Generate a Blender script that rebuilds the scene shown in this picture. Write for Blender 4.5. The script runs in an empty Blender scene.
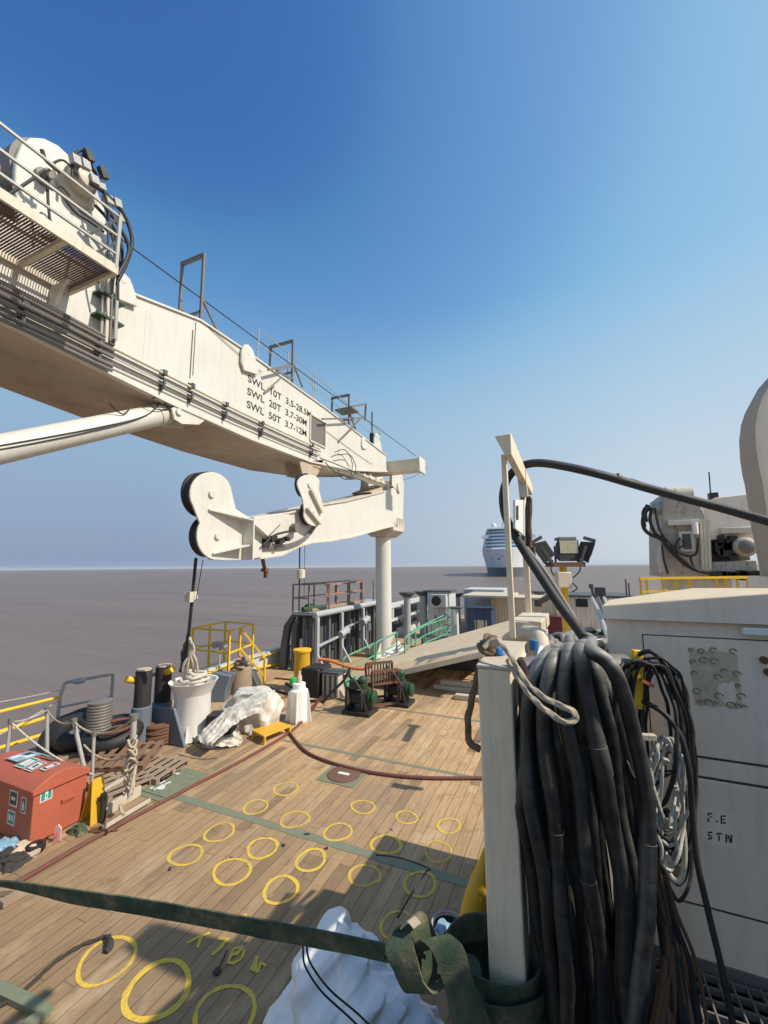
import bpy, math, random
from math import sin, cos, tan, pi, radians, sqrt, atan2
from mathutils import Vector, noise, Matrix
random.seed(7)
scene = bpy.context.scene
col = scene.collection

# ------------------------------------------------------------------ camera model
F = 410.0; PITCH = radians(7.6); ROLL = radians(.5); YAW = radians(23.6); EYE = Vector((0, 0, 4.0))
def ray(px, py):
    x = (px-384)/F; y = -(py-512)/F
    c, s = cos(ROLL), sin(ROLL)
    x, y = x*c+y*s, -x*s+y*c
    f = cos(PITCH)-y*sin(PITCH); u = sin(PITCH)+y*cos(PITCH)
    return Vector((x*cos(YAW)-f*sin(YAW), x*sin(YAW)+f*cos(YAW), u))
def at(px, py, X=None, Y=None, Z=None, D=None):
    "a measured point of the photo on a known plane of the ship (X across, Y along, Z up) or at a known distance D"
    d = ray(px, py)
    if X is not None: t = X/d.x
    elif Y is not None: t = Y/d.y
    elif Z is not None: t = (Z-EYE.z)/d.z
    else: t = D/(-d.x*sin(YAW)+d.y*cos(YAW))
    return EYE+d*t
def ats(pts, **k): return [at(p[0], p[1], **k) for p in pts]
def atd(pts): return [at(p[0], p[1], D=p[2]) for p in pts]

# ------------------------------------------------------------------ materials
MATS = {}
def nt(name):
    m = bpy.data.materials.new(name); m.use_nodes = True
    n = m.node_tree; b = n.nodes['Principled BSDF']
    return m, n, b
def N(n, t, **k):
    x = n.nodes.new(t)
    for a, v in k.items(): setattr(x, a, v)
    return x
def noise_node(n, scale, detail=5, rough=.6, vec=None, dist=0):
    x = N(n, 'ShaderNodeTexNoise'); x.inputs['Scale'].default_value = scale; x.inputs['Detail'].default_value = detail
    x.inputs['Roughness'].default_value = rough; x.inputs['Distortion'].default_value = dist
    if vec is not None: n.links.new(vec, x.inputs['Vector'])
    return x.outputs['Fac']
def ramp(n, fac, stops):
    r = N(n, 'ShaderNodeValToRGB'); e = r.color_ramp.elements
    while len(e) < len(stops): e.new(.5)
    for i, (p, c) in enumerate(stops):
        e[i].position = p; e[i].color = (c[0], c[1], c[2], 1) if isinstance(c, (tuple, list)) else (c, c, c, 1)
    n.links.new(fac, r.inputs['Fac']); return r.outputs['Color']
def mix(n, fac, a, b, mode='MIX'):
    x = N(n, 'ShaderNodeMix', data_type='RGBA', blend_type=mode)
    if isinstance(fac, (int, float)): x.inputs[0].default_value = fac
    else: n.links.new(fac, x.inputs[0])
    for s, v in ((6, a), (7, b)):
        if isinstance(v, (tuple, list)): x.inputs[s].default_value = (*v[:3], 1)
        else: n.links.new(v, x.inputs[s])
    return x.outputs[2]
def mth(n, op, a, b=None):
    x = N(n, 'ShaderNodeMath', operation=op)
    for i, v in enumerate((a, b)):
        if v is None: continue
        if isinstance(v, (int, float)): x.inputs[i].default_value = v
        else: n.links.new(v, x.inputs[i])
    return x.outputs[0]
def mapping(n, vec, scale=(1, 1, 1), loc=(0, 0, 0), rot=(0, 0, 0)):
    m = N(n, 'ShaderNodeMapping'); n.links.new(vec, m.inputs['Vector'])
    m.inputs['Scale'].default_value = scale; m.inputs['Location'].default_value = loc; m.inputs['Rotation'].default_value = rot
    return m.outputs[0]
def objvec(n): return N(n, 'ShaderNodeTexCoord').outputs['Object']
def bump(n, b, h, strength=.3, dist=.01):
    x = N(n, 'ShaderNodeBump'); x.inputs['Strength'].default_value = strength; x.inputs['Distance'].default_value = dist
    n.links.new(h, x.inputs['Height']); n.links.new(x.outputs[0], b.inputs['Normal'])
def paint(name, c, rough=.5, dirt=.35, rust=0., scale=1.0, dirtc=(.16, .12, .085), metal=0, bmp=.15, streak=True, rustc=(.12, .045, .02)):
    m, n, b = nt(name); v = objvec(n)
    big = noise_node(n, 1.3*scale, 6, .65, v)
    st = noise_node(n, 3.5*scale, 5, .6, mapping(n, v, (4, 4, .45) if streak else (1, 1, 1)))
    fine = noise_node(n, 28*scale, 4, .7, v)
    f1 = ramp(n, big, [(.35, 0), (.75, 1)]); f2 = ramp(n, st, [(.5, 0), (.8, 1)])
    d = mth(n, 'MULTIPLY', mth(n, 'ADD', mth(n, 'MULTIPLY', f1, .55), mth(n, 'MULTIPLY', f2, .7)), dirt)
    colr = mix(n, d, c, dirtc)
    colr = mix(n, mth(n, 'MULTIPLY', fine, .22), colr, tuple(x*.62 for x in c))
    if rust > 0:
        rn = noise_node(n, 5*scale, 9, .72, mapping(n, v, (1, 1, .55), (3, 1, 5)))
        rf = ramp(n, rn, [(.72-.3*rust, 0), (.78-.3*rust, 1)])
        rc = mix(n, fine, rustc, tuple(x*2.1 for x in rustc))
        colr = mix(n, rf, colr, rc)
        rr = mix(n, rf, (rough,)*3, (.9,)*3); n.links.new(rr, b.inputs['Roughness'])
        b.inputs['Metallic'].default_value = 0
    else:
        n.links.new(ramp(n, big, [(.2, max(0, rough-.08)), (.8, min(1, rough+.15))]), b.inputs['Roughness'])
        b.inputs['Metallic'].default_value = metal
    n.links.new(colr, b.inputs['Base Color'])
    if bmp: bump(n, b, mth(n, 'ADD', fine, mth(n, 'MULTIPLY', big, 2)), bmp, .01)
    MATS[name] = m; return m

def crumple(name, c, sc, dirt=.2, bs=.5):
    m, n, b = nt(name); v = objvec(n)
    w_ = N(n, 'ShaderNodeTexNoise'); w_.inputs['Scale'].default_value = sc*.8; n.links.new(v, w_.inputs['Vector'])
    vv = N(n, 'ShaderNodeVectorMath', operation='MULTIPLY_ADD'); n.links.new(w_.outputs['Color'], vv.inputs[0]); vv.inputs[1].default_value = (.35, .35, .35); n.links.new(v, vv.inputs[2])
    hs = []
    for k, q in enumerate((1, 2.3, 5.5)):
        vo = N(n, 'ShaderNodeTexVoronoi', feature='F1'); vo.inputs['Scale'].default_value = sc*q; n.links.new(mapping(n, vv.outputs[0], (1, 1, .6), (k, k*2, 0)), vo.inputs['Vector'])
        hs.append(mth(n, 'MULTIPLY', vo.outputs['Distance'], (1, .3, .06)[k]))
    h = mth(n, 'ADD', mth(n, 'ADD', hs[0], hs[1]), hs[2])
    big = noise_node(n, sc*.7, 6, .7, v)
    cc = mix(n, mth(n, 'MULTIPLY', ramp(n, big, [(.45, 0), (.75, 1)]), dirt), c, (.28, .22, .16))
    n.links.new(cc, b.inputs['Base Color']); b.inputs['Roughness'].default_value = .6
    bump(n, b, h, bs, .09/sc*3)
    return m
M = {}
M['cream'] = paint('crane_cream_paint', (.68, .665, .60), .5, .26, .14, .6)
M['machine'] = paint('grimy_machine_paint', (.50, .45, .37), .6, .7, .45, 2.2)
M['creamr'] = paint('worn_cream_paint', (.68, .62, .50), .55, .45, .32, 1.2)
M['under'] = paint('underside_bounce_brown', (.54, .45, .34), .6, .6, 0, .6, dirtc=(.20, .11, .06), streak=False)  # cream browned by bounce light, put into the colour
M['white'] = paint('white_paint', (.80, .79, .76), .5, .28, .0, 1.2)
M['whiter'] = paint('rusting_white_paint', (.74, .71, .65), .55, .45, .3, 1.3)
M['post'] = paint('cream_post_paint', (.90, .74, .53), .55, .35, .06, 2.5)
M['cabinet'] = paint('locker_paint', (.93, .79, .64), .45, .30, .16, 1.5, bmp=.08)
M['roofp'] = paint('locker_roof_paint', (.72, .60, .42), .6, .3, .08, 1.5)
M['grey'] = paint('grey_paint', (.42, .45, .48), .55, .4, .12, 1.2)
M['lgrey'] = paint('light_grey_paint', (.58, .61, .63), .5, .35, .12, 1.2)
M['dkgrey'] = paint('dark_grey_paint', (.075, .085, .095), .6, .4, .15, 1.2, dirtc=(.2, .17, .14))
M['bluegrey'] = paint('blue_grey_paint', (.13, .17, .21), .55, .4, .15, 1.5)
M['navy'] = paint('navy_paint', (.025, .06, .13), .5, .25, .0, 1.2, dirtc=(.1, .1, .1))
M['yellow'] = paint('yellow_paint', (.85, .53, .02), .5, .25, .06, 3)
M['yellowp'] = paint('yellow_plastic', (.70, .40, .02), .45, .2, 0, 2)
M['red'] = paint('faded_red_paint', (.46, .115, .065), .6, .6, .06, 2.2, dirtc=(.25, .09, .05))
M['green'] = paint('green_paint', (.09, .34, .19), .5, .3, .05, 2, dirtc=(.3, .3, .25))
M['dkgreen'] = paint('dark_green_paint', (.008, .06, .025), .45, .35, .1, 4)
M['black'] = paint('black_paint', (.018, .018, .018), .55, .3, .0, 3, dirtc=(.08, .07, .06))
M['rubber'] = paint('black_rubber', (.018, .018, .019), .55, .18, .0, 4, dirtc=(.10, .095, .085), bmp=.25)
M['steel'] = paint('galvanised_steel', (.42, .42, .41), .45, .4, .08, 4, metal=.3)
M['dsteel'] = paint('dull_steel', (.17, .16, .15), .55, .4, .1, 4)
M['rusty'] = paint('rusty_steel', (.16, .075, .045), .85, .5, .5, 4)
M['blackpipe'] = paint('tarred_bollard', (.022, .02, .022), .7, .3, .05, 4, dirtc=(.1, .07, .06))
M['sandtop'] = paint('beige_cap', (.6, .47, .33), .8, .4, 0, 4, streak=False)
M['rope'] = paint('manila_rope', (.50, .42, .31), .9, .4, 0, 8, streak=False, bmp=.5)
M['roped'] = paint('dark_rope', (.035, .033, .032), .9, .4, 0, 8, streak=False, bmp=.5)
M['ropeb'] = paint('brown_frayed_rope', (.20, .14, .085), .95, .5, 0, 9, streak=False, bmp=.5)
M['ropew'] = paint('white_cord', (.6, .57, .5), .85, .45, 0, 9, streak=False, bmp=.5)
M['rhose'] = paint('red_brown_hose', (.15, .045, .032), .6, .45, 0, 5, streak=False)
M['ohose'] = paint('orange_hose', (.6, .17, .05), .6, .3, 0, 5, streak=False)
M['brown'] = paint('brown_cable', (.16, .075, .035), .6, .4, 0, 5, streak=False)
M['wood'] = paint('grey_timber', (.36, .27, .19), .85, .6, 0, 4, dirtc=(.10, .06, .04), bmp=.4)
M['woodr'] = paint('reddish_timber', (.24, .14, .09), .85, .5, 0, 4, dirtc=(.08, .05, .04), bmp=.4)
M['woodp'] = paint('pale_timber', (.58, .51, .40), .8, .35, 0, 4, bmp=.3)
M['ramp'] = paint('ramp_plate', (.60, .49, .33), .75, .5, .1, 1.4, dirtc=(.22, .17, .12), streak=False)
M['rampg'] = paint('container_beige', (.70, .60, .46), .6, .35, .1, 1.3)
M['plastw'] = paint('white_plastic', (.88, .86, .82), .4, .16, 0, 1.2, bmp=.05)
M['tarp'] = crumple('white_tarpaulin', (.62, .59, .53), 4.0, .6, .28)
M['ropet'] = paint('pale_rope_paint', (.62, .57, .48), .85, .4, 0, 6, streak=False)
M['bag'] = crumple('woven_white_bag', (.80, .81, .83), 2.4, .1, .85)
M['skin_'] = paint('dark_void', (.02, .018, .016), .9, .2)
M['skin'] = paint('dark_gap', (.09, .07, .05), .9, .2)
M['blue'] = paint('blue_plastic', (.02, .16, .42), .5, .2, 0, 5)
M['pink'] = paint('pale_pink_tag', (.75, .42, .42), .6, .1, 0, 5, bmp=0)
M['glass'] = paint('dark_glass', (.03, .04, .045), .12, .1, 0, 2, bmp=0)
M['lampglass'] = paint('lamp_glass', (.42, .40, .30), .2, .2, 0, 8, bmp=0)
M['ink'] = paint('black_stencil_ink', (.02, .02, .022), .7, .1, 0, 20, dirtc=(.2, .2, .18), bmp=0)
M['labelw'] = paint('label_white', (.75, .75, .72), .5, .3, 0, 14, bmp=0)
M['labelg'] = paint('label_green', (.03, .28, .2), .5, .2, 0, 9, bmp=0)
M['labelb'] = paint('label_blue', (.25, .42, .55), .5, .3, 0, 9, bmp=0)
M['labelk'] = paint('label_dark', (.05, .05, .05), .5, .3, 0, 9, bmp=0)
M['gstrip'] = paint('green_steel_strip', (.17, .20, .13), .7, .75, .1, 3, dirtc=(.28, .23, .15), streak=False)
M['glue'] = paint('dried_glue', (.66, .56, .40), .8, .75, 0, 24, streak=False, dirtc=(.36, .28, .17))
M['glued'] = paint('brown_glue', (.30, .22, .12), .8, .4, 0, 20, streak=False)
M['shipw'] = paint('ship_white', (.78, .79, .82), .5, .08, 0, .02, bmp=0)
M['shipb'] = paint('ship_blue', (.05, .07, .13), .5, .1, 0, .02, bmp=0)
M['shipglass'] = paint('ship_glass', (.08, .14, .22), .3, .1, 0, .02, bmp=0)
M['shipk'] = paint('ship_boot', (.12, .13, .16), .5, .1, 0, .02, bmp=0)
M['shipr'] = paint('ship_red', (.5, .12, .12), .5, .1, 0, .02, bmp=0)
M['maroon'] = paint('maroon_paint', (.14, .03, .03), .6, .3, 0, 1)

def insulation():
    "black ribbed insulation sleeve, dusty, with sunlit tops painted paler"
    m, n, b = nt('hose_insulation'); v = objvec(n)
    big = noise_node(n, 5, 5, .6, v); fine = noise_node(n, 60, 4, .7, v)
    wv = N(n, 'ShaderNodeTexWave', wave_type='BANDS', bands_direction='Z'); wv.inputs['Scale'].default_value = 4.5
    wv.inputs['Distortion'].default_value = 6; wv.inputs['Detail'].default_value = 2; wv.inputs['Detail Scale'].default_value = 1.5
    n.links.new(v, wv.inputs['Vector'])
    scf = noise_node(n, 22, 6, .75, mapping(n, v, (1, 1, .3)))
    c = mix(n, mth(n, 'MAXIMUM', ramp(n, big, [(.42, 0), (.8, 1)]), mth(n, 'MULTIPLY', ramp(n, scf, [(.56, 0), (.72, 1)]), .9)), (.011, .012, .012), (.042, .040, .036))
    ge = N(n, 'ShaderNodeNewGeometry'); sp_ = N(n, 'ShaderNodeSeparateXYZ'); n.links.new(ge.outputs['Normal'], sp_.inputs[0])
    c = mix(n, mth(n, 'MULTIPLY', ramp(n, sp_.outputs['Z'], [(.0, 0), (.6, 1)]), .8), c, (.30, .28, .24))  # paler upward faces: sunlight painted in together with settled dust
    c = mix(n, ramp(n, wv.outputs['Fac'], [(0, .35), (.08, 0)]), c, (.006, .006, .006))
    n.links.new(c, b.inputs['Base Color']); b.inputs['Roughness'].default_value = .5
    bump(n, b, mth(n, 'ADD', mth(n, 'MULTIPLY', wv.outputs['Fac'], .6), mth(n, 'ADD', mth(n, 'MULTIPLY', fine, .25), big)), .3, .008)
    return m
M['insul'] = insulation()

def webbing():
    m, n, b = nt('green_webbing'); v = objvec(n)
    big = noise_node(n, 9, 6, .7, v)
    c = ramp(n, big, [(.3, (.016, .036, .022)), (.47, (.045, .078, .046)), (.58, (.10, .105, .06)), (.7, (.24, .20, .12))])
    n.links.new(c, b.inputs['Base Color']); b.inputs['Roughness'].default_value = .9
    w = noise_node(n, 160, 2, .5, v); bump(n, b, mth(n, 'ADD', w, big), .4, .004)
    return m
M['web'] = webbing()

def deck_wood():
    m, n, b = nt('weathered_deck_planks'); v = objvec(n)
    s = N(n, 'ShaderNodeSeparateXYZ'); n.links.new(v, s.inputs[0])
    W = .17
    wob = mth(n, 'MULTIPLY', mth(n, 'SUBTRACT', noise_node(n, .9, 3, .5, v), .5), .03)
    px = mth(n, 'DIVIDE', mth(n, 'ADD', s.outputs['X'], wob), W)
    pid = mth(n, 'FLOOR', px); fx = mth(n, 'FRACT', px)
    wn = N(n, 'ShaderNodeTexWhiteNoise', noise_dimensions='1D'); n.links.new(pid, wn.inputs['W'])
    py = mth(n, 'DIVIDE', mth(n, 'ADD', s.outputs['Y'], mth(n, 'MULTIPLY', wn.outputs['Value'], 7)), 3.1)
    bid = mth(n, 'FLOOR', py); fy = mth(n, 'FRACT', py)
    cb = N(n, 'ShaderNodeCombineXYZ'); n.links.new(pid, cb.inputs[0]); n.links.new(bid, cb.inputs[1])
    wb = N(n, 'ShaderNodeTexWhiteNoise', noise_dimensions='3D'); n.links.new(cb.outputs[0], wb.inputs['Vector'])
    tone = wb.outputs['Value']
    # second, shorter dark repairs
    cb2 = N(n, 'ShaderNodeCombineXYZ'); n.links.new(pid, cb2.inputs[0])
    n.links.new(mth(n, 'FLOOR', mth(n, 'DIVIDE', s.outputs['Y'], 1.35)), cb2.inputs[1]); cb2.inputs[2].default_value = 9.3
    wb2 = N(n, 'ShaderNodeTexWhiteNoise', noise_dimensions='3D'); n.links.new(cb2.outputs[0], wb2.inputs['Vector'])
    grain = noise_node(n, 3.2, 8, .7, mapping(n, v, (9, .6, 1)), .6)
    fineg = noise_node(n, 16, 6, .75, mapping(n, v, (8, .5, 1)))
    c = ramp(n, tone, [(0, (.40, .24, .12)), (.12, (.51, .315, .155)), (.5, (.58, .365, .180)), (.8, (.62, .395, .197)), (1, (.70, .465, .25))])
    c = mix(n, mth(n, 'MULTIPLY', ramp(n, grain, [(.36, 1), (.62, 0)]), .6), c, (.20, .12, .062))
    c = mix(n, mth(n, 'MULTIPLY', ramp(n, fineg, [(.45, 0), (.72, 1)]), .35), c, (.56, .43, .28))
    c = mix(n, mth(n, 'MULTIPLY', ramp(n, wb2.outputs['Value'], [(.935, 0), (.945, 1)]), .6), c, (.085, .058, .040))
    # worn grey traffic zones and stains
    z = noise_node(n, .33, 4, .6, mapping(n, v, (1, 1, 1), (4.2, 1.7, 0)))
    c = mix(n, mth(n, 'MULTIPLY', ramp(n, z, [(.42, 0), (.60, 1)]), .6), c, (.29, .21, .135))
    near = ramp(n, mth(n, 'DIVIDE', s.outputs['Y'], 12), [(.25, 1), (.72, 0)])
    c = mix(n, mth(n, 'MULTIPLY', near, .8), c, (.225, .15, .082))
    sp = noise_node(n, 2.6, 7, .75, v)
    c = mix(n, mth(n, 'MULTIPLY', ramp(n, sp, [(.56, 0), (.74, 1)]), .7), c, (.12, .08, .05))
    sp2 = noise_node(n, 11, 3, .6, v)
    c = mix(n, mth(n, 'MULTIPLY', ramp(n, sp2, [(.70, 0), (.76, 1)]), .6), c, (.05, .036, .026))
    bl = noise_node(n, .9, 7, .7, mapping(n, v, (1.6, .5, 1), (2, 8, 0)), .8)
    c = mix(n, mth(n, 'MULTIPLY', ramp(n, bl, [(.52, 0), (.68, 1)]), .45), c, (.60, .45, .28))
    dk = noise_node(n, 1.7, 8, .72, mapping(n, v, (1.5, .35, 1), (12, 3, 0)), 1.2)
    c = mix(n, mth(n, 'MULTIPLY', ramp(n, dk, [(.56, 0), (.70, 1)]), .55), c, (.13, .08, .045))
    edge = mth(n, 'MINIMUM', fx, mth(n, 'SUBTRACT', 1, fx))
    gap = ramp(n, edge, [(.0, .9), (.02, .5), (.04, 0)])
    ey = mth(n, 'MINIMUM', fy, mth(n, 'SUBTRACT', 1, fy))
    gapy = ramp(n, ey, [(0, .6), (.002, .3), (.004, 0)])
    g = mth(n, 'MAXIMUM', gap, gapy)
    g2 = mth(n, 'MULTIPLY', g, mth(n, 'ADD', -.15, mth(n, 'MULTIPLY', noise_node(n, 1.1, 4, .6, mapping(n, v, (1, .4, 1), (7, 0, 0))), 1.5)))
    c = mix(n, g2, c, (.022, .015, .010))
    n.links.new(c, b.inputs['Base Color']); b.inputs['Roughness'].default_value = .85
    h = mth(n, 'SUBTRACT', mth(n, 'ADD', mth(n, 'MULTIPLY', grain, .5), mth(n, 'MULTIPLY', fineg, .25)), g)
    bump(n, b, mth(n, 'ADD', h, mth(n, 'MULTIPLY', tone, .35)), .7, .012)
    return m
M['deck'] = deck_wood()

def worn_yellow(nm='worn_yellow_line_paint', lo=.50, hi=.66):
    m, n, b = nt(nm); v = objvec(n)
    f = noise_node(n, 14, 8, .75, mapping(n, v, (3, 1, 1))); g = noise_node(n, 2.0, 3, .5, v)
    w = ramp(n, mth(n, 'ADD', mth(n, 'MULTIPLY', f, .8), mth(n, 'MULTIPLY', g, .25)), [(lo, 0), (hi, 1)])
    c = mix(n, w, (.68, .45, .04), (.30, .20, .10))
    c = mix(n, mth(n, 'MULTIPLY', noise_node(n, 45, 3, .6, v), .35), c, (.70, .52, .12))
    n.links.new(c, b.inputs['Base Color']); b.inputs['Roughness'].default_value = .8
    return m
M['line'] = worn_yellow(); M['linef'] = worn_yellow('faded_yellow_line_paint', .44, .64)

def water():
    m, n, b = nt('muddy_sea'); v = N(n, 'ShaderNodeNewGeometry').outputs['Position']
    a = noise_node(n, .45, 3, .5, mapping(n, v, (.6, 2.0, 1), rot=(0, 0, -.41)))
    a2 = noise_node(n, .05, 4, .55, mapping(n, v, (.5, 3.0, 1), rot=(0, 0, -.41)))
    c2 = noise_node(n, .012, 6, .65, mapping(n, v, (.3, 4, 1), rot=(0, 0, -.41)))
    c = ramp(n, c2, [(.3, (.140, .102, .080)), (.7, (.205, .152, .122))])
    n.links.new(c, b.inputs['Base Color']); b.inputs['Roughness'].default_value = .42; b.inputs['IOR'].default_value = 1.33
    bump(n, b, mth(n, 'ADD', a, mth(n, 'MULTIPLY', a2, 6)), .35, .5)
    return m
M['water'] = water()

# ------------------------------------------------------------------ mesh builder (all shapes in ship coordinates)
class MB:
    def __init__(s): s.v = []; s.f = []
    def add(s, vs, fs):
        o = len(s.v); s.v += [Vector(p) for p in vs]; s.f += [tuple(i+o for i in f) for f in fs]; return s
    def box(s, a, b):
        (x0, y0, z0), (x1, y1, z1) = [[f(a[i], b[i]) for i in range(3)] for f in (min, max)]
        return s.add([(x0,y0,z0),(x1,y0,z0),(x1,y1,z0),(x0,y1,z0),(x0,y0,z1),(x1,y0,z1),(x1,y1,z1),(x0,y1,z1)],
                     [(0,3,2,1),(4,5,6,7),(0,1,5,4),(1,2,6,5),(2,3,7,6),(3,0,4,7)])
    def cbox(s, c, d, rz=0, rx=0, ry=0):
        R = Matrix.Rotation(rz, 3, 'Z') @ Matrix.Rotation(ry, 3, 'Y') @ Matrix.Rotation(rx, 3, 'X'); c = Vector(c)
        P = [c+R@Vector((i*d[0]/2, j*d[1]/2, k*d[2]/2)) for k in (-1,1) for (i,j) in ((-1,-1),(1,-1),(1,1),(-1,1))]
        return s.add(P, [(0,3,2,1),(4,5,6,7),(0,1,5,4),(1,2,6,5),(2,3,7,6),(3,0,4,7)])
    def bar(s, a, b, w=.05, h=None, up=(0,0,1)):
        h = h or w; a, b = Vector(a), Vector(b); t = (b-a).normalized(); u = Vector(up)
        if abs(t.dot(u)) > .98: u = Vector((1,0,0))
        r = t.cross(u).normalized(); u = r.cross(t)
        P = [q+r*i*w/2+u*j*h/2 for q in (a, b) for (i,j) in ((-1,-1),(1,-1),(1,1),(-1,1))]
        return s.add(P, [(0,3,2,1),(4,5,6,7),(0,1,5,4),(1,2,6,5),(2,3,7,6),(3,0,4,7)])
    def tube(s, pts, r, n=8, strands=0, pitch=.1, closed=False, jitter=0):
        pts = [Vector(p) for p in pts]; L = len(pts)
        if L < 2: return s
        V = []; u = None; dist = 0
        rs = r if isinstance(r, (list, tuple)) else None
        for i, p in enumerate(pts):
            if closed: t = pts[(i+1) % L]-pts[i-1]
            else: t = pts[min(i+1, L-1)]-pts[max(i-1, 0)]
            if t.length < 1e-9: t = Vector((0,0,1))
            t.normalize()
            if u is None:
                u = t.cross(Vector((0,0,1)));
                if u.length < .1: u = t.cross(Vector((1,0,0)))
            u = (u-t*u.dot(t)); u.normalize(); w = t.cross(u)
            if i: dist += (p-pts[i-1]).length
            ri = rs[i] if rs else r
            for k in range(n):
                a = 2*pi*k/n; q = ri
                if strands: q *= 1+.2*cos(strands*(a-dist/pitch*2*pi/strands))
                if jitter: q *= 1+jitter*noise.noise(p*9+Vector((k*.7, 0, 0)))
                V.append(p+(u*cos(a)+w*sin(a))*q)
        Fc = []
        for i in range(L if closed else L-1):
            j = (i+1) % L
            for k in range(n): Fc.append((i*n+k, i*n+(k+1)%n, j*n+(k+1)%n, j*n+k))
        if not closed: Fc.append(tuple(range(n-1, -1, -1))); Fc.append(tuple((L-1)*n+k for k in range(n)))
        return s.add(V, Fc)
    def cyl(s, a, b, r, r2=None, n=20): return s.tube([a, b], [r, r if r2 is None else r2], n)
    def lathe(s, base, prof, n=28, axis='Z', jit=0):
        V = []; base = Vector(base)
        for (r, h) in prof:
            for k in range(n):
                a = 2*pi*k/n; x, y = r*cos(a), r*sin(a)
                V.append(base+(Vector((x, y, h)) if axis == 'Z' else Vector((h, x, y)) if axis == 'X' else Vector((x, h, y))))
        Fc = [(i*n+k, i*n+(k+1)%n, (i+1)*n+(k+1)%n, (i+1)*n+k) for i in range(len(prof)-1) for k in range(n)]
        Fc.append(tuple(range(n-1, -1, -1))); Fc.append(tuple((len(prof)-1)*n+k for k in range(n)))
        return s.add(V, Fc)
    def prism(s, poly, axis, a, b):
        "poly: 2D points; axis X -> (y,z), Y -> (x,z), Z -> (x,y), swept from a to b"
        def P(q, t): return {'X': (t, q[0], q[1]), 'Y': (q[0], t, q[1]), 'Z': (q[0], q[1], t)}[axis]
        n = len(poly)
        return s.add([P(q, a) for q in poly]+[P(q, b) for q in poly],
                     [tuple(range(n))[::-1], tuple(range(n, 2*n))]+[(i, (i+1)%n, n+(i+1)%n, n+i) for i in range(n)])
    def ribbon(s, pts, ws, dirs, th=.004):
        "flat band: centre points, widths, width directions"
        pts = [Vector(p) for p in pts]; V = []; L = len(pts)
        for i, p in enumerate(pts):
            t = (pts[min(i+1, L-1)]-pts[max(i-1, 0)]).normalized(); d = Vector(dirs[i]).normalized(); nn = t.cross(d).normalized()
            w = ws[i] if isinstance(ws, (list, tuple)) else ws
            V += [p-d*w/2-nn*th/2, p+d*w/2-nn*th/2, p+d*w/2+nn*th/2, p-d*w/2+nn*th/2]
        Fc = []
        for i in range(L-1):
            for k in range(4): Fc.append((i*4+k, i*4+(k+1)%4, i*4+4+(k+1)%4, i*4+4+k))
        Fc += [(3,2,1,0), tuple((L-1)*4+k for k in range(4))]
        return s.add(V, Fc)
    def build(s, name, mat, parent=None, loc=None, bevel=0, sm=38, kind=None, label=None, cat=None, group=None):
        o0 = WL[parent.name] if parent else Vector(loc) if loc is not None else Vector((0,0,0))
        me = bpy.data.meshes.new(name); me.from_pydata([tuple(p-o0) for p in s.v], [], s.f); me.validate()
        me.materials.append(M[mat] if isinstance(mat, str) else mat)
        import bmesh
        bm = bmesh.new(); bm.from_mesh(me); bmesh.ops.recalc_face_normals(bm, faces=bm.faces); bm.to_mesh(me); bm.free()
        me.shade_smooth(); me.set_sharp_from_angle(angle=radians(sm))
        o = bpy.data.objects.new(name, me); col.objects.link(o); WL[o.name] = o0
        if parent: o.parent = parent
        else: o.location = o0
        if bevel:
            m = o.modifiers.new('bevel', 'BEVEL'); m.width = bevel; m.segments = 2; m.limit_method = 'ANGLE'; m.angle_limit = radians(40)
        tag(o, label, cat, group, kind); return o
WL = {}
def tag(o, label=None, cat=None, group=None, kind=None):
    if label: o['label'] = label
    if cat: o['category'] = cat
    if group: o['group'] = group
    if kind: o['kind'] = kind
    return o
def thing(name, loc, label, cat, group=None):
    o = bpy.data.objects.new(name, None); col.objects.link(o); o.location = loc; o.empty_display_size = .2
    WL[o.name] = Vector(loc); return tag(o, label, cat, group)
def copy_tree(o, parent=None, loc=None, label=None):
    c = o.copy(); col.objects.link(c); c.parent = parent
    WL[c.name] = Vector(loc) if loc is not None else WL[o.name]
    if loc is not None: c.location = loc
    if label: c['label'] = label
    for ch in o.children: copy_tree(ch, c)
    return c
def spline(pts, k=8, closed=False):
    P = [Vector(p) for p in pts]; L = len(P); out = []
    rng = range(L) if closed else range(L-1)
    for i in rng:
        if closed: a, b, c, d = P[i-1], P[i], P[(i+1)%L], P[(i+2)%L]
        else: a, b, c, d = P[max(i-1,0)], P[i], P[i+1], P[min(i+2, L-1)]
        for j in range(k):
            t = j/k
            out.append(.5*((2*b)+(c-a)*t+(2*a-5*b+4*c-d)*t*t+(3*b-a-3*c+d)*t**3))
    if not closed: out.append(P[-1])
    return out
def sag(a, b, s, k=12):
    a, b = Vector(a), Vector(b)
    return [a.lerp(b, i/k)-Vector((0,0,4*s*(i/k)*(1-i/k))) for i in range(k+1)]
def densify(pts, step):
    out = [Vector(pts[0])]
    for a, b in zip(pts[:-1], pts[1:]):
        a, b = Vector(a), Vector(b); m = max(1, int((b-a).length/step))
        out += [a.lerp(b, (i+1)/m) for i in range(m)]
    return out
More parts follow.
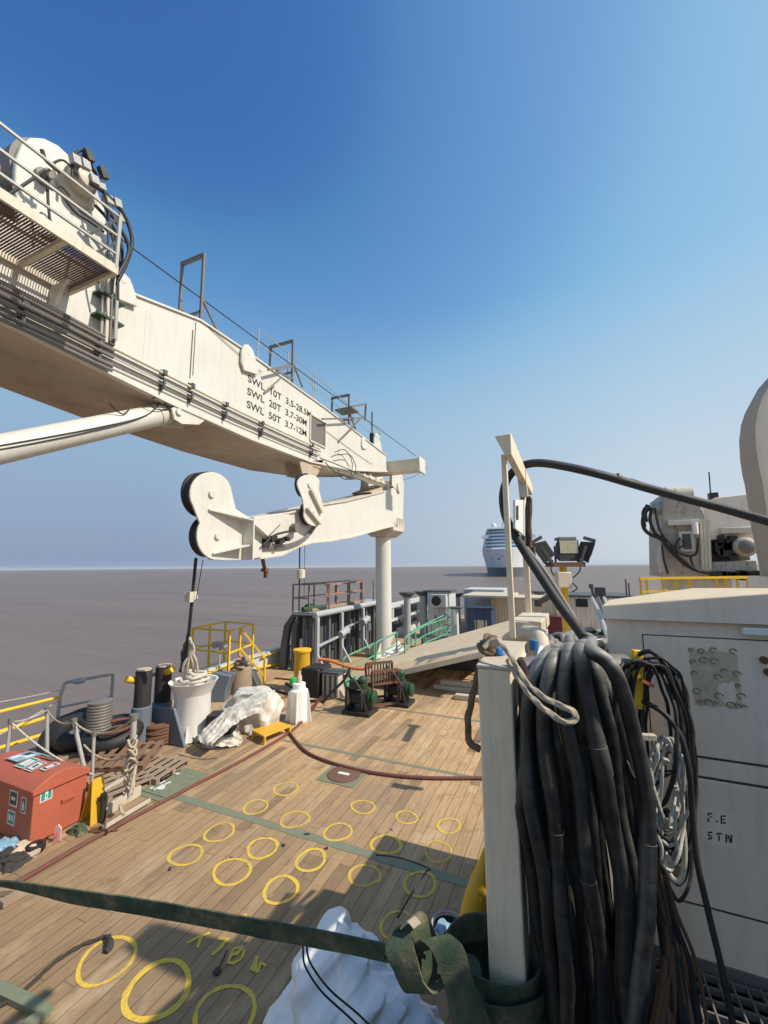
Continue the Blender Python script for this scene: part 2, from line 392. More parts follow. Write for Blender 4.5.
def text_mb(txt, size, ori, xdir, ydir, th=.004, sx=1.0, spacing=1.0, bold=0.0):
    "lettering as real geometry; ori lower-left, xdir reading direction, ydir up"
    cu = bpy.data.curves.new('t', 'FONT'); cu.body = txt; cu.size = size; cu.extrude = th/2; cu.space_character = spacing; cu.offset = bold
    ob = bpy.data.objects.new('t', cu); col.objects.link(ob)
    me = bpy.data.meshes.new_from_object(ob)
    x, y = Vector(xdir).normalized(), Vector(ydir).normalized(); z = x.cross(y)
    mb = MB(); mb.add([Vector(ori)+x*v.co.x*sx+y*v.co.y+z*(v.co.z+th/2) for v in me.vertices], [tuple(p.vertices) for p in me.polygons])
    bpy.data.objects.remove(ob); bpy.data.meshes.remove(me); bpy.data.curves.remove(cu)
    return mb
# ================================================================== SETTING
SEA = -5.0
w = MB(); n = 96; R0 = 26000
w.add([(0,0,SEA)]+[(R0*cos(2*pi*i/n), R0*sin(2*pi*i/n), SEA) for i in range(n)], [(0, i+1, (i+1) % n+1) for i in range(n)])
w.build('sea', 'water', kind='structure')
deck = MB().box((-11.3, -9, -.12), (11.3, 34, 0)).build('deck', 'deck', kind='structure')
hb = MB(); prof = [(-11.4, -7), (11.4, -7), (11.4, -.125), (-11.4, -.125)]
hb.prism(prof, 'Y', -9.1, 34.1); hb.build('hull', 'dkgrey', kind='structure')

# painted rings on the planks, each with its own wobble
def ring(px, py, wpx, k):
    wpx *= .93
    c = at(px, py, Z=0); D = -c.x*sin(YAW)+c.y*cos(YAW); R = wpx/2/F*D*1.02
    mb = MB(); nn = 72; V = []; ph = random.random()*6; e = random.uniform(.93, 1.08)
    lw = .015+.008*random.random()
    st = random.uniform(.0, 2*pi)
    for i in range(nn):
        a = 2*pi*i/nn+st; wob = 1+.045*sin(2*a+ph)+.03*sin(3*a+ph*2)
        l = lw*(1+.35*noise.noise(Vector((cos(a)*2, sin(a)*2, k*3.1))))*R/.19 if R < .22 else lw*1.35*(1+.35*noise.noise(Vector((cos(a)*2, sin(a)*2, k*3.1))))
        l = max(.012, l)
        for rr in (R*wob-l, R*wob+l): V.append((c.x+rr*cos(a)*e, c.y+rr*sin(a)/e, .0045))
    mb.add(V, [(2*i, 2*i+1, (2*i+3) % (2*nn), (2*i+2) % (2*nn)) for i in range(nn)])
    mb.build('painted_ring', 'linef' if k in (0, 2, 11, 8, 9, 14, 15) else 'line', deck, group='yellow rings painted on the planks')
RINGS = [(286,789,23),(255.5,807,23),(295,819.5,26),(363,807,22),(406.7,817.5,20),(449,826,22),(338,832,26),(386,844.6,27),(438,851.5,27),
 (219.6,832.3,27),(262.5,848,28),(186,855,29),(311,860,28),(232,871.5,34),(364.6,875.5,28),(420,884,30),(281,889.6,32),(107,960,47),(158,989,54),(225,1014,52),(398,926,32)]
for k, r_ in enumerate(RINGS): ring(*r_, k)
# painted word, read from the far side (letters upside down from here)
def stroke(pts, wd=.035):
    mb = MB(); P = [at(x, y, Z=.0055) for x, y in pts]
    mb.ribbon(P, [wd*(1+.25*random.uniform(-1, 1)) for _ in P], [((P[min(i+1, len(P)-1)]-P[max(i-1, 0)]).cross(Vector((0,0,1)))) for i in range(len(P))], .002)
    return mb
def letter(strokes):
    mb = MB()
    for z, s_ in enumerate(strokes):
        q = stroke(s_); q.v = [p+Vector((0,0,.0012*z)) for p in q.v]; mb.add(q.v, q.f)
    mb.build('painted_letter', 'line', deck)
def zc(L, ox, oy, s): return [(ox+a*s, oy+b*s) for a, b in L]
k_ = 100/768.
letter([[(180+x*k_, 920+y*k_) for x, y in q] for q in ([(55,175),(140,130),(230,98)], [(165,120),(135,215)])])
letter([[(180+x*k_, 920+y*k_) for x, y in q] for q in ([(290,140),(375,150)], [(362,150),(310,210),(245,270)])])
letter([[(180+x*k_, 920+y*k_) for x, y in q] for q in ([(410,220),(490,205)], [(480,210),(440,255),(395,265)], [(410,225),(375,310),(365,330)], [(500,225),(470,300),(410,335),(365,325)])])
letter([[(180+x*k_, 920+y*k_) for x, y in q] for q in ([(545,375),(600,275)], [(590,280),(575,360),(600,400)], [(590,400),(620,330),(660,350)], [(540,370),(600,400)])])
letter([[(240,917),(247,915)], [(254,920),(262,922)]])
# flush green steel strips across the planks and a few patches
def strip(x0, x1, y, wd, z=.004): 
    mb = MB(); m_ = 40
    for i in range(m_):
        a, b_ = x0+(x1-x0)*i/m_, x0+(x1-x0)*(i+1)/m_
        w0 = wd*(1+.2*noise.noise(Vector((a*3, y, 0)))); w1 = wd*(1+.2*noise.noise(Vector((b_*3, y, 0))))
        mb.add([(a, y-w0/2, z), (b_, y-w1/2, z), (b_, y+w1/2, z), (a, y+w0/2, z)], [(0,1,2,3)])
    mb.build('steel_strip', 'gstrip', deck)
strip(-7.45, -.9, 5.71, .15); strip(-6.3, -1.2, 8.38, .09); strip(-6.6, -1.6, 11.3, .10)
strip(-9.2, -6.0, 2.15, .14)
sl = MB(); 
for (a, b_) in (((-6.12,5.2,.0042),(-6.0,5.6,.0042)),): pass
# access plates let into the deck
def plate(name, cx, cy, sx, sy, label, cat, mats, bolts=12, round_=False):
    t = thing(name, (cx, cy, 0), label, cat)
    MB().box((cx-sx/2, cy-sy/2, .0), (cx+sx/2, cy+sy/2, .010)).build('frame', 'gstrip', t)
    c = MB()
    if round_: c.lathe((cx, cy, .011), [(sx*.40, 0), (sx*.40, .012), (sx*.38, .016)], 32)
    else: c.box((cx-sx*.42, cy-sy*.40, .011), (cx+sx*.42, cy+sy*.40, .022))
    c.build('cover', mats, t)
    b_ = MB()
    for i in range(bolts):
        a = 2*pi*i/bolts; q = .35*sx
        b_.lathe((cx+q*cos(a), cy+q*sin(a)*(1 if round_ else sy/sx), .0235 if not round_ else .0275), [(.014, 0), (.014, .01)], 6)
    b_.build('bolt_ring', 'dsteel', t); return t
h = plate('deck_manhole', -4.18, 7.52, .80, .74, 'round rusty manhole cover in a green square frame, white label in its middle', 'manhole', 'rusty', 16, True)
MB().box((-4.30, 7.47, .030), (-4.06, 7.55, .033)).build('sticker', 'labelw', h)
h = plate('deck_hatch_plate', -7.0, 6.0, .70, 1.05, 'green square deck plate with peeling white paint beside the red box', 'deck plate', 'gstrip', 10)
q = MB()
for i in range(9):
    a, b_ = random.uniform(-.24, .14), random.uniform(-.36, .26); q.box((-7.0+a, 6.0+b_, .0225+i*.0006), (-7.0+a+random.uniform(.04, .12), 6.0+b_+random.uniform(.05, .13), .0228+i*.0006))
q.build('peeling_paint', 'labelw', h)

# ================================================================== DECK CRANE
CX = -7.1; FX = -9.5
cr = thing('deck_crane', (-8.3, -1.5, 0), 'long cream knuckle boom crane over the deck, with load table lettering', 'crane')
# the pedestal stands outside the frame
ped = MB(); ped.lathe((-8.3, -1.5, 0), [(1.15, 0), (1.15, .3), (.95, .35), (.95, 5.2), (1.2, 5.4), (1.2, 6.2)], 36)
ped.box((-9.3, -2.9, 6.2), (-7.3, -.5, 8.9)); ped.build('pedestal', 'cream', cr, bevel=.02)
top = [(-2.4,8.9),(1.5,8.95),(4.66,9.12),(6.13,9.47),(7.5,9.47),(11.35,9.33),(16.53,8.99)]
bot = [(16.6,8.22),(15.86,8.07),(13.2,7.55),(10.52,7.24),(7.84,7.2),(5.52,7.27),(2.77,7.47),(-2.4,7.75)]
b = MB(); b.prism(top+bot, 'X', FX, CX)
boom = b.build('main_boom', 'cream', cr, bevel=.015, sm=25)
e = MB()   # lower and upper edge flanges, 20 mm proud
bp = [Vector((CX+.02, y, z+.03)) for y, z in bot[::-1]]
for a, c in zip(bp[:-1], bp[1:]): e.bar(a, c, .07, .06)
tp = [Vector((CX+.01, y, z-.01)) for y, z in top]
for a, c in zip(tp[:-1], tp[1:]): e.bar(a, c, .06, .04)
e.build('boom_flange', 'cream', boom)
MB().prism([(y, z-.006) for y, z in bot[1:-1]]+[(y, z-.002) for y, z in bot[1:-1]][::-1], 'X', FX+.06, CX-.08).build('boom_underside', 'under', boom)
# load table
for y_ in (4.9, 8.6, 12.3, 14.6):
    zt_ = 9.2 if y_ > 5 else 9.0
    MB().bar((CX+.001, y_, 7.62 if y_ < 12 else 7.95), (CX+.001, y_, zt_-.05 if y_ < 13 else 8.95), .03, .008).build('weld_seam', 'cream', boom)
tx = Vector((0,1,-.012)); ty = Vector((0,.0,1))
o1 = at(247.5, 381, X=CX+.003); o2 = at(247, 394, X=CX+.003); o3 = at(246.5, 407, X=CX+.003)
for o_, s_ in ((o1, 'SWL  10T  3.5-28.5M'), (o2, 'SWL  20T  3.7-30M'), (o3, 'SWL  50T  3.7-12M')):
    text_mb(s_, .27, o_, (0, 1, 0), (0, 0, 1), .003, sx=1.22, bold=.003, spacing=1.0).build('stencil_lettering', 'ink', boom)
# window recess on the boom cheek
wq = [at(x, y, X=CX) for x, y in ((310,414),(325,424),(325,446),(310,440))]
y0, y1 = wq[0].y, wq[1].y; z1, z0 = wq[0].z, wq[3].z-.02
f = MB(); f.bar((CX+.012,y0,z0), (CX+.012,y0,z1), .05); f.bar((CX+.012,y1,z0), (CX+.012,y1,z1), .05); f.bar((CX+.012,y0,z0), (CX+.012,y1,z0), .05); f.bar((CX+.012,y0,z1), (CX+.012,y1,z1), .05)
wf = f.build('inspection_panel_frame', 'creamr', boom)
MB().box((CX+.002, y0, z0), (CX+.008, y1, z1)).build('glass_panel', 'dsteel', wf)
# lifting lugs
def lug(py, pz, s, th=.06, x=CX-.05, slope=0.):
    P = [(-.5, 0), (-.5, .5), (-.38, .85), (-.1, 1.0), (.2, .9), (.4, .55), (.6, .1), (.62, -.15), (-.3, -.35)]
    mb = MB(); mb.prism([(py+a*s, pz+b_*s+slope*a*s) for a, b_ in P], 'X', x, x+th)
    mb.cyl((x-.006, py-.05*s, pz+.62*s), (x+th+.006, py-.05*s, pz+.62*s), .12*s, n=14)
    mb.build('lifting_lug', 'cream', boom, bevel=.008)
p = at(124, 292, X=CX+.08); lug(p.y, p.z-.06, .42, x=CX+.03)
p = at(249, 366, X=CX+.08); lug(p.y, p.z, .55, x=CX+.03)
p = at(364, 446, X=CX+.05); lug(p.y, p.z, .38, x=CX+.0)
p = at(380, 450, X=CX+.05); lug(p.y, p.z, .75, x=CX-.1); lug(p.y-.2, p.z, .6, x=CX-.6)
# transverse head box with lit end cap
p = at(388, 457, X=CX+.03); ybx = p.y; q = at(418, 458, Y=ybx); q2 = at(418, 470, Y=ybx)
hbx = MB().box((-9.3, ybx, q2.z), (q.x, ybx+.55, q.z+.02)).build('head_box', 'creamr', boom, bevel=.02)
MB().box((q.x+.001, ybx-.05, q2.z-.08), (q.x+.10, ybx+.75, q.z+.07)).build('end_cap', 'cream', hbx, bevel=.03)
# luffing cylinder
a = at(-45, 459, X=-7.35); a2 = at(168, 413, X=-7.35)
ax = (a2-a).normalized()
lc = MB().tube([a-ax*3, a2-ax*.30], .21, 28).build('luffing_cylinder', 'cream', cr)
MB().tube([a2-ax*.32, a2-ax*.02], [.225, .2], 24).tube([a2-ax*.04, a2+ax*.1], [.15, .12], 18).build('cylinder_eye', 'creamr', lc)
hh = MB()
for k, off in enumerate((.235, .245)):
    hh.tube(spline([a+Vector((.1,0,off-.09*k))-ax*2, a+Vector((.2,0,.02+.05*k)), a.lerp(a2,.5)+Vector((.22,0,-.03+.04*k)), a.lerp(a2,.8)+Vector((.22,0,.05)), a2+Vector((.12,-.25,.2))], 6), .012, 6)
hh.tube(spline([a2+Vector((.2,-.1,-.05)), a2+Vector((.25,-.35,.12)), a2+Vector((.25,-.6,.02)), a2+Vector((.24,-.45,-.12)), a2+Vector((.2,.1,.1))], 8), .012, 6)
hh.tube(spline([a2+Vector((.2,-.9,-.2)), a2+Vector((.2,-1.05,-.42)), a2+Vector((.2,-1.25,-.36)), a2+Vector((.2,-1.3,-.3))], 8), .012, 6)
hh.build('cylinder_hose', 'rubber', lc)
br = MB(); y_, z_ = a2.y, 7.2
for x in (-7.12, -7.62): br.prism([(y_-.02, z_+.12), (y_+.75, z_+.08), (y_+.55, z_-.12), (y_+.12, a2.z-.24), (y_-.06, a2.z-.2), (y_-.14, a2.z)], 'X', x, x+.05)
br.cyl((-7.64, a2.y+.02, a2.z-.02), (-7.03, a2.y+.02, a2.z-.02), .07); br.build('cylinder_bracket', 'cream', boom, bevel=.006)
# pipe run along the lower boom edge
run = [(-20,283),(0,292),(60,322),(112,349),(170,378),(240,413),(289,436),(320,450)]
P0 = [at(x, y, X=CX+.09) for x, y in run]
for dz, r_, mt, dx in ((.03,.03,'creamr',0),(-.07,.018,'dsteel',.02),(-.14,.016,'cream',0),(-.21,.014,'dsteel',.01)):
    MB().tube([p+Vector((dx,0,dz)) for p in P0], r_, 8).build('hydraulic_pipe', mt, boom)
for i, t in enumerate((.12,.33,.62,.83,)): pass
for (x, y) in ((24,306),(100,344),(164,374),(192,387),(226,405.5),(262,424),(312,446)):
    c = at(x, y, X=CX+.09); k = MB(); k.box((CX+.0,c.y-.03,c.z-.34),(CX+.035,c.y+.03,c.z+.1)); k.box((CX+.035,c.y-.035,c.z-.03),(CX+.15,c.y+.035,c.z+.07)); k.box((CX+.035,c.y-.02,c.z-.31),(CX+.13,c.y+.02,c.z-.10))
    k.build('pipe_clamp', 'dkgrey' , boom)
# near-left dark heavier pipes under the catwalk
for dz, r_ in ((.12,.035),(.06,.03),(-.05,.035),(-.17,.03),(-.33,.035),(-.41,.03)):
    MB().tube([p+Vector((.05,0,dz)) for p in P0[:4]], r_, 8).build('hydraulic_pipe', 'dsteel', boom)
# vertical pipes rising to the winch
for i, x in enumerate((103,108,112,117)):
    top_ = at(x+1, 278, X=CX+.12+.03*i); bo = at(x-2, 344-i*1.5, X=CX+.12+.03*i)
    MB().tube(spline([top_+Vector((0,0,.5)), top_, top_.lerp(bo,.5), bo], 4), .022+.008*(i % 2), 8).build('riser_pipe', ('steel','creamr','dsteel','steel')[i], boom)
for z in (.35, .75):
    c = at(109, 322, X=CX+.1); MB().box((CX+.0, c.y-.25, c.z+z-.35), (CX+.2, c.y+.2, c.z+z-.31)).build('pipe_clamp', 'dkgreen', boom)
# catwalk
Zc = 8.39; Y1 = 3.58; XO = -5.9
cw = MB(); cw.box((XO-.04, -2.4, Zc), (XO, Y1, Zc+.14)); cw.box((CX+.02, Y1-.05, Zc), (XO-.045, Y1, Zc+.12)); cw.box((CX+.02, -2.4, Zc), (CX+.07, Y1-.055, Zc+.09))
for y in (-1.4, -.2, 1.0, 1.75, 2.85): cw.box((CX+.075, y, Zc+.0), (XO-.045, y+.07, Zc+.07))
ct = cw.build('catwalk', 'creamr', cr)
g = MB(); y = -2.4
while y < Y1-.06: g.box((CX+.08, y, Zc+.07), (XO-.045, y+.009, Zc+.10)); y += .034
for x in (-6.8,-6.5,-6.2): g.box((x, -2.4, Zc+.101), (x+.008, Y1-.06, Zc+.106))
g.build('grating', 'rusty', ct)
hr = MB()
for z in (.95+.0, .62, .32): hr.bar((XO-.02, -2.4, Zc+z), (XO-.02, Y1-.02, Zc+z), .032, .032)
for y in (-1.2, 1.2, Y1-.03): hr.bar((XO-.02, y, Zc+.1), (XO-.02, y, Zc+.96), .045)
hr.bar((XO-.02,Y1-.02,Zc+.95),(CX+.3,Y1-.02,Zc+.95), .035); hr.bar((XO-.02,Y1-.02,Zc+.55),(CX+.3,Y1-.02,Zc+.55), .03)
hr.build('handrail', 'steel', ct)
for y in (.5, 2.1, 3.3): bk = MB(); bk.prism([(CX+.02, Zc-.02), (CX+.45, Zc-.02), (CX+.3, Zc-.12), (CX+.12, Zc-.5), (CX+.02, Zc-.62)], 'Y', y, y+.05); bk.build('bracket', 'cream', ct)
# winch on the boom
wx = CX+.02
ch = [at(x, y, X=wx) for x, y in ((19,228),(15,180),(16,158),(22,144),(31,137),(44,138),(58,145),(74,160),(90,180),(104,205),(107,228),(107,256),(60,238))]
cp = [(p.y, p.z) for p in ch]
wi = MB(); wi.prism(cp, 'X', wx-.10, wx); wn_ = wi.build('winch', 'cream', cr, bevel=.02, sm=30)
MB().prism([(a_-.05, b_-.05) for a_, b_ in cp], 'X', wx-1.75, wx-1.65).build('far_cheek', 'cream', wn_, bevel=.02, sm=30)
cyy, czz = (ch[2].y+ch[9].y)/2-.05, (ch[2].z+ch[9].z)/2-.05
MB().cyl((wx-1.64, cyy, czz), (wx-.11, cyy, czz), .62, n=40).build('drum', 'dsteel', wn_)
MB().box((wx-1.6, ch[0].y-1.8, 8.95), (wx-.05, ch[0].y-.25, 9.85)).build('power_pack', 'creamr', wn_, bevel=.05)
m = at(75, 186, X=wx); m2 = at(42, 178, X=wx)
MB().lathe((wx+.003, m.y, m.z), [(.33,0),(.33,.08),(.2,.10),(.2,.24),(.15,.26),(.15,.36),(.08,.38)], 28, 'X').build('gearbox', 'creamr', wn_)
MB().lathe((wx+.003, m2.y, m2.z), [(.12,0),(.12,.08),(.07,.09),(.07,.2)], 16, 'X').build('drain_fitting', 'dsteel', wn_)
v_ = MB(); 
for i in range(7): v_.cbox((wx+.34+.02*(i%3), m.y-.2+.13*i, m.z+.12-.06*i+.1*(i%2)), (.12,.12,.13), rx=.3)
v_.build('valve_block', 'steel', wn_)
v_ = MB()
for i in range(2): v_.cbox((wx+.40+.03*(i%2), m.y-.05+.22*i, m.z+.34-.12*i), (.09,.11,.16), rx=.5)
v_.build('solenoid', 'black', wn_)
hz = [([(72,178),(74,158),(82,151),(92,170),(103,186),(108,205)],.022),([(78,160),(86,156),(98,178),(107,196)],.02),([(90,182),(108,196),(124,215),(132,240),(127,262),(118,280)],.032),
 ([(100,200),(118,225),(129,250),(118,275)],.03),([(95,205),(112,225),(122,250),(117,285)],.028),([(80,210),(100,224),(116,240),(120,262)],.03),([(45,170),(28,182),(6,196),(-12,204)],.02),([(42,150),(46,160),(60,172)],.03),
 ([(50,165),(62,160),(72,168),(80,180)],.016),([(40,176),(52,190),(60,186),(70,196)],.014),([(106,205),(112,235),(117,262),(118,300)],.022),([(104,190),(109,215),(108,250),(113,280)],.018),([(47,172),(48,200),(50,222)],.02),([(62,195),(75,212),(90,222),(104,232)],.02)]
for k, (pp, r_) in enumerate(hz):
    MB().tube(spline([at(x, y, X=wx+.30+.05*(k % 4)-.0*k) for x, y in pp], 8), r_, 8).build('hydraulic_hose', 'rubber', wn_)
# inner handrail seen against the cheek
# rope guide frames on top
def hoop(px0, px1, pytop0, pytop1, pybot, name='rope_guide_frame', w_=.055):
    xr = CX-.15; t1 = at(px1, pytop1, X=xr); zt = t1.z; t0 = at(px0, pytop0, Z=zt); x0 = t0.x; y = t1.y; zb = at(px1, pybot, X=xr).z
    m_ = MB(); m_.bar((xr,y,zb-.25),(xr,y,zt),w_); m_.bar((x0,y,zb-.25),(x0,y,zt),w_); m_.bar((xr+.03,y,zt),(x0-.03,y,zt),w_+.02)
    m_.bar((xr,y,zb+.45),(xr,y+.55,zb-.15),w_-.01); m_.bar((x0,y,zb+.45),(x0,y+.55,zb-.15),w_-.01); m_.bar((xr,y,zb+.1),(x0,y,zb+.1),w_)
    return m_.build(name, 'dsteel', boom)
hoop(180, 204, 262, 255, 318); hoop(269, 293, 346, 341, 376); hoop(333, 349, 399, 395, 422, w_=.06)
m_ = MB(); c0 = at(272, 369, X=CX-.1); m_.bar(c0, c0+Vector((.0,1.0,.12)), .05); m_.bar(c0+Vector((0,.05,-.05)), c0+Vector((0,.9,.5)), .05)
c1 = at(330, 424, X=CX+.1); m_.bar(at(338,442,X=CX+.02), at(360,419,X=CX+.35), .05); m_.bar(at(322,419,X=CX+.2), at(364,418,X=CX+.2), .05)
m_.bar(at(349,407,X=CX+.2), at(366,404,X=CX+.2), .07); m_.bar(at(366,404,X=CX+.2), at(365,420,X=CX+.2), .06)
m_.cbox(at(347,411,X=CX+.1), (.7,.55,.06)); m_.bar(at(264,393,X=CX+.02), at(282,377,X=CX+.25), .045); m_.bar(at(268,370,X=CX+.2), at(290,365,X=CX+.2), .05)
m_.build('sheave_bracket', 'dsteel', boom)
h2 = MB(); rr = [at(259,329,X=CX-.35), at(318,378,X=CX-.35), at(382,434,X=CX-.35)]
h2.tube(densify(rr, .5), .016, 6)
mid = [p+Vector((0,0,-.42)) for p in rr]; h2.tube(densify(mid, .5), .014, 6)
for t in (0, .22, .45, .47, .72, .74, .97):
    L = rr[0].lerp(rr[1], t*2) if t < .5 else rr[1].lerp(rr[2], t*2-1); h2.tube([L, L+Vector((0,0,-1.05))], .018, 6)
h2.build('boom_handrail', 'steel', boom)
an = MB(); c = at(372, 438, X=CX-.3); an.tube([c-Vector((0,0,.4)), at(372,412,X=CX-.3)], .03, 8).cbox(c, (.16,.16,.4)); an.build('aerial', 'black', boom)
# hoist rope along the top
MB().tube(densify([at(100,222,X=-7.9), at(135,250,X=-7.8), at(416,456,X=-6.6)], 1.), .014, 6).build('hoist_rope', 'black', cr)
MB().tube(sag(at(427,468,X=-6.2), at(402,480,X=-7.2), .1), .012, 6).build('hoist_rope', 'black', cr)
MB().tube(sag(at(200,318,X=CX+.02), at(262,372,X=CX+.03), .05), .008, 5).tube(sag(at(325,430,X=CX+.02), at(372,464,X=CX+.03), .03), .008, 5).tube([at(193,330,X=CX+.012), at(190,378,X=CX+.012)], .009, 5).tube([at(196,322,X=CX+.012), at(193,375,X=CX+.012)], .006, 5).build('control_cable', 'dsteel', boom)
# knuckle: links between boom and jib
JX0, JX1 = -8.35, -7.13
def ply(px, **k): return [(p.y, p.z) for p in (at(x, y, **k) for x, y in px)]
kn = MB(); kn.prism(ply([(388,470),(404,474),(405,500),(404,528),(396,530),(392,505),(386,490)], X=JX1), 'X', JX0-.1, JX0+.05)
kn.prism(ply([(392,472),(402,472),(404,488),(398,492),(392,485)], X=JX1+.02), 'X', JX1-.1, JX1+.02)
kn.cyl((JX0, at(398,487,X=JX1).y, at(398,487,X=JX1).z), (JX1+.1, at(398,487,X=JX1).y, at(398,487,X=JX1).z), .26)
kn.build('knuckle_pin', 'cream', cr)
jp = [(404,482),(396,487),(385,491),(366,496),(345,501),(325,504),(309,508),(290,512.5),(262,517),(247,519)]
jb = [(245,559),(262,558),(282,555),(300,546),(312,542.5),(330,541),(352,537),(385,528),(403,524)]
jib = MB().prism(ply(jp+jb, X=JX1), 'X', JX0, JX1).build('jib', 'cream', cr, bevel=.012, sm=25)
fl = MB(); P = [at(x, y, X=JX1+.02) for x, y in jp[2:]]
for a_, b_ in zip(P[:-1], P[1:]): fl.bar(a_, b_, .07, .05)
P = [at(x, y, X=JX1+.02) for x, y in jb]
for a_, b_ in zip(P[:-1], P[1:]): fl.bar(a_, b_, .05, .045)
fl.build('jib_flange', 'creamr', jib)
# jib pipes along the lower kink
for k in range(3): MB().tube(spline([at(x, y-k*1.6, X=JX1+.06) for x, y in ((262,549),(285,548),(300,543),(310,535),(318,524),(324,516))], 4), .02, 6).build('jib_pipe', 'dsteel', jib)
# sheave heads: figure of eight cheeks with dark sheaves between
def eight(pxpoly, x0, x1, sheaves, nm, off=.24):
    pl = ply(pxpoly, X=x1)
    hd = MB().prism(pl, 'X', x1-.045, x1).build(nm, 'cream', jib, bevel=.01, sm=30)
    for (sx, sy, rr_) in sheaves:
        c_ = at(sx, sy, X=x1)
        MB().lathe((x0+.06, c_.y, c_.z), [(rr_*.9,0),(rr_,.0),(rr_,.04),(rr_*.9,.09),(rr_,.14),(rr_,x1-x0-.12),(rr_*.9,x1-x0-.12)], 40, 'X').build('sheave', 'black', hd)
        MB().cyl((x1, c_.y, c_.z), (x1+.05, c_.y, c_.z), .075, n=18).build('axle', 'cream', hd)
    return hd
def arc(cx, cy, rx, ry, a0, a1, n_): return [(cx+rx*cos(radians(a0+(a1-a0)*i/n_)), cy-ry*sin(radians(a0+(a1-a0)*i/n_))) for i in range(n_+1)]
pl_ = arc(211,494,21,22,20,212,14)+arc(217,536,20,24,148,262,10)+[(226,560.5),(247,560),(262,557),(262,522),(247,516),(236,509)]
hd1 = eight(pl_, JX1-.30, JX1+.10, [(211,494,.50),(217,536,.46)], 'jib_head')
pl2 = arc(309,484,11.5,9.5,20,200,10)+[(301,494),(303,500)]+arc(315,514,11,12,165,262,7)+[(318,526.5),(323,519),(326,517),(321,497),(319,489)]
hd2 = eight(pl2, JX1-.02, JX1+.30, [(309,485,.36),(314,513,.37)], 'rope_guide_head')
gs = MB()
c = [at(x, y, X=JX1+.1) for x, y in ((208,509),(243,520),(212,553),(240,545))]
gs.add([c[0], c[1], c[1]+Vector((.32,.0,0)), c[0]+Vector((.05,0,0)), c[0]+Vector((0,0,-.03)), c[1]+Vector((0,0,-.03)), c[1]+Vector((.32,0,-.03)), c[0]+Vector((.05,0,-.03))], [(0,1,2,3),(7,6,5,4),(0,4,5,1),(1,5,6,2),(2,6,7,3),(3,7,4,0)])
gs.add([c[2], c[3], c[3]+Vector((.3,.0,0)), c[2]+Vector((.05,0,0)), c[2]+Vector((0,0,-.03)), c[3]+Vector((0,0,-.03)), c[3]+Vector((.3,0,-.03)), c[2]+Vector((.05,0,-.03))], [(0,1,2,3),(7,6,5,4),(0,4,5,1),(1,5,6,2),(2,6,7,3),(3,7,4,0)])
gp = [at(x, y, X=JX1+.1) for x, y in ((244,518),(248,560))]
gs.box((JX1+.0, gp[0].y-.02, gp[1].z), (JX1+.42, gp[0].y+.02, gp[0].z)); gs.build('gusset', 'cream', jib)
wd = [at(x, y, X=JX1+.3) for x, y in ((250,520),(290,514),(268,536))]
gs = MB(); gs.add([wd[0], wd[1], wd[2]]+[p-Vector((.28,0,0)) for p in wd], [(0,1,2),(5,4,3),(0,3,4,1),(1,4,5,2),(2,5,3,0)]); gs.build('gusset', 'cream', jib)
gs = MB(); a_, b_ = at(311,489,X=JX1+.36), at(322,512,X=JX1+.36); gs.bar(a_, b_, .10, .1); gs.bar(at(307,508,X=JX1+.36), at(320,524,X=JX1+.36), .10, .05); gs.build('stiffener', 'creamr', hd2)
mo = MB(); c_ = at(273,541,X=JX1+.12)
for i in range(6): mo.cbox((c_.x+.05*(i%2), c_.y-.3+.16*i, c_.z-.02+.05*(i%3)), (.16,.13,.12))
mo.tube(spline([at(263,545,X=JX1+.2), at(275,535,X=JX1+.2), at(290,531,X=JX1+.2), at(296,528,X=JX1+.1)], 6), .03, 8); mo.build('valve_block', 'black', jib)
mo = MB(); c_ = at(293,528,X=JX1+.05); mo.cyl(c_, c_+Vector((.16,0,0)), .13); mo.build('rope_anchor', 'dsteel', jib)
# short hanging becket and lines
MB().tube(densify([at(262,556,X=JX1-.3), at(264,566,X=JX1-.3), at(266,573,X=JX1-.3)], .1), .05, 8).build('becket', 'brown', jib)
MB().cbox(at(266,575,X=JX1-.3), (.09,.09,.15)).cbox(at(265,570,X=JX1-.3), (.16,.14,.09)).build('becket_shackle', 'rusty', jib)
for (pa, pb, dd, r_) in (((196,558),(189,632),9.1,.035),((203,560),(196,600),9.1,.009),((300,528),(299,612),12.4,.022),((305,528),(304,600),12.4,.008)):
    MB().tube(densify([at(*pa, D=dd), at(*pb, D=dd+(.3 if r_ > .03 else 0))], .6), r_, 8).build('hoist_rope', 'black', cr)
MB().cbox(at(191,596,D=9.2), (.22,.16,.16), rx=.3).cbox(at(190,597,D=9.1), (.12,.12,.22)).build('rope_clamp', 'creamr', cr)
MB().lathe(at(301,574,D=12.4), [(.08,-.14),(.12,-.12),(.12,.12),(.08,.14)], 14).build('rope_clamp', 'creamr', cr)
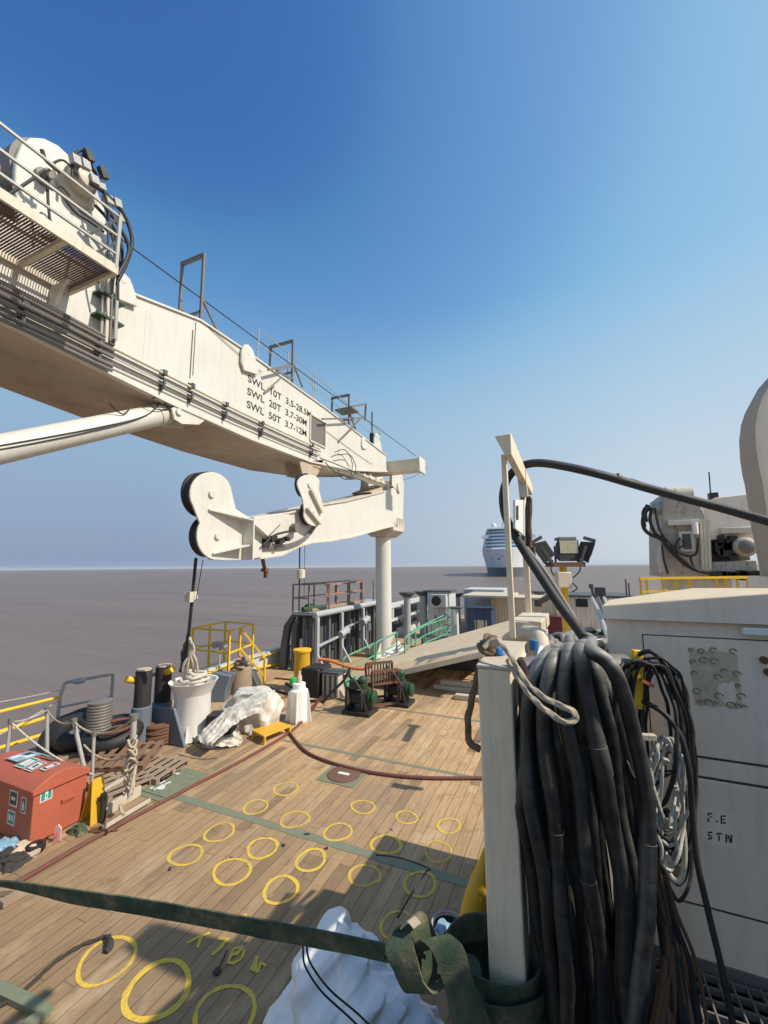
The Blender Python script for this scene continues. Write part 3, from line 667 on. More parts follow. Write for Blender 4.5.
# slewing cylinder between boom and jib
a_, b_ = at(322,463,X=-7.35), at(394,488,X=-7.35)
lc2 = MB().tube([a_, a_.lerp(b_,.8)], .16, 20).tube([a_.lerp(b_,.8), a_.lerp(b_,.97)], .10, 16).build('knuckle_cylinder', 'cream', cr)
mm = MB(); mm.bar(a_.lerp(b_,.06)+Vector((.17,0,0)), a_.lerp(b_,.82)+Vector((.17,0,0)), .06)
for i in range(9):
    t = .08+.09*i; q_ = a_.lerp(b_, t); mm.cbox(q_+Vector((.17,0,.03*(i%2))), (.12,.16+.05*(i%3),.16), rx=-.25)
mm.build('valve_bank', 'creamr', lc2)
for k, pp in enumerate(([(335,452),(345,450),(352,462),(350,478),(342,478),(338,470)],[(338,455),(350,455),(356,468),(352,477)],[(325,462),(335,472),(350,476),(365,482)],[(320,458),(333,463),(350,470),(372,480)])):
    MB().tube(spline([at(x, y, X=CX+.16+.03*k) for x, y in pp], 8), .016, 6).build('hydraulic_hose', 'rubber', lc2)
br = MB(); z_ = 7.26
for x in (-7.16, -7.7): br.prism(ply([(298,462),(322,460),(318,471),(314,478),(301,475)], X=-7.16), 'X', x, x+.06)
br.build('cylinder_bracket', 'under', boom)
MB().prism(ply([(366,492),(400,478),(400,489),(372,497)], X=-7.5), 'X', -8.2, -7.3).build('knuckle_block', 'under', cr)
# ================================================================== PORT SIDE AND MID DECK
def G(x, y): return at(x, y, Z=0)
def Dof(p): return -p.x*sin(YAW)+p.y*cos(YAW)
# ---- boom rest column
lx, ly = -7.68, 17.45
t = thing('boom_rest_column', (lx, ly, 0), 'tall cream round column carrying the end of the crane arm', 'column')
MB().lathe((lx, ly, 0), [(.55,0),(.55,.05),(.36,.06),(.355,5.35)], 40).build('shaft', 'cream', t)
s_ = MB(); s_.prism([(lx-.75,5.62),(lx-.35,5.36),(lx+.35,5.36),(lx+.75,5.62),(lx+.75,5.78),(lx-.75,5.78)], 'Y', ly-.55, ly+.75)
for k in range(4): s_.prism([(ly+.0+.22*k, 5.78),(ly+.2+.22*k,5.78),(ly+.1+.22*k,6.25)], 'X', lx+.66, lx+.74)
s_.build('saddle', 'creamr', t, bevel=.01)
w_ = MB()
for k, a in enumerate((.0, 1.6, 3.1, 4.7)): w_.add([(lx+.36*cos(a), ly+.36*sin(a), .06), (lx+.95*cos(a), ly+.95*sin(a), .06), (lx+.36*cos(a), ly+.36*sin(a), .7), (lx+.36*cos(a+.06), ly+.36*sin(a+.06), .06), (lx+.95*cos(a+.03), ly+.95*sin(a+.03), .06), (lx+.36*cos(a+.06), ly+.36*sin(a+.06), .7)], [(0,1,2),(5,4,3),(0,3,4,1),(1,4,5,2),(2,5,3,0)])
w_.build('foot_gusset', 'cream', t)

# ---- dark framed pontoon / gate block on the port side, handrail on top
t = thing('steel_frame_block', (-9.5, 14, 0), 'big dark grey ribbed steel block with pale posts, rail on top, left of the column', 'steel block')
X0, X1, Ya, Yb, H = -10.35, -9.05, 14.0, 20.6, 2.25
b = MB(); b.box((X0+.2, Ya+.25, 0), (X1-.45, Yb, H-.15)); b.build('core', 'dkgrey', t, bevel=.05)
b = MB(); b.prism([(X0-.35,0),(X0-.3,.9),(X0-.15,1.7),(X0+.25,2.2),(X1,2.25),(X1,2.12),(X0+.35,2.06),(X0+.1,1.65),(X0,.9),(X0-.05,0)], 'Y', Ya-.12, Ya+.1)
b.prism([(X0+.2,0),(X0+.2,1.7),(X0+.45,2.0),(X0+.55,1.9),(X0+.42,1.6),(X0+.42,0)], 'Y', Ya-.1, Ya+.1); b.build('end_rib', 'dkgrey', t, bevel=.02)
for i, x in enumerate((X0+.75, X0+1.05)): MB().box((x, Ya-.1, 0), (x+.07, Ya+.1, 2.05)).build('rib', ('bluegrey','dkgrey')[i], t)
MB().box((X0+.50, Ya+.02, .3), (X0+.68, Ya+.12, 1.2)).build('pale_patch', 'lgrey', t, bevel=.03)
b = MB(); b.box((X0+.25, Ya-.13, H-.11), (X1+.0, Yb, H)); b.cyl((X1-.02, Ya-.1, H-.1), (X1-.02, Yb, H-.1), .12); b.build('top_beam', 'grey', t)
ys = [Ya-.02, 15.9, 17.95]
for y in ys:
    b = MB(); b.box((X1, y-.08, 0), (X1+.13, y+.08, H-.2)); b.prism([(X1+.02,0),(X1+.55,0),(X1+.14,.65),(X1+.02,.65)], 'Y', y-.05, y+.05); b.build('post', 'grey', t, bevel=.01)
for y, z in ((15.9, 1.25), (17.95, 1.5)):
    b = MB(); b.cyl((X1+.14, y-.25, z-.1), (X1+.2, y+.25, z+.05), .15); b.cbox((X1+.2, y+.2, z+.02), (.2,.3,.22)); b.build('hinge', 'grey', t, bevel=.01)
MB().bar((X1+.05, 14.0, .95), (X1+.05, 15.9, 1.1), .08).bar((X1+.05, 16.0, 1.35), (X1+.05, 17.9, 1.5), .07).build('brace', 'grey', t)
for i in range(7):
    y = 14.4+i*.88; MB().box((X1-.35, y, .02), (X1-.18, y+.12, H-.2)).box((X1-.4, y+.3, .4+.2*(i%3)), (X1-.2, y+.6, .75+.2*(i%3))).build('rib', ('dkgrey','bluegrey')[i%2], t)
r_ = MB()
for (xx) in (X1-.15, X0+.4):
    for z in (.55, 1.08): r_.bar((xx, 13.7, H+z), (xx, 19.6, H+z), .045)
    for y in (13.7, 15.2, 17.0, 18.3, 19.6): r_.bar((xx, y, H), (xx, y, H+1.1), .05)
for z in (.55, 1.08): r_.bar((X1-.15, 13.7, H+z), (X0+.4, 13.7, H+z), .045)
r_.build('top_rail', 'dsteel', t)
r_ = MB()
for z in (.1, .6, 1.0): r_.bar((X1-.35, 15.2, H+z), (X1-.35, 18.8, H+z), .05)
for y in (15.4, 16.2, 17.2, 18.6): r_.bar((X1-.35, y, H), (X1-.35, y, H+1.0), .06)
r_.build('rust_pink_rail', paint('primer_pink', (.45,.22,.16), .7, .4, .2, 3), t)
MB().box((X0+.5, 14.1, H+.02), (X1-.25, 18.9, H+.12)).build('walkway', 'wood', t)
b = MB(); b.cyl((X1-.5, 13.8, H+.12), (X1-.2, 15.0, H+.12), .09); b.cyl((X1-.5, 14.1, H+.12), (X1-.45, 14.5, H+.12), .17); b.build('shaft', 'dkgreen', t)
# bulwark frames beyond the column
def framewall(y0, y1, xx, h, n_):
    t = thing('openwork_bulwark', (xx, y0, 0), 'pale grey open bulwark frame with two windows, right of the round column', 'bulwark')
    b = MB(); L = (y1-y0)/n_
    b.box((xx, y0, h-.28), (xx+.16, y1, h)); b.box((xx, y0, h*.48), (xx+.15, y1, h*.48+.14)); b.box((xx,y0,0),(xx+.1,y1,h*.16))
    b.build('rail', 'lgrey', t, bevel=.015)
    for i in range(n_+1): MB().box((xx-.1, y0+i*L-.13, 0), (xx+.2, y0+i*L+.13, h-.001)).build('post', 'lgrey', t, bevel=.015)
    for i in range(n_): MB().box((xx+.01, y0+i*L+.45, h*.48+.14), (xx+.12, y0+i*L+.8, h-.28)).build('rib', 'grey', t)
    MB().box((xx-.65, y0, 0), (xx-.55, y1, h*.9)).build('back_plate', 'dkgrey', t)
    return t
framewall(21.3, 29.5, -9.2, 1.95, 3)
# bitts with flared caps showing above it
def cap(px, ptop, D, w_, label, hgt=None):
    p = at(px, ptop, D=D); z = p.z
    t = thing('ventilator', (p.x, p.y, 0), label, 'ventilator', 'flared vents along the far deck')
    MB().lathe((p.x, p.y, 0), [(w_*.45,0),(w_*.42,z-.35),(w_*.5,z-.25)], 20).build('stem', 'grey', t)
    MB().lathe((p.x, p.y, z-.26), [(w_*.5,0),(w_,.17),(w_*1.02,.25),(w_*.9,.26)], 20).build('flared_head', 'dkgrey', t)
cap(407, 592, 22, .42, 'grey flared vent just right of the round column, near the pale frame')
cap(423, 591, 24.5, .52, 'grey flared vent at the right end of the pale bulwark frame')
cap(443, 590, 27, .5, 'flared vent behind the small cabin with the air conditioner')
cap(457, 593, 29, .45, 'flared vent behind the tall grey post')
cap(492, 590, 31, .6, 'flared vent above the beige container, left of the white gantry upright')
cap(501, 594, 31, .5, 'low flared vent above the beige container close to the white gantry upright')
cap(539, 591, 31, .55, 'flared vent right of the second gantry upright')
# dark struts at the right end
t = MB().bar(at(425,595,D=24.5), at(438,622,D=23.5), .16).bar(at(428,600,D=24.6), at(432,622,D=24), .1)
o = t.build('raking_strut', 'dkgrey', None, loc=tuple(at(432,618,D=24))); tag(o, 'dark slanting steel strut between the pale frame and the small cabin', 'strut')

# ---- green gangway guard rail
t = thing('green_guard_rail', tuple(at(345,684,D=14)), 'green tubular guard rail running up beside the sloping plate', 'guard rail')
GP = [(343,685,14.2),(374,668,15.5),(397,656,17.),(404,650,17.6),(455,629,22)]
lo_ = atd(GP)
def railrow(pts, h, post_every, nm='rail_panel', r_=.032):
    b = MB()
    top_ = [p+Vector((0,0,h)) for p in pts]
    b.tube(densify([pts[0]+Vector((0,0,.02)), pts[0]+Vector((0,0,h*.9)), top_[0]+(top_[1]-top_[0])*.06]+top_[1:], .4), r_, 7)
    b.tube(densify([p+Vector((0,0,h*.5)) for p in pts], .4), r_*.85, 7); b.tube(densify([p+Vector((0,0,.08)) for p in pts], .4), r_, 7)
    L = sum((b_-a_).length for a_, b_ in zip(pts[:-1], pts[1:])); k = max(1, int(L/post_every)); dd = densify(pts, L/k*.999)
    for p in dd: b.tube([p, p+Vector((0,0,h))], r_, 7)
    return b.build(nm, 'green', t)
railrow(lo_[:2], .86, .9); railrow([lo_[1]+Vector((.05,.05,0)), lo_[2]], .9, .9)
railrow([lo_[2]+Vector((.5,.3,0)), lo_[4]], .95, 1.1); 
sec = atd([(405,660,15.8),(425,645,18),(452,633,21)]); railrow(sec, .8, .9)
MB().add([p for p in (lo_[0]+Vector((0,0,.02)), lo_[2]+Vector((0,0,.02)), lo_[2]+Vector((.35,-.35,.02)), lo_[0]+Vector((.45,-.25,.02)))]+[p for p in (lo_[0], lo_[2], lo_[2]+Vector((.35,-.35,0)), lo_[0]+Vector((.45,-.25,0)))], [(0,1,2,3),(7,6,5,4),(0,4,5,1),(1,5,6,2),(2,6,7,3),(3,7,4,0)]).build('toe_board', 'green', t)
q = atd([(383,652,17.2),(398,641,18),(408,656,17),(392,668,16.4)])
o = MB().add(q+[p+Vector((.03,.04,.0)) for p in q], [(0,1,2,3),(7,6,5,4),(0,4,5,1),(1,5,6,2),(2,6,7,3),(3,7,4,0)]).build('metal_sheet', 'whiter', None, loc=tuple(q[3])); tag(o, 'tilted white metal sheet leaning at the foot of the round column', 'sheet')

# ---- sloping ramp plate
YR0 = 13.0
c = [at(352,681,Y=YR0), at(484,650.5,Y=YR0), None, None]
c[2] = at(540,612, D=19); c[3] = at(413,647, D=17)
far = [at(346,672,D=14.9), c[3], c[2]]
poly = [c[0], c[1], c[2], c[3], far[0]]
t = thing('loading_ramp', tuple(Vector((c[0].x, c[0].y, 0))), 'wide sloping beige steel plate raised over a dark gap on the deck', 'ramp')
b = MB(); n_ = len(poly); b.add(poly+[p-Vector((0,0,.06)) for p in poly], [tuple(range(n_)), tuple(range(n_, 2*n_))[::-1]]+[(i, (i+1)%n_, n_+(i+1)%n_, n_+i) for i in range(n_)])
b.build('plate', 'ramp', t)
MB().bar(c[0]+Vector((0,-.03,-.09)), c[1]+Vector((0,-.03,-.09)), .08, .16).build('edge_beam', 'creamr', t)
MB().bar(c[0]+Vector((.6,2.2,-.14)), c[1]+Vector((.2,2.2,-.2)), .12, .16).build('edge_beam', 'dkgrey', t)
b = MB(); 
for k in range(2): b.box((-3.2+1.6*k, 15.8, 0), (-3.05+1.6*k, 15.95, .9))
b.build('support_leg', 'dkgrey', t)
o = MB().box((-6.0, 16.3, 0), (1.5, 16.6, .75)).build('cargo_coaming', 'dkgrey', None, loc=(-2,16.3,0), bevel=.02); tag(o, 'dark steel coaming across the deck under the sloping ramp', 'coaming')
# timber dunnage under the ramp
for k, (x, y, l_, z) in enumerate(((-4.2,13.6,1.9,.0),(-4.0,13.75,2.2,.14),(-3.3,12.9,1.6,0),(-2.6,13.3,1.3,.0))):
    o = MB().cbox((x+l_/2, y, z+.08), (l_, .22, .13), rz=.04*k-.05).build('timber_baulk', 'woodp', None, loc=(x+l_/2, y, z), bevel=.01)
    tag(o, ('lowest long timber baulk in the shade under the ramp','long timber baulk lying on another under the ramp','pale timber baulk at the sunny edge under the ramp','short timber baulk under the ramp nearest the white post')[k], 'timber', 'timber baulks under the ramp')

# ---- far deck: small cabin with air conditioner, post, blue cabinet, containers
p = at(441,636,D=23.5); x, y = p.x, p.y
t = thing('air_conditioned_cabin', (x, y, 0), 'narrow pale grey cabin with an air conditioner on its wall', 'cabin')
MB().box((x-.75, y, .15), (x+.55, y+1.4, 2.55)).build('wall', 'lgrey', t, bevel=.02)
MB().box((x-.95, y-.1, 2.552), (x+.65, y+1.5, 2.64)).build('roof', 'dkgrey', t)
ac = MB().box((x-.45, y-.4, 1.75), (x+.45, y-.03, 2.45)).build('air_conditioner', 'lgrey', t, bevel=.02)
MB().lathe((x-.1, y-.43, 2.1), [(.27,0),(.27,.03),(.1,.035)], 24, 'Y').build('fan_grille', 'black', ac)
MB().box((x-.1, y-.12, .95), (x+.35, y-.02, 1.7)).build('wall_box', 'grey', t)
b = MB()
p = at(420,640,D=20)
t = thing('deck_planks_stack', (p.x, p.y, 0), 'low brown stack of steel gratings beside the green rail', 'stack')
for k in range(4): MB().cbox((p.x+1.0, p.y+.8, .12+.13*k), (2.4-.1*k, 1.4, .09), rz=.25+.02*k).build('layer', ('rusty','wood','rusty','dsteel')[k], t)
p = at(455,635,D=20.5); x, y = p.x, p.y
t = thing('mooring_post', (x, y, 0), 'tall square light grey post with white plate between cabin and blue cabinet', 'post')
MB().box((x-.17, y-.17, 0), (x+.17, y+.17, 1.95)).build('shaft', 'lgrey', t, bevel=.02)
MB().box((x-.2, y-.2, 1.952), (x+.4, y+.3, 2.02)).build('cap', 'dkgrey', t); MB().box((x+.0, y-.19, 1.2), (x+.12, y-.173, 1.85)).build('plate', 'plastw', t)
p = at(481,631,D=23.5); x, y = p.x, p.y
t = thing('blue_cabinet', (x, y, 0), 'dark blue cabinet with a white window panel, below the beige roof', 'cabinet')
MB().box((x-.72, y, 0), (x+.62, y+1.1, 1.62)).build('body', 'navy', t, bevel=.02)
MB().box((x-.33, y-.012, .45), (x+.35, y-.002, 1.0)).build('window', 'woodp', t); MB().box((x-.8, y-.06, 1.622), (x+.7, y+1.15, 1.68)).build('lid', 'navy', t)
for i in range(3): MB().box((x-.72+.45*i, y-.04, 0), (x-.66+.45*i, y-.001, 1.6)).build('rib', 'navy', t)
def container(name, x0, x1, y0, y1, h, mat, roofm, label, cat='container'):
    t = thing(name, ((x0+x1)/2, y0, 0), label, cat)
    b = MB(); pr = []; k = int((x1-x0)/.18)
    for i in range(k):
        xx = x0+(x1-x0)*i/k; w__ = (x1-x0)/k; pr += [(xx, y0), (xx+w__*.3, y0), (xx+w__*.4, y0+.035), (xx+w__*.8, y0+.035), (xx+w__*.95, y0)]
    b.prism(pr+[(x1, y1), (x0, y1)], 'Z', .1, h); b.build('wall', mat, t, sm=20)
    b = MB(); b.box((x0-.05, y0-.04, h), (x1+.05, y1, h+.09)); b.box((x0-.05, y0-.05, .0), (x1+.05, y0-.01, .15)); b.build('roof', roofm, t, bevel=.01)
    for xx in (x0-.04, x1-.08): MB().box((xx, y0-.06, .151), (xx+.12, y0-.002, h-.002)).build('corner_post', mat, t)
    return t
p = at(465,630,D=27); 
container('white_container', p.x-.3, p.x+2.3, p.y+1.5, p.y+4, 2.35, 'lgrey', 'lgrey', 'pale container standing behind the blue cabinet')
p = at(494,631,D=25.5)
c_ = container('beige_container', p.x, p.x+3.6, p.y-.2, p.y+2.2, 2.05, 'rampg', 'woodp', 'beige container with a flat wooden roof behind the white gantry uprights')
MB().box((p.x-1.6, p.y-1.2, 2.15), (p.x+1.3, p.y+2.2, 2.28)).build('roof_overhang', 'woodp', c_, bevel=.02)
MB().bar(at(533,622,D=25), at(533,597,D=25), .08).build('door_bar', 'lgrey', c_)
# right hand white cabin
p = at(569,622,D=19); p2 = at(607,622,D=19)
t = container('wheelhouse_cabin', p.x, p.x+2.6, p.y, p.y+2.5, 4-31/F*19, 'whiter', 'dkgrey', 'white corrugated cabin with a dark window right of the yellow lamp pole', 'cabin')
a_, b_ = at(575.5,599,D=18.7), at(588,607,D=18.7)
MB().box((a_.x, p.y-.02, b_.z), (b_.x, p.y-.006, a_.z)).build('window', 'glass', t)
o = MB().box((at(542,615,D=24).x, at(542,615,D=24).y, 0), (at(562,615,D=24).x, at(542,615,D=24).y+2, 1.15)).build('maroon_hatch', 'maroon', None, loc=tuple(at(550,620,D=24)), bevel=.03); tag(o, 'dark maroon hatch box between the gantry upright and the lamp pole', 'hatch')
for k, (x0, y0, d0, x1, y1, d1, w_) in enumerate(((591,586,12,596,606,12,.07),(600,592,7,606,612,7,.10),(538,603,10,555,593,9,.10))):
    a_, b_ = at(x0, y0, D=d0), at(x1, y1, D=d1)
    o = MB().bar(a_, b_, w_).cbox(a_, (w_*1.6,)*3).build('steel_strut', 'dkgrey', None, loc=tuple(b_), bevel=.005)
    tag(o, ('thin dark post standing in front of the white corrugated cabin','dark leaning bar beside the left end of the locker roof','dark grey slanting strut between gantry upright and lamp pole')[k], 'strut')

# ================================================================== PORT RAILS, BOLLARDS, PLATFORM
XP = -10.95
pr = thing('pipe_gate', tuple(G(53,757)), 'grey bent pipe gate frame above the port edge, behind the red box', 'rail')
A, B = at(62.5,683,X=XP), at(113,674,X=XP); A0, B0 = at(53,757,X=XP), at(109,728,X=XP)
MB().tube(densify([A0, at(60,697,X=XP), A+Vector((0,.05,0)), A.lerp(B,.08)+Vector((0,0,.0))]+[A.lerp(B,.92), B, at(112,690,X=XP), B0], .3), .038, 8).build('frame', 'steel', pr)
MB().tube(densify([at(61,707,X=XP), at(110,697,X=XP)], .5), .026, 8).build('mid_rail', 'steel', pr)
MB().lathe(at(79,681,X=XP+.05), [(.10,-.05),(.14,.0),(.10,.06)], 14).build('lamp', 'steel', pr)
yr = thing('yellow_rail', tuple(G(20,770)), 'worn yellow pipe rail along the port edge at the left', 'rail')
for (a_, b_, r_) in (((-30,719),(60,697),.035),((-30,741),(48,717),.042),((-30,757),(58,730),.04)): MB().tube(densify([at(*a_,X=XP), at(*b_,X=XP)], .5), r_, 8).build('rail', 'yellow', yr)
def rope(pts, r_, mat, label, cat='rope', loc=None, k=8, tw=3, parent=None, name='rope', group=None, n=9):
    P = spline(pts, k) if k else pts
    o = MB().tube(densify(P, max(.02, r_*2.2)) if r_ > .006 else P, r_, n, tw, r_*7).build(name, mat, parent, loc=None if parent else tuple(pts[0]))
    if not parent: tag(o, label, cat, group)
    return o
def stanch(px, yt, yb, D, r_, label, group=None, lean=0):
    a_, b_ = at(px+lean, yt, D=D), at(px, yb, D=D)
    t = thing('stanchion', tuple(b_), label, 'stanchion', 'rope fence stanchions'); MB().cyl(b_, a_, r_, n=10).build('post', 'steel', t); MB().cyl(a_-Vector((0,0,.02)), a_+Vector((0,0,.06)), r_*1.5, n=10).build('cap', 'dsteel', t)
    return a_
s1 = stanch(5, 722, 765, 7.6, .03, 'thin grey stanchion at the left edge, above the red box lid', lean=6)
s2 = stanch(47, 710, 752, 9.0, .035, 'short grey stanchion left of the pipe gate foot')
s3 = stanch(84, 722, 768, 7.9, .035, 'leaning pale stanchion in front of the dark tyre', lean=-10)
s4 = stanch(92, 735, 782, 7.3, .025, 'thin stanchion right behind the red box corner', lean=2)
s5 = stanch(130, 718, 795, 7.2, .045, 'thick rope-wrapped stanchion beside the broken pallet', lean=4)
rope(sag(s1, s2, .05), .012, 'ropew', 'white cord strung between the two leftmost stanchions', k=0)
rope(sag(s2, s3, .12), .014, 'rope', 'slack tan rope hanging from the stanchion left of the gate', k=0)
rope(sag(s3, s5, .22), .016, 'rope', 'tan rope sagging to the rope-wrapped stanchion', k=0)
rope(sag(s1, at(94,775,D=7.2), .1), .013, 'ropew', 'pale rope dropping from the left edge to behind the red box', k=0)
rope(sag(at(60,700,X=XP), at(-20,745,X=XP+.4), .02), .01, 'ropew', 'pale line slanting down from the pipe gate to the left edge', k=0)
rope(sag(at(60,690,X=XP), at(-20,705,X=XP+.2), .02), .008, 'ropew', 'thin upper line from the pipe gate above the yellow rail', k=0)
rope(sag(at(84,745,D=7.8), at(133,752,D=7.2), .18), .016, 'rope', 'lower tan rope between the leaning stanchion and the wrapped one', k=0)
kb = []; a_ = at(133,722,D=7.15); b_ = at(129,792,D=7.15)
for i in range(90):
    t_ = .25+.75*(i/89); q = a_.lerp(b_, t_); an = i*.9; R_ = .05+.02*abs(sin(i*.23)); kb.append(q+Vector((R_*cos(an)+.02*sin(i*.4), R_*sin(an), .05*sin(i*1.7))))
rope(kb, .018, 'rope', 'tan rope wound round the thick stanchion with knots', k=3, tw=0)
rope([at(136,765,D=7.1), at(133,780,D=7.0), at(128,800,D=6.9), at(120,806,D=6.8), at(124,815,D=6.7)], .02, 'rope', 'frayed tan rope end lying against the pale planks', k=8)
# mushroom vent on a pale blue pipe
p = at(97,748,D=9.3); t = thing('mushroom_vent', (p.x, p.y, 0), 'grey ribbed vent head on a pale blue pipe near the tyre', 'vent'); zt = at(97,700,D=9.3).z
MB().lathe((p.x, p.y, -.1), [(.16,0),(.16,zt-.55),(.19,zt-.5)], 20).build('pipe', 'lgrey', t)
pf = [(.2,zt-.62)]
for i in range(9): pf += [(.235,zt-.6+.06*i),(.24,zt-.575+.06*i),(.228,zt-.555+.06*i)]
MB().lathe((p.x, p.y, 0), pf+[(.24,zt-.02),(.2,zt)], 24).build('ribbed_head', 'dsteel', t)
# double bollard
def bollard(px, yt, yb, D, mat='blackpipe', label=''):
    p = at(px, yb, D=D); zt = at(px, yt, D=D).z; b0 = p.z; r_ = 7.2/F*D
    t = thing('mooring_bollard', (p.x, p.y, 0), label, 'bollard', 'black bollards with yellow cross pins')
    zm = b0+(zt-b0)*.50
    MB().lathe((p.x, p.y, 0), [(r_*1.22,0),(r_*1.2,zm-.02),(r_*1.05,zm)], 28).build('base', 'bluegrey', t)
    MB().lathe((p.x, p.y, zm), [(r_,0),(r_,zt-zm-.03),(r_*.96,zt-zm)], 28).build('barrel', mat, t)
    MB().lathe((p.x, p.y, zt), [(r_*.9,-.005),(r_*.9,.03)], 24).build('cap', 'sandtop', t)
    return t, p, zt
t, p, zt = bollard(139.5, 670, 742, 9.9, label='left black bollard with a yellow pin pointing left')
q = at(138,681,D=9.9); q2 = at(126,679,D=9.7); MB().cyl(q, q2, .075).build('yellow_pin', 'yellow', t)
t2, p2, zt2 = bollard(160, 666, 737, 10.6, label='right black bollard, next to the white funnel drum')
q = at(164,674,D=10.55); q2 = at(173,669,D=10.4); MB().cyl(q, q2, .07).build('yellow_pin', 'yellow', t2)
MB().cyl(at(145,679,D=9.95), at(155,674,D=10.5), .04).build('cross_rod', 'black', t2)
o = MB().prism([(p.x-1.0, 0), (p.x-.3, .75), (p.x+.6, .8), (p.x+1.0, 0)], 'Y', p.y+.35, p.y+.45)
o = o.build('bulwark_plate', 'bluegrey', None, loc=(p.x, p.y+.4, 0), bevel=.02); tag(o, 'low blue-grey steel plate behind the left black bollard', 'plate')
# fender tyres
def tyre(c, R_, r2, nrm, label, squash=1):
    nrm = Vector(nrm).normalized(); u = nrm.orthogonal().normalized(); v_ = nrm.cross(u); b = MB()
    b.tube([Vector(c)+(u*cos(2*pi*i/36)+v_*sin(2*pi*i/36))*R_ for i in range(36)], r2, 14, closed=True)
    o = b.build('fender_tyre', 'rubber', None, loc=tuple(c)); tag(o, label, 'tyre', 'old tyres at the ship side'); return o
tyre(at(68,738,D=9.8), .40, .16, (.4,-.5,.5), 'big dark tyre leaning behind the leaning stanchion')
tyre(at(82,728,D=9.9), .42, .18, (.2,-.3,.8), 'dark tyre lying over the ship side next to the vent')
tyre(at(113,733,D=9.5), .42, .17, (.1,-.2,1), 'flat dark tyre between vent and left bollard')
o = MB().tube(spline([at(118,735,D=9.3)+Vector((.34*cos(i*.5)*(1-.02*i), .34*sin(i*.5), .02+.012*i)) for i in range(20)], 3), .035, 8).build('coiled_hose', 'rhose', None, loc=tuple(at(118,737,D=9.3))); tag(o, 'loose red brown hose coil left of the rusty wire coil', 'hose coil')
# rusty coil beside the white drum
c_ = G(158,743); t = thing('wire_coil', tuple(c_), 'brown rusty wire rope coiled in a drum shape beside the white funnel drum', 'wire coil')
pts = []
for i in range(340):
    a_ = i*.33; k = int(a_/(2*pi)); pts.append(c_+Vector((.30*cos(a_)*(1+.05*sin(k*2.1)), .30*sin(a_)*(1+.05*sin(k*1.3)), .03+.42*i/340)))
MB().tube(pts, .022, 7).build('outer_turns', 'rusty', t); MB().lathe(c_, [(.27,0),(.27,.44),(.12,.46),(.1,.1)], 24).build('inner_turns', 'rusty', t)

# ---- white funnel drum hanging from the crane
c_ = G(182,742); c_ = c_+Vector((0,.25,0)); D_ = Dof(c_); sc = D_/F
ztop = at(190,680,D=D_).z; zfl = at(190,692,D=D_).z
t = thing('funnel_drum', (c_.x, c_.y, 0), 'white plastic funnel-topped drum filled with rope, under the crane line', 'drum')
r1, r2 = 16*sc, 21.5*sc
MB().lathe((c_.x, c_.y, 0), [(r1,.03),(r1,zfl-.02),(r1*1.03,zfl),(r2,ztop-.01),(r2*1.02,ztop),(r2*.95,ztop-.004),(r1*.95,zfl),(r1*.9,zfl-.05)], 48).build('body', 'plastw', t)
for a in (-.95, .7, 2.6, 4.1):
    d_ = Vector((cos(a), sin(a), 0)); s__ = Vector((-sin(a), cos(a), 0))*.015
    P = [c_+d_*r1*.98+Vector((0,0,.0)), c_+d_*(r1*1.28)+Vector((0,0,.0)), c_+d_*(r1*1.2)+Vector((0,0,.12)), c_+d_*r1*.98+Vector((0,0,.42))]
    b = MB(); b.add([p-s__ for p in P]+[p+s__ for p in P], [(0,1,2,3),(7,6,5,4),(0,4,5,1),(1,5,6,2),(2,6,7,3),(3,7,4,0)]); b.build('fin', 'plastw', t)
# rope heap in it + slings
def heap(c, rx, ry, h, n_, r_, mat, name, label, cat, seed=1, parent=None, tw=3):
    rnd = random.Random(seed); pts = []; a_ = 0
    for i in range(n_):
        a_ += rnd.uniform(.7, 1.5); q = rnd.uniform(.3, 1); t_ = i/n_
        pts.append(Vector(c)+Vector((rx*q*cos(a_)*(1-.5*t_), ry*q*sin(a_)*(1-.5*t_), h*t_*(1-.3*q)+rnd.uniform(0, h*.2))))
    return rope(pts, r_, mat, label, cat, name=name, tw=tw, parent=parent, k=6)
heap((c_.x, c_.y, ztop-.10), r2*.8, r2*.8, .34, 26, .04, 'ropet', 'white_sling_rope', 'pale rope and cloth heaped in the mouth of the white funnel drum', 'rope', 3, tw=0)
zz = at(188,650,D=D_)
t = thing('lifting_sling', tuple(at(190,668,D=D_)), 'dark and pale lifting slings gathered on the crane line above the drum', 'sling')
P1 = [at(189,628,D=D_-.2), at(188,640,D=D_), at(185,650,D=D_), at(184,662,D=D_), at(181,672,D=D_)]
MB().tube(spline(P1, 5), [.035,.035,.04,.045,.05,.055,.06,.065,.07,.07,.075,.08,.08,.08,.08,.07,.07,.06,.06,.05,.05][:len(spline(P1,5))], 8, jitter=.4).build('black_sling', 'roped', t)
for k, (xx, yy) in enumerate(((193,676),(188,680),(197,682),(184,678))): MB().tube(spline([at(189+k,634+3*k,D=D_-.05*k), at(190+k*1.2,652,D=D_-.1), at(xx,664,D=D_-.12), at(xx,yy,D=D_)], 6), .03, 7, jitter=.5).build('pale_sling', ('rope','ropet','rope','ropet')[k], t)

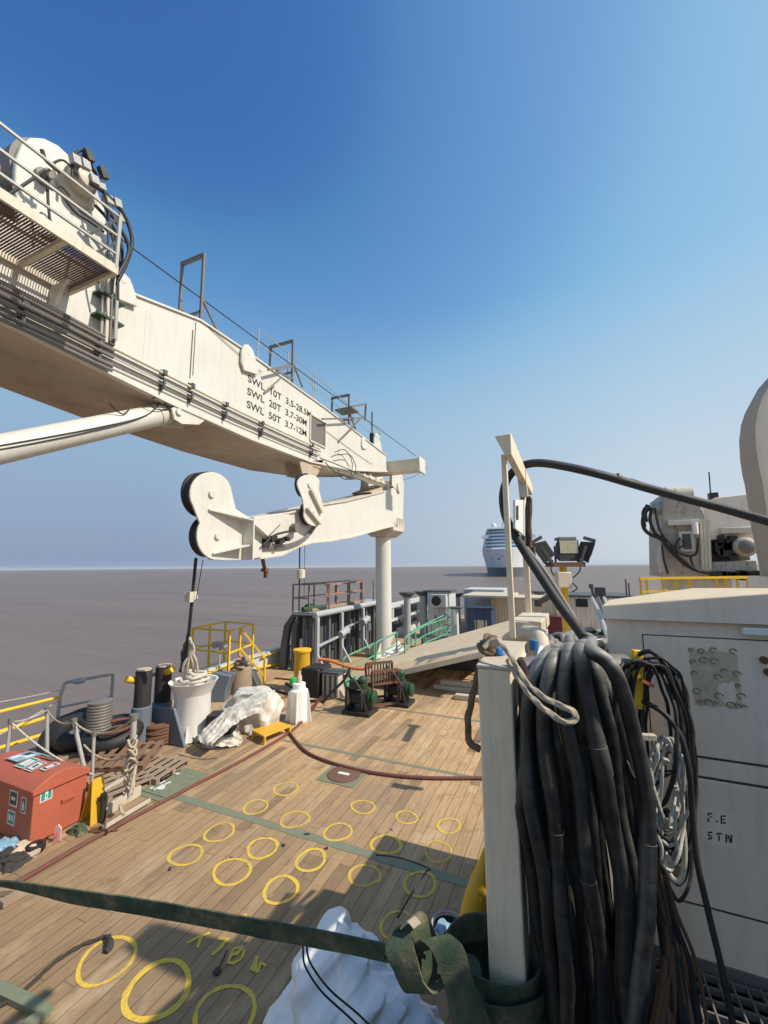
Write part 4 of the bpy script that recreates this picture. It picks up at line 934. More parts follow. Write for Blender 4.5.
# ---- yellow stair platform
g0 = at(264,690,Z=0); Zp = .62
q = [at(191,671,Z=Zp), at(228,676,Z=Zp), at(252,664,Z=Zp), at(224,660,Z=Zp)]
t = thing('yellow_stair_platform', (q[1].x, q[1].y, 0), 'small yellow railed platform with steps over the port bulwark', 'platform')
MB().add(q+[p-Vector((0,0,.08)) for p in q], [(0,1,2,3),(7,6,5,4),(0,4,5,1),(1,5,6,2),(2,6,7,3),(3,7,4,0)]).build('deck_plate', 'yellow', t)
b = MB()
for p in q: b.bar(p-Vector((0,0,.08)), Vector((p.x, p.y, 0)), .07)
b.build('support', 'lgrey', t)
HT = at(229,631,D=Dof(q[1])).z-Zp
rails = MB(); T_ = [p+Vector((0,0,HT)) for p in q]; Md = [p+Vector((0,0,HT*.5)) for p in q]
for a_, b_ in ((0,1),(0,3),(3,2),(1,2)):
    rails.bar(T_[a_], T_[b_], .055); rails.bar(Md[a_], Md[b_], .05)
for p in q+[q[1].lerp(q[2], .42), q[3].lerp(q[0], .5)]: rails.bar(p, p+Vector((0,0,HT)), .06)
rails.build('guard_rail', 'yellow', t)
st0, st1 = q[1].lerp(q[2], .42), at(264,688,Z=0); e0, e1 = q[2]+Vector((.05,0,0)), at(282,678,Z=0)
for (s0, s1_) in ((st0, st1),):
    b = MB(); hv = Vector((0,0,.95)); b.bar(s0+Vector((0,0,HT)), s1_+hv, .055); b.bar(s0+Vector((0,0,HT*.52)), s1_+hv*.42, .055); b.bar(s1_, s1_+hv, .06); b.build('stair_rail', 'yellow', t)
b = MB()
for k in range(4):
    t_ = (k+.5)/4; b.cbox(st0.lerp(st1, t_)+Vector((-.25,.15,-.05)), (.5,.25,.04), rz=.5)
b.build('tread', 'yellow', t)
# the low port bulwark behind the platform (pale blue top)
o = MB().box((-11.25, 10.3, 0), (-11.12, 15.2, .55)).box((-11.3, 10.3, .6), (-11.05, 15.2, .68))
for y in (10.4, 11.6, 12.8, 14.0, 15.1): o.box((-11.24, y, .55), (-11.14, y+.12, .6))
o = o.build('low_bulwark', 'lgrey', None, loc=(-11.2, 12, 0)); tag(o, 'low pale blue grey bulwark along the port edge behind the yellow platform', 'bulwark')
t = thing('yellow_wire_rail', (-10.9, 13, 0), 'yellow bars between thin posts, right of the yellow platform', 'rail')
P_ = [at(284,648,X=-11.1), at(284,690,X=-11.1)]
MB().bar(P_[0], Vector((P_[0].x, P_[0].y, 0)), .05).build('post', 'dsteel', t)
MB().tube([at(262,657,X=-11.), at(287,648,X=-11.)], .04, 8).build('bar', 'yellow', t); MB().tube([at(258,668,X=-11.), at(292,661,X=-11.)], .04, 8).build('bar', 'yellow', t)
rope(sag(at(192,645,X=-11.), at(232,640,X=-11.), .1), .01, 'dsteel', 'thin wire sagging across the yellow platform opening', 'wire', k=0, tw=0)
c_ = at(220,645,D=14); t = thing('twin_lamp', tuple(c_-Vector((0,0,.6))), 'small twin grey lamp heads on a pole behind the yellow platform', 'lamp')
MB().cyl(c_-Vector((0,0,1.2)), c_, .03).build('pole', 'steel', t)
for s__ in (-.16,.16): MB().cyl(c_+Vector((s__,-.1,.0)), c_+Vector((s__,.08,.0)), .11).build('lamp_head', 'steel', t)
# dark fairlead plates and grey rope winch behind the tarpaulin
c_ = G(217,728); x, y = c_.x-.4, c_.y+2.0
t = thing('fairlead', (x, y, 0), 'dark blue-black slanting steel fairlead between white drum and tarpaulin', 'fairlead')
D_ = Dof(Vector((x,y,0))); P = [at(a_, b_, D=D_) for a_, b_ in ((206,728),(207,692),(213,673),(231,676),(226,690),(222,722))]
b = MB(); b.add(P+[p+Vector((-.2,.45,0)) for p in P], [tuple(range(6)), tuple(range(6,12))[::-1]]+[(i,(i+1)%6,6+(i+1)%6,6+i) for i in range(6)]); b.build('horn', 'bluegrey', t, bevel=.03)
D2 = D_+1.0; P = [at(a_, b_, D=D2) for a_, b_ in ((246,672),(252,672),(264,700),(262,712),(255,706))]
b = MB(); b.add(P+[p+Vector((-.2,.4,0)) for p in P], [tuple(range(5)), tuple(range(5,10))[::-1]]+[(i,(i+1)%5,5+(i+1)%5,5+i) for i in range(5)]); b.build('horn', 'dkgrey', t, bevel=.03)
c_ = at(240,700,D=D_+1.0); t = thing('rope_reel', (c_.x, c_.y, 0), 'grey and tan reel of old rope behind the white tarpaulin', 'reel')
b = MB(); b.lathe((c_.x, c_.y, 0), [(.36,0),(.38,.3),(.33,.75),(.28,.8)], 24); b.build('body', 'wood', t)
heap((c_.x, c_.y, .78), .42, .4, .35, 26, .05, 'wood', 'rope_turns', None, None, 8, parent=t, tw=3)
heap((c_.x+.1, c_.y-.1, .8), .35, .3, .3, 12, .05, 'roped', 'rope_turns', None, None, 9, parent=t, tw=3)

# ---- cloth helper: superellipse loft with folds
CRD = [(Vector((.8,.3,.55)).normalized(), .9), (Vector((-.4,.8,.45)).normalized(), 1.15), (Vector((.2,-.6,.78)).normalized(), 1.4), (Vector((.6,.6,-.5)).normalized(), 2.1), (Vector((-.9,.1,.4)).normalized(), 2.7)]
def crease(q):
    "sum of sharp folds in several directions: reads as creased sheeting"
    s_ = 0; w_ = q+Vector((noise.noise(q*.5), noise.noise(q*.5+Vector((7,1,3))), noise.noise(q*.5+Vector((2,9,4)))))*.8
    for d_, f_ in CRD:
        t_ = (w_.dot(d_)*f_) % 1.0; s_ += (abs(t_-.5)*4-1)*.42/f_**.8
    return s_
def cloth(c, rings, nseg, folds, amp, seed, name, mat, label, cat, parent=None, sq=2.6, fold_k=1.6):  # folded cloth
    V = []; Lr = len(rings)
    for j, (z, rx, ry, ox, oy) in enumerate(rings):
        for i in range(nseg):
            a = 2*pi*i/nseg; ca, sa = cos(a), sin(a); e_ = 2/sq
            x = (abs(ca)**e_)*(1 if ca > 0 else -1)*rx; y = (abs(sa)**e_)*(1 if sa > 0 else -1)*ry
            P = Vector((x+ox, y+oy, z)); q = P*fold_k+Vector((seed, seed*.7, 0))
            f1 = 1-abs(noise.noise(q+Vector((noise.noise(q*1.3)*1.2, 0, noise.noise(q*.9+Vector((5,5,5)))*1.2))))*2.2
            f2 = 1-abs(noise.noise(q*2.3+Vector((9, 2, noise.noise(q*2)*1.4))))*2.2
            f3 = noise.noise(q*.8+Vector((3,3,3)))
            cr_ = crease(q)
            d = Vector((ca, sa, .25 if j > Lr*.4 else 0)); k_ = (f1*.35+f3*.9+cr_*1.5)*amp
            if j == 0: k_ *= .6
            V.append(Vector(c)+P+d*k_)
    Fc = [(i*nseg+k, i*nseg+(k+1)%nseg, (i+1)*nseg+(k+1)%nseg, (i+1)*nseg+k) for i in range(Lr-1) for k in range(nseg)]
    Fc.append(tuple((Lr-1)*nseg+k for k in range(nseg)))
    o = MB().add(V, Fc).build(name, mat, parent, loc=None if parent else tuple(c), sm=44); 
    if not parent: tag(o, label, cat)
    return o
def rings_from(keys, m):
    out = []
    for i in range(m):
        t_ = i/(m-1)*(len(keys)-1); k = min(int(t_), len(keys)-2); f_ = t_-k; f_ = f_*f_*(3-2*f_) if 0 else f_
        out.append(tuple(a+(b_-a)*f_ for a, b_ in zip(keys[k], keys[k+1])))
    return out
c_ = G(248,738)+Vector((-.42,.62,0))
cloth(c_, rings_from([(0,.66,.48,0,0),(.2,.66,.48,0,0),(.5,.64,.46,.02,.0),(.76,.58,.40,.06,.02),(.86,.48,.32,.08,.03),(.90,.05,.05,.1,.03)], 46), 150, 9, .06, 4, 'tarpaulin_bundle', 'tarp', 'dirty white tarpaulin draped over a heap between drum and yellow bench', 'tarpaulin', fold_k=2.2, sq=4.5)
# trailing tail of the tarpaulin with dark opening under it
def sheet(rows, nu, nv, amp, kf, seed):
    "draped sheet: rows = polylines across, interpolated with folds running along it"
    b = MB(); R_ = [spline(r_, 8) for r_ in rows]; G_ = []
    for i in range(nu+1):
        u_ = i/nu*(len(R_)-1); k_ = min(int(u_), len(R_)-2); f_ = u_-k_; ra, rb = R_[k_], R_[k_+1]; row = []
        for j in range(nv+1):
            v_ = j/nv*(len(ra)-1); m_ = min(int(v_), len(ra)-2); g_ = v_-m_
            p = ra[m_].lerp(ra[m_+1], g_).lerp(rb[m_].lerp(rb[m_+1], g_), f_)
            q = Vector((j/nv*kf, i/nu*kf*.8, seed)); d = crease(q*.8)*.8+noise.noise(q*.6)*.7
            row.append(p+Vector((.4, -.5, .75))*d*amp)
        G_.append(row)
    V = [p for r_ in G_ for p in r_]; n_ = nv+1
    top_ = [(i*n_+j, i*n_+j+1, (i+1)*n_+j+1, (i+1)*n_+j) for i in range(nu) for j in range(nv)]; L_ = len(V)
    V2 = [p-Vector((.0,.0,.012)) for p in V]
    ed_ = [(j, j+1) for j in range(nv)]+[((i*n_+nv), ((i+1)*n_+nv)) for i in range(nu)]+[(nu*n_+j+1, nu*n_+j) for j in range(nv)]+[((i+1)*n_, i*n_) for i in range(nu)]
    return b.add(V+V2, top_+[tuple(x+L_ for x in f_[::-1]) for f_ in top_]+[(a_, a_+L_, c__+L_, c__) for a_, c__ in ed_])
P = [at(204,741,D=9.5)]
b = sheet([[at(268,689,D=10.2), at(248,697,D=10.1), at(226,710,D=9.9), at(206,727,D=9.7), at(197,739,D=9.5)], [at(268,695,D=9.9), at(250,703,D=9.8), at(230,716,D=9.7), at(212,732,D=9.5), at(204,744,D=9.35)], [at(262,712,D=9.8), at(248,716,D=9.7), at(236,724,D=9.6), at(222,735,D=9.4), at(212,745,D=9.25)]], 18, 60, .05, 7, 1.3); o = b.build('tarpaulin_tail', 'tarp', None, loc=tuple(P[-1]), sm=70); tag(o, 'twisted white tarpaulin strip slanting down towards the white drum', 'tarpaulin')
b = MB(); P = spline([at(196,731,D=9.6), at(206,743,D=9.45), at(222,741,D=9.45), at(232,735,D=9.5), at(220,731,D=9.6), at(208,736,D=9.5), at(226,745,D=9.3), at(238,738,D=9.4)], 6)
b = sheet([[at(196,734,Z=.16), at(212,731,Z=.24), at(228,729,Z=.2), at(240,733,Z=.1)], [at(199,741,Z=.14), at(214,740,Z=.2), at(230,738,Z=.17), at(243,740,Z=.06)], [at(206,749,Z=.02), at(217,747,Z=.06), at(230,746,Z=.05), at(240,745,Z=.02)]], 26, 40, .07, 6, 5.1); o = b.build('crumpled_cloth', 'tarp', None, loc=tuple(P[0]), sm=70); tag(o, 'crumpled dirty cloth on the planks at the foot of the tarpaulin', 'cloth')
o = MB().tube(spline([at(193,738,D=9.4), at(198,746,D=9.3), at(212,749,D=9.2), at(226,748,D=9.25)], 6), .02, 8).build('short_rope', 'roped', None, loc=tuple(at(193,738,D=9.4))); tag(o, 'short dark rope in front of the crumpled cloth', 'rope')
o = MB().cbox(at(222,722,D=10.2), (.6,.4,.4), rz=.4).build('black_filler', 'black', None, loc=tuple(at(222,728,D=10.1)), bevel=.02); tag(o, 'black crate standing for the dark hollow under the tarpaulin strip', 'filler')  # black block added to stand for the shade in the hollow
# yellow bench
q = [G(250,738), G(263,741), G(290,731), G(276,727)]; zb = .20
q = [at(252,730,Z=zb), at(264,736,Z=zb), at(291,725,Z=zb), at(278,721,Z=zb)]
t = thing('yellow_step', (q[1].x, q[1].y, 0), 'low yellow step stool by the tarpaulin', 'step stool')
MB().add(q+[p-Vector((0,0,.045)) for p in q], [(0,1,2,3),(7,6,5,4),(0,4,5,1),(1,5,6,2),(2,6,7,3),(3,7,4,0)]).build('top', 'yellowp', t, bevel=.008)
cen = sum(q, Vector())/4
for p in q: pp = p.lerp(cen, .07); MB().bar(pp-Vector((0,0,.045)), Vector((pp.x, pp.y, 0)), .05).build('leg', 'yellowp', t)
# white finned cone with a bottle on it
c_ = G(294,723)+Vector((0,.2,0)); D_ = Dof(c_); sc = D_/F
t = thing('finned_cone', (c_.x, c_.y, 0), 'small white finned plastic stand with a bottle on top, right of the yellow stool', 'stand')
zt = at(297,688,D=D_).z; zs = at(297,684,D=D_).z
MB().lathe((c_.x, c_.y, 0), [(8.5*sc,0),(8.5*sc,zt-.05),(6*sc,zt),(6*sc,zs+.02),(5*sc,zs+.04)], 32).build('body', 'plastw', t)
for a in (-1.15, -2.7, .2, 1.6):
    d_ = Vector((cos(a), sin(a), 0)); s__ = Vector((-sin(a), cos(a), 0))*.012; r_ = 8.5*sc
    P = [c_+d_*r_*.95, c_+d_*r_*1.5, c_+d_*r_*1.15+Vector((0,0,zt*.9)), c_+d_*r_*.95+Vector((0,0,zt*.9))]
    MB().add([p-s__ for p in P]+[p+s__ for p in P], [(0,1,2,3),(7,6,5,4),(0,4,5,1),(1,5,6,2),(2,6,7,3),(3,7,4,0)]).build('fin', 'plastw', t)
o = MB().lathe((c_.x, c_.y, zs+.04), [(.07,0),(.07,.16),(.03,.22),(.03,.28),(.02,.29)], 16).build('bottle', 'sandtop', None, loc=(c_.x, c_.y, zs+.04)); tag(o, 'small beige bottle on the white finned stand', 'bottle')
o = MB().lathe(at(293,680,D=D_+.5), [(.10,-.12),(.10,.05),(.06,.07)], 14).build('green_can', 'dkgreen', None, loc=tuple(at(293,684,D=D_+.5))); o.data.materials[0] = paint('bright_green', (.03,.45,.08), .5, .1, 0, 3); tag(o, 'bright green can just behind the beige bottle', 'can')
# yellow drum bag, dark tub, grey bin
c_ = at(302,672,D=14.2); t = thing('yellow_barrel', (c_.x, c_.y, 0), 'tall yellow barrel at the foot of the dark steel block', 'barrel'); zt = at(302,650,D=14.2).z
MB().lathe((c_.x, c_.y, 0), [(.24,0),(.27,zt*.5),(.25,zt*.9),(.29,zt)], 24).build('body', 'yellowp', t); MB().lathe((c_.x, c_.y, zt), [(.30,-.03),(.30,.03),(.2,.04)], 24).build('rim', 'yellow', t)
c_ = at(318,688,D=13.6); t = thing('dark_tub', (c_.x, c_.y, 0), 'black rectangular tub behind the orange hose', 'tub')
MB().box((c_.x-.45, c_.y-.3, 0), (c_.x+.2, c_.y+.5, .85)).build('body', 'black', t, bevel=.04)
c_ = at(333,683,D=13.4); t = thing('pale_bin', (c_.x, c_.y, 0), 'pale grey ribbed bin left of the green winches', 'bin')
MB().box((c_.x-.28, c_.y-.2, 0), (c_.x+.3, c_.y+.3, .72)).build('body', 'woodp', t, bevel=.02)
for k in range(3): MB().box((c_.x-.2+.18*k, c_.y-.22, .05), (c_.x-.12+.18*k, c_.y-.201, .68)).build('rib', 'dkgrey', t)
MB().box((c_.x-.32, c_.y-.24, .722), (c_.x+.34, c_.y+.34, .78)).build('lid', 'dkgrey', t)
# two green pump units and rusty radiator frames
def pump(px, py, D, s_, label, fl_):
    c_ = at(px, py, D=D); c_.z = 0; t = thing('winch_unit', tuple(c_), label, 'winch', 'green air winches')
    def b3(): return MB()
    b = b3(); b.box((c_.x-.4*s_, c_.y-.28*s_, 0), (c_.x+.4*s_, c_.y+.3*s_, .1)); b.box((c_.x-.35*s_, c_.y-.2*s_, .1), (c_.x-.27*s_, c_.y+.2*s_, .55*s_)); b.box((c_.x+.2*s_, c_.y-.2*s_, .1), (c_.x+.28*s_, c_.y+.2*s_, .55*s_)); b.build('base_frame', 'black', t, bevel=.01)
    MB().lathe((c_.x-.26*s_, c_.y, .38*s_), [(.3*s_,0),(.3*s_,.04),(.17*s_,.05),(.17*s_,.38*s_),(.3*s_,.39*s_),(.3*s_,.44*s_)], 24, 'X').build('drum', 'roped', t)
    MB().lathe((c_.x+.28*s_, c_.y, .42*s_), [(.16*s_,0),(.2*s_,.02),(.2*s_,.05),(.14*s_,.06),(.14*s_,.12),(.18*s_,.13),(.18*s_,.16),(.1*s_,.2*s_)], 18, 'X').build('motor', 'dkgreen', t)
    MB().lathe((c_.x+.1*s_, c_.y-.05, .72*s_), [(.10*s_,-.1),(.12*s_,0),(.12*s_,.05),(.09*s_,.06),(.12*s_,.09),(.12*s_,.16*s_),(.06*s_,.22*s_)], 16).build('cylinder_head', 'dkgreen', t)
    MB().cbox((c_.x-.1*s_, c_.y-.1, .72*s_), (.24*s_,.2*s_,.2*s_)).build('valve_block', 'black', t)
    MB().tube(spline([(c_.x-.3*s_, c_.y-.2, .6*s_), (c_.x-.35*s_, c_.y-.25, .95*s_), (c_.x-.05*s_, c_.y-.3, .9*s_), (c_.x+.2*s_, c_.y-.3, .6*s_), (c_.x+.3*s_, c_.y-.3, .2)], 6), .025, 7).build('hose', 'rubber', t)
    MB().bar((c_.x-.2*s_, c_.y, .6*s_), (c_.x-.35*s_, c_.y, 1.05*s_), .04).build('lever', 'dkgreen', t); return t
pump(360, 706, 12.0, 1.05, 'green and black winch unit, left one of the pair before the ramp', 1)
pump(398, 697, 12.7, 1.05, 'green and black winch unit, right one, against the ramp edge', -1)
for k, (a_, b_, c__, D) in enumerate((((366,660),(392,656),(396,690),12.9),((372,668),(398,664),(386,694),12.2))):
    p0, p1 = at(a_[0], a_[1]+4, D=D), at(b_[0], b_[1]+4, D=D+.3); t = thing('rack_frame', (p0.x, p0.y, 0), ('rusty slatted rack standing behind the green winches','smaller rusty slatted rack between the green winches')[k], 'rack', 'rusty racks')
    z1_ = p0.z; b = MB(); b.bar((p0.x,p0.y,.0),(p0.x,p0.y,z1_),.06); b.bar((p1.x,p1.y,0),(p1.x,p1.y,z1_),.06); b.bar((p0.x,p0.y,z1_),(p1.x,p1.y,z1_),.07); b.bar((p0.x,p0.y,z1_-.35),(p1.x,p1.y,z1_-.35),.06); b.bar((p0.x,p0.y,.1),(p1.x,p1.y,.1),.06); b.build('frame', 'rusty', t)
    s_ = MB()
    for i in range(1, 9): q = p0.lerp(p1, i/9); s_.bar((q.x,q.y,z1_-.34),(q.x,q.y,z1_-.03),.035)
    s_.build('slats', 'rusty', t)
# hoses on the far left deck
def hose(pts, r_, mat, label, name='deck_hose', z=None):
    P = [at(x, y, Z=r_) for x, y in pts]; o = MB().tube(spline(P, 8), r_, 9).build(name, mat, None, loc=tuple(P[0])); tag(o, label, 'hose'); return o
hose([(-25,905),(25,878),(100,835),(185,790),(250,756),(290,732),(308,715),(320,698),(318,688),(300,681),(275,678)], .030, 'rhose', 'long red-brown hose running along the port side of the deck past the red box')
hose([(284,724),(296,741),(312,755),(350,768),(390,775),(430,778),(482,778)], .032, 'rhose', 'red-brown hose curving across the deck from the yellow stool to the white post')
hose([(330,684),(322,692),(322,698),(314,705),(304,715),(299,724)], .03, 'rhose', 'short red brown hose beside the white finned stand')
hose([(286,683),(300,690),(320,691),(345,683),(352,676)], .04, 'rubber', 'dark hose crossing the planks behind the white finned stand')
hose([(270,688),(290,695),(318,701),(350,690),(362,680)], .035, 'rubber', 'second dark hose curving in towards the green winches')
hose([(275,700),(300,694),(330,697),(350,702)], .03, 'brown', 'brown hose in the tangle before the dark steel block')
P = [at(x, y, D=13.3) for x, y in ((318,659),(332,661),(345,666),(360,669),(372,666))]
o = MB().tube(spline(P, 6), .05, 8, jitter=.3).build('orange_hose', 'ohose', None, loc=tuple(P[0])); tag(o, 'orange hose draped over the tub and bin', 'hose')
P = [at(x, y, D=12.8) for x, y in ((350,668),(344,680),(334,690),(325,700),(322,706))]
o = MB().tube(spline(P, 6), .04, 8).build('hanging_hose', 'rubber', None, loc=tuple(P[-1])); tag(o, 'dark hose dropping to the deck left of the left winch', 'hose')

# ================================================================== RED BOX AND CLUTTER
xr, y0r, y1r = -7.36, 3.9, 4.85
x0r = -8.9; hz0 = at(33,791,X=xr).z; hz1 = at(89,773,X=xr).z; hh_ = (hz0+at(89,773,X=xr).z)/2
y1r = at(84,817,X=xr).y
t = thing('red_safety_box', ((xr+x0r)/2, (y0r+y1r)/2, 0), 'faded red box with a curved lid and safety stickers at the left edge', 'box')
MB().box((x0r, y0r, .02), (xr, y1r, hh_)).build('body', 'red', t, bevel=.012)
lp = [(y0r-.03, hh_-.03)]+[(y0r-.03+(y1r-y0r+.06)*i/14, hh_+.035+.15*sin(pi*(i/14)**.9)) for i in range(15)]+[(y1r+.03, hh_-.03)]
lid = MB().prism(lp, 'X', x0r-.03, xr+.03).build('lid', 'red', t, bevel=.01, sm=30)
MB().box((xr+.001, 4.28, .44), (xr+.035, 4.46, .47)).box((xr+.001, 4.28, .40), (xr+.012, 4.46, .44)).build('handle', 'red', t)
def sticker(parent, o, dx, dy, w_, h_, base, marks, th=.003):
    o, dx, dy = Vector(o), Vector(dx).normalized(), Vector(dy).normalized(); nn = dx.cross(dy)
    def quad(a, b_, c, d, off):
        P = [o+dx*a+dy*c+nn*off, o+dx*b_+dy*c+nn*off, o+dx*b_+dy*d+nn*off, o+dx*a+dy*d+nn*off]; return MB().add(P+[p+nn*.0015 for p in P], [(3,2,1,0),(4,5,6,7),(0,1,5,4),(1,2,6,5),(2,3,7,6),(3,0,4,7)])
    s_ = quad(0, w_, 0, h_, .001).build('sticker', base, parent)
    for k, (a, b_, c, d, mt) in enumerate(marks): quad(a*w_, b_*w_, c*h_, d*h_, .0035+.0005*k).build('printed_mark', mt, s_)
sticker(t, (xr, 3.985, .56), (0,1,0), (0,0,1), .16, .16, 'labelw', [(.08,.92,.1,.9,'labelg'),(.38,.62,.15,.85,'labelw'),(.44,.56,.3,.62,'labelg')])
for (zz_, xa, w_, h_, mk) in ((.42,-7.66,.13,.22,[(.15,.85,.08,.92,'labelk'),(.3,.7,.18,.6,'labelw'),(.4,.6,.62,.78,'labelw')]),(.46,-7.98,.22,.22,[(.1,.9,.1,.9,'labelk'),(.25,.75,.4,.6,'labelw')]),(.2,-7.98,.2,.2,[(.1,.9,.1,.9,'labelg'),(.2,.45,.3,.7,'labelw'),(.6,.8,.3,.7,'labelw')])):
    sticker(t, (xa, y0r, zz_), (1,0,0), (0,0,1), w_, h_, 'labelw', mk)
def lidz(y): i = (y-(y0r-.03))/(y1r-y0r+.06); return hh_+.035+.15*sin(pi*i**.9)
def lids(xa, ya, w_, d_, base, mk):
    dz = Vector((0, d_, lidz(ya+d_)-lidz(ya))); sticker(lid, (xa, ya, max(lidz(ya), lidz(ya+d_/2)-dz.z/2)+.006), (1,0,0), dz, w_, d_, base, mk)
lids(-7.98,4.05,.2,.22,'labelw',[(.06,.94,.06,.94,'labelk'),(.15,.85,.15,.85,'labelw'),(.35,.65,.3,.7,'labelk')])
lids(-8.25,4.05,.24,.24,'labelw',[(.05,.95,.05,.95,'labelg'),(.15,.5,.2,.8,'labelw'),(.6,.85,.2,.8,'labelw')])
lids(-7.70,4.12,.14,.22,'labelw',[(.12,.88,.1,.9,'labelk'),(.25,.75,.25,.75,'labelw')])
lids(-8.62,4.1,.34,.34,'labelb',[(.1,.4,.1,.5,'labelw'),(.5,.9,.4,.8,'labelw'),(.2,.6,.6,.9,'labelk')])
lids(-8.2,4.36,.34,.16,'labelk',[(.05,.3,.1,.9,'red'),(.5,.8,.3,.7,'red')])
lids(-8.62,4.5,.4,.14,'labelg',[(.1,.9,.2,.8,'labelb')])
# yellow folding caution board beyond the box
c_ = at(94,820,Z=0); t = thing('caution_board', (c_.x, c_.y, 0), 'yellow plastic folding floor board standing against the red box', 'caution board')
for s_ in (0, .12):
    MB().add([(c_.x-.02,c_.y-.13+s_*0,.0),(c_.x-.02+.0,c_.y+.13,.0),(c_.x-.02,c_.y+.09,.62),(c_.x-.02,c_.y-.09,.62)], [(0,1,2,3)]).add([(c_.x+.02+s_,c_.y-.13,.0),(c_.x+.02+s_,c_.y+.13,.0),(c_.x+.0,c_.y+.09,.62),(c_.x+.0,c_.y-.09,.62)], [(0,1,2,3)])
b = MB(); P = [(-.13,0),(.13,0),(.09,.62),(-.09,.62)]
b.add([(c_.x-.16+.0, c_.y+p[0], p[1]) if p[1] == 0 else (c_.x-.02, c_.y+p[0], p[1]) for p in P]+[(c_.x-.14, c_.y+p[0], p[1]) if p[1] == 0 else (c_.x, c_.y+p[0], p[1]) for p in P], [(0,1,2,3),(7,6,5,4),(0,4,5,1),(1,5,6,2),(2,6,7,3),(3,7,4,0)]); b.build('panel', 'yellowp', t)
b = MB(); b.add([(c_.x+.10, c_.y+p[0], p[1]) if p[1] == 0 else (c_.x+.002, c_.y+p[0], p[1]) for p in P]+[(c_.x+.12, c_.y+p[0], p[1]) if p[1] == 0 else (c_.x+.022, c_.y+p[0], p[1]) for p in P], [(0,1,2,3),(7,6,5,4),(0,4,5,1),(1,5,6,2),(2,6,7,3),(3,7,4,0)]); b.build('panel', 'yellowp', t)
# little tag, tools
p = at(58,842,Z=0); P = [at(x, y, D=Dof(p)) for x, y in ((53,842),(60,841),(61,829),(58,824.5),(55,827))]
t = MB().add(P+[q+Vector((-.012,.02,0)) for q in P], [tuple(range(5)), tuple(range(5,10))[::-1]]+[(i,(i+1)%5,5+(i+1)%5,5+i) for i in range(5)]).build('pink_tag', 'pink', None, loc=tuple(p)); tag(t, 'pale pink tag standing against the red box foot', 'tag')
c2 = (P[0]+P[2])/2; MB().cbox(c2+Vector((.012,-.02,.02)), (.006,.05,.05)).build('printed_mark', 'red', t); MB().cbox(c2+Vector((.012,-.02,-.08)), (.006,.05,.04)).build('printed_mark', 'red', t)
o = cloth(at(78,832,Z=0), rings_from([(0,.16,.09,0,0),(.07,.13,.08,0,0),(.1,.03,.02,0,0)], 10), 30, 4, .03, 2, 'dark_glove', 'dkgreen', 'dark green work glove on the planks beside the red box', 'glove', fold_k=8)
o.data.materials[0] = M['web']
o = MB().tube(spline([at(94,832,Z=.02), at(103,831,Z=.03), at(112,830,Z=.025), at(118,830,Z=.015)], 5), .014, 7).cbox(at(96,829,Z=.03), (.14,.05,.04), rz=.8).build('hand_tool', 'brown', None, loc=tuple(at(104,832,Z=0))); tag(o, 'brown handled tool with pale head right of the caution board', 'tool')
for k, (x, y, c, s_, mt, lb) in enumerate(((6,852,0,.30,'labelb','crumpled blue cloth at the left edge under the red box'),(22,853,0,.26,'sandtop','beige cloth pad in front of the red box corner'),(10,862,0,.28,'roped','dark cloth on the deck at the left edge'))):
    o = cloth(at(x, y, Z=0), rings_from([(0,s_,s_*.6,0,0),(.07,s_*.8,s_*.5,0,0),(.12,s_*.15,s_*.1,0,0)], 12), 40, 4, .05, k*3, 'cloth_scrap', mt, lb, 'cloth', fold_k=6)
o = MB().lathe(at(35,852,Z=0), [(.10,0),(.12,.03),(.12,.10),(.07,.11),(.06,.03)], 20).build('tape_roll', 'black', None, loc=tuple(at(35,854,Z=0))); tag(o, 'black roll lying at the near corner of the red box', 'roll')
# pallets
def pallet(c, rz, tilt, sx, sy, mat, label, n_=6):
    t = thing('wooden_pallet', tuple(c), label, 'pallet', 'old wooden pallets')
    R = Matrix.Rotation(rz, 3, 'Z') @ Matrix.Rotation(tilt, 3, 'X')
    def bb(cx, cy, cz, dx, dy, dz, nm):
        P = [Vector(c)+R@Vector((cx+i*dx/2, cy+j*dy/2, cz+k*dz/2)) for k in (-1,1) for (i,j) in ((-1,-1),(1,-1),(1,1),(-1,1))]
        MB().add(P, [(0,3,2,1),(4,5,6,7),(0,1,5,4),(1,2,6,5),(2,3,7,6),(3,0,4,7)]).build(nm, mat, t)
    for j in (-1,0,1): bb(0, j*(sy/2-.05), .065, sx, .08, .08, 'bearer')
    for i in range(n_):
        xx = -sx/2+.05+(sx-.1)*i/(n_-1); bb(xx, 0, .118, .10, sy, .02, 'slat')
    for i in (0, n_//2, n_-1): bb(-sx/2+.05+(sx-.1)*i/(n_-1), 0, .012, .10, sy, .02, 'bottom_slat')
    return t
pallet(G(153,772), .15, 0, 1.0, .9, 'wood', 'grey brown pallet lying flat nearest the green deck plate')
pallet(G(125,768)+Vector((0,0,.16)), .5, .12, 1.1, .9, 'woodr', 'reddish pallet tilted on top of others behind the wrapped stanchion')
pallet(G(118,785), -.2, 0, 1.1, .8, 'wood', 'grey pallet under the reddish one beside the pale planks')
for k, (a_, b_, w_, h_) in enumerate((((98,797),(128,778),.20,.14),((104,812),(140,790),.20,.16),((103,828),(150,800),.10,.06))):
    p0, p1 = at(*a_, Z=.08), at(*b_, Z=.08); o = MB().bar(p0, p1, w_*.3, h_).build('pale_plank', 'woodp', None, loc=tuple((p0+p1)/2), bevel=.004); tag(o, ('pale plank on edge farthest from the camera, right of the caution board','pale wide plank on edge right of the caution board','thin pale batten lying lowest in front of the planks')[k], 'plank', 'pale planks on edge')
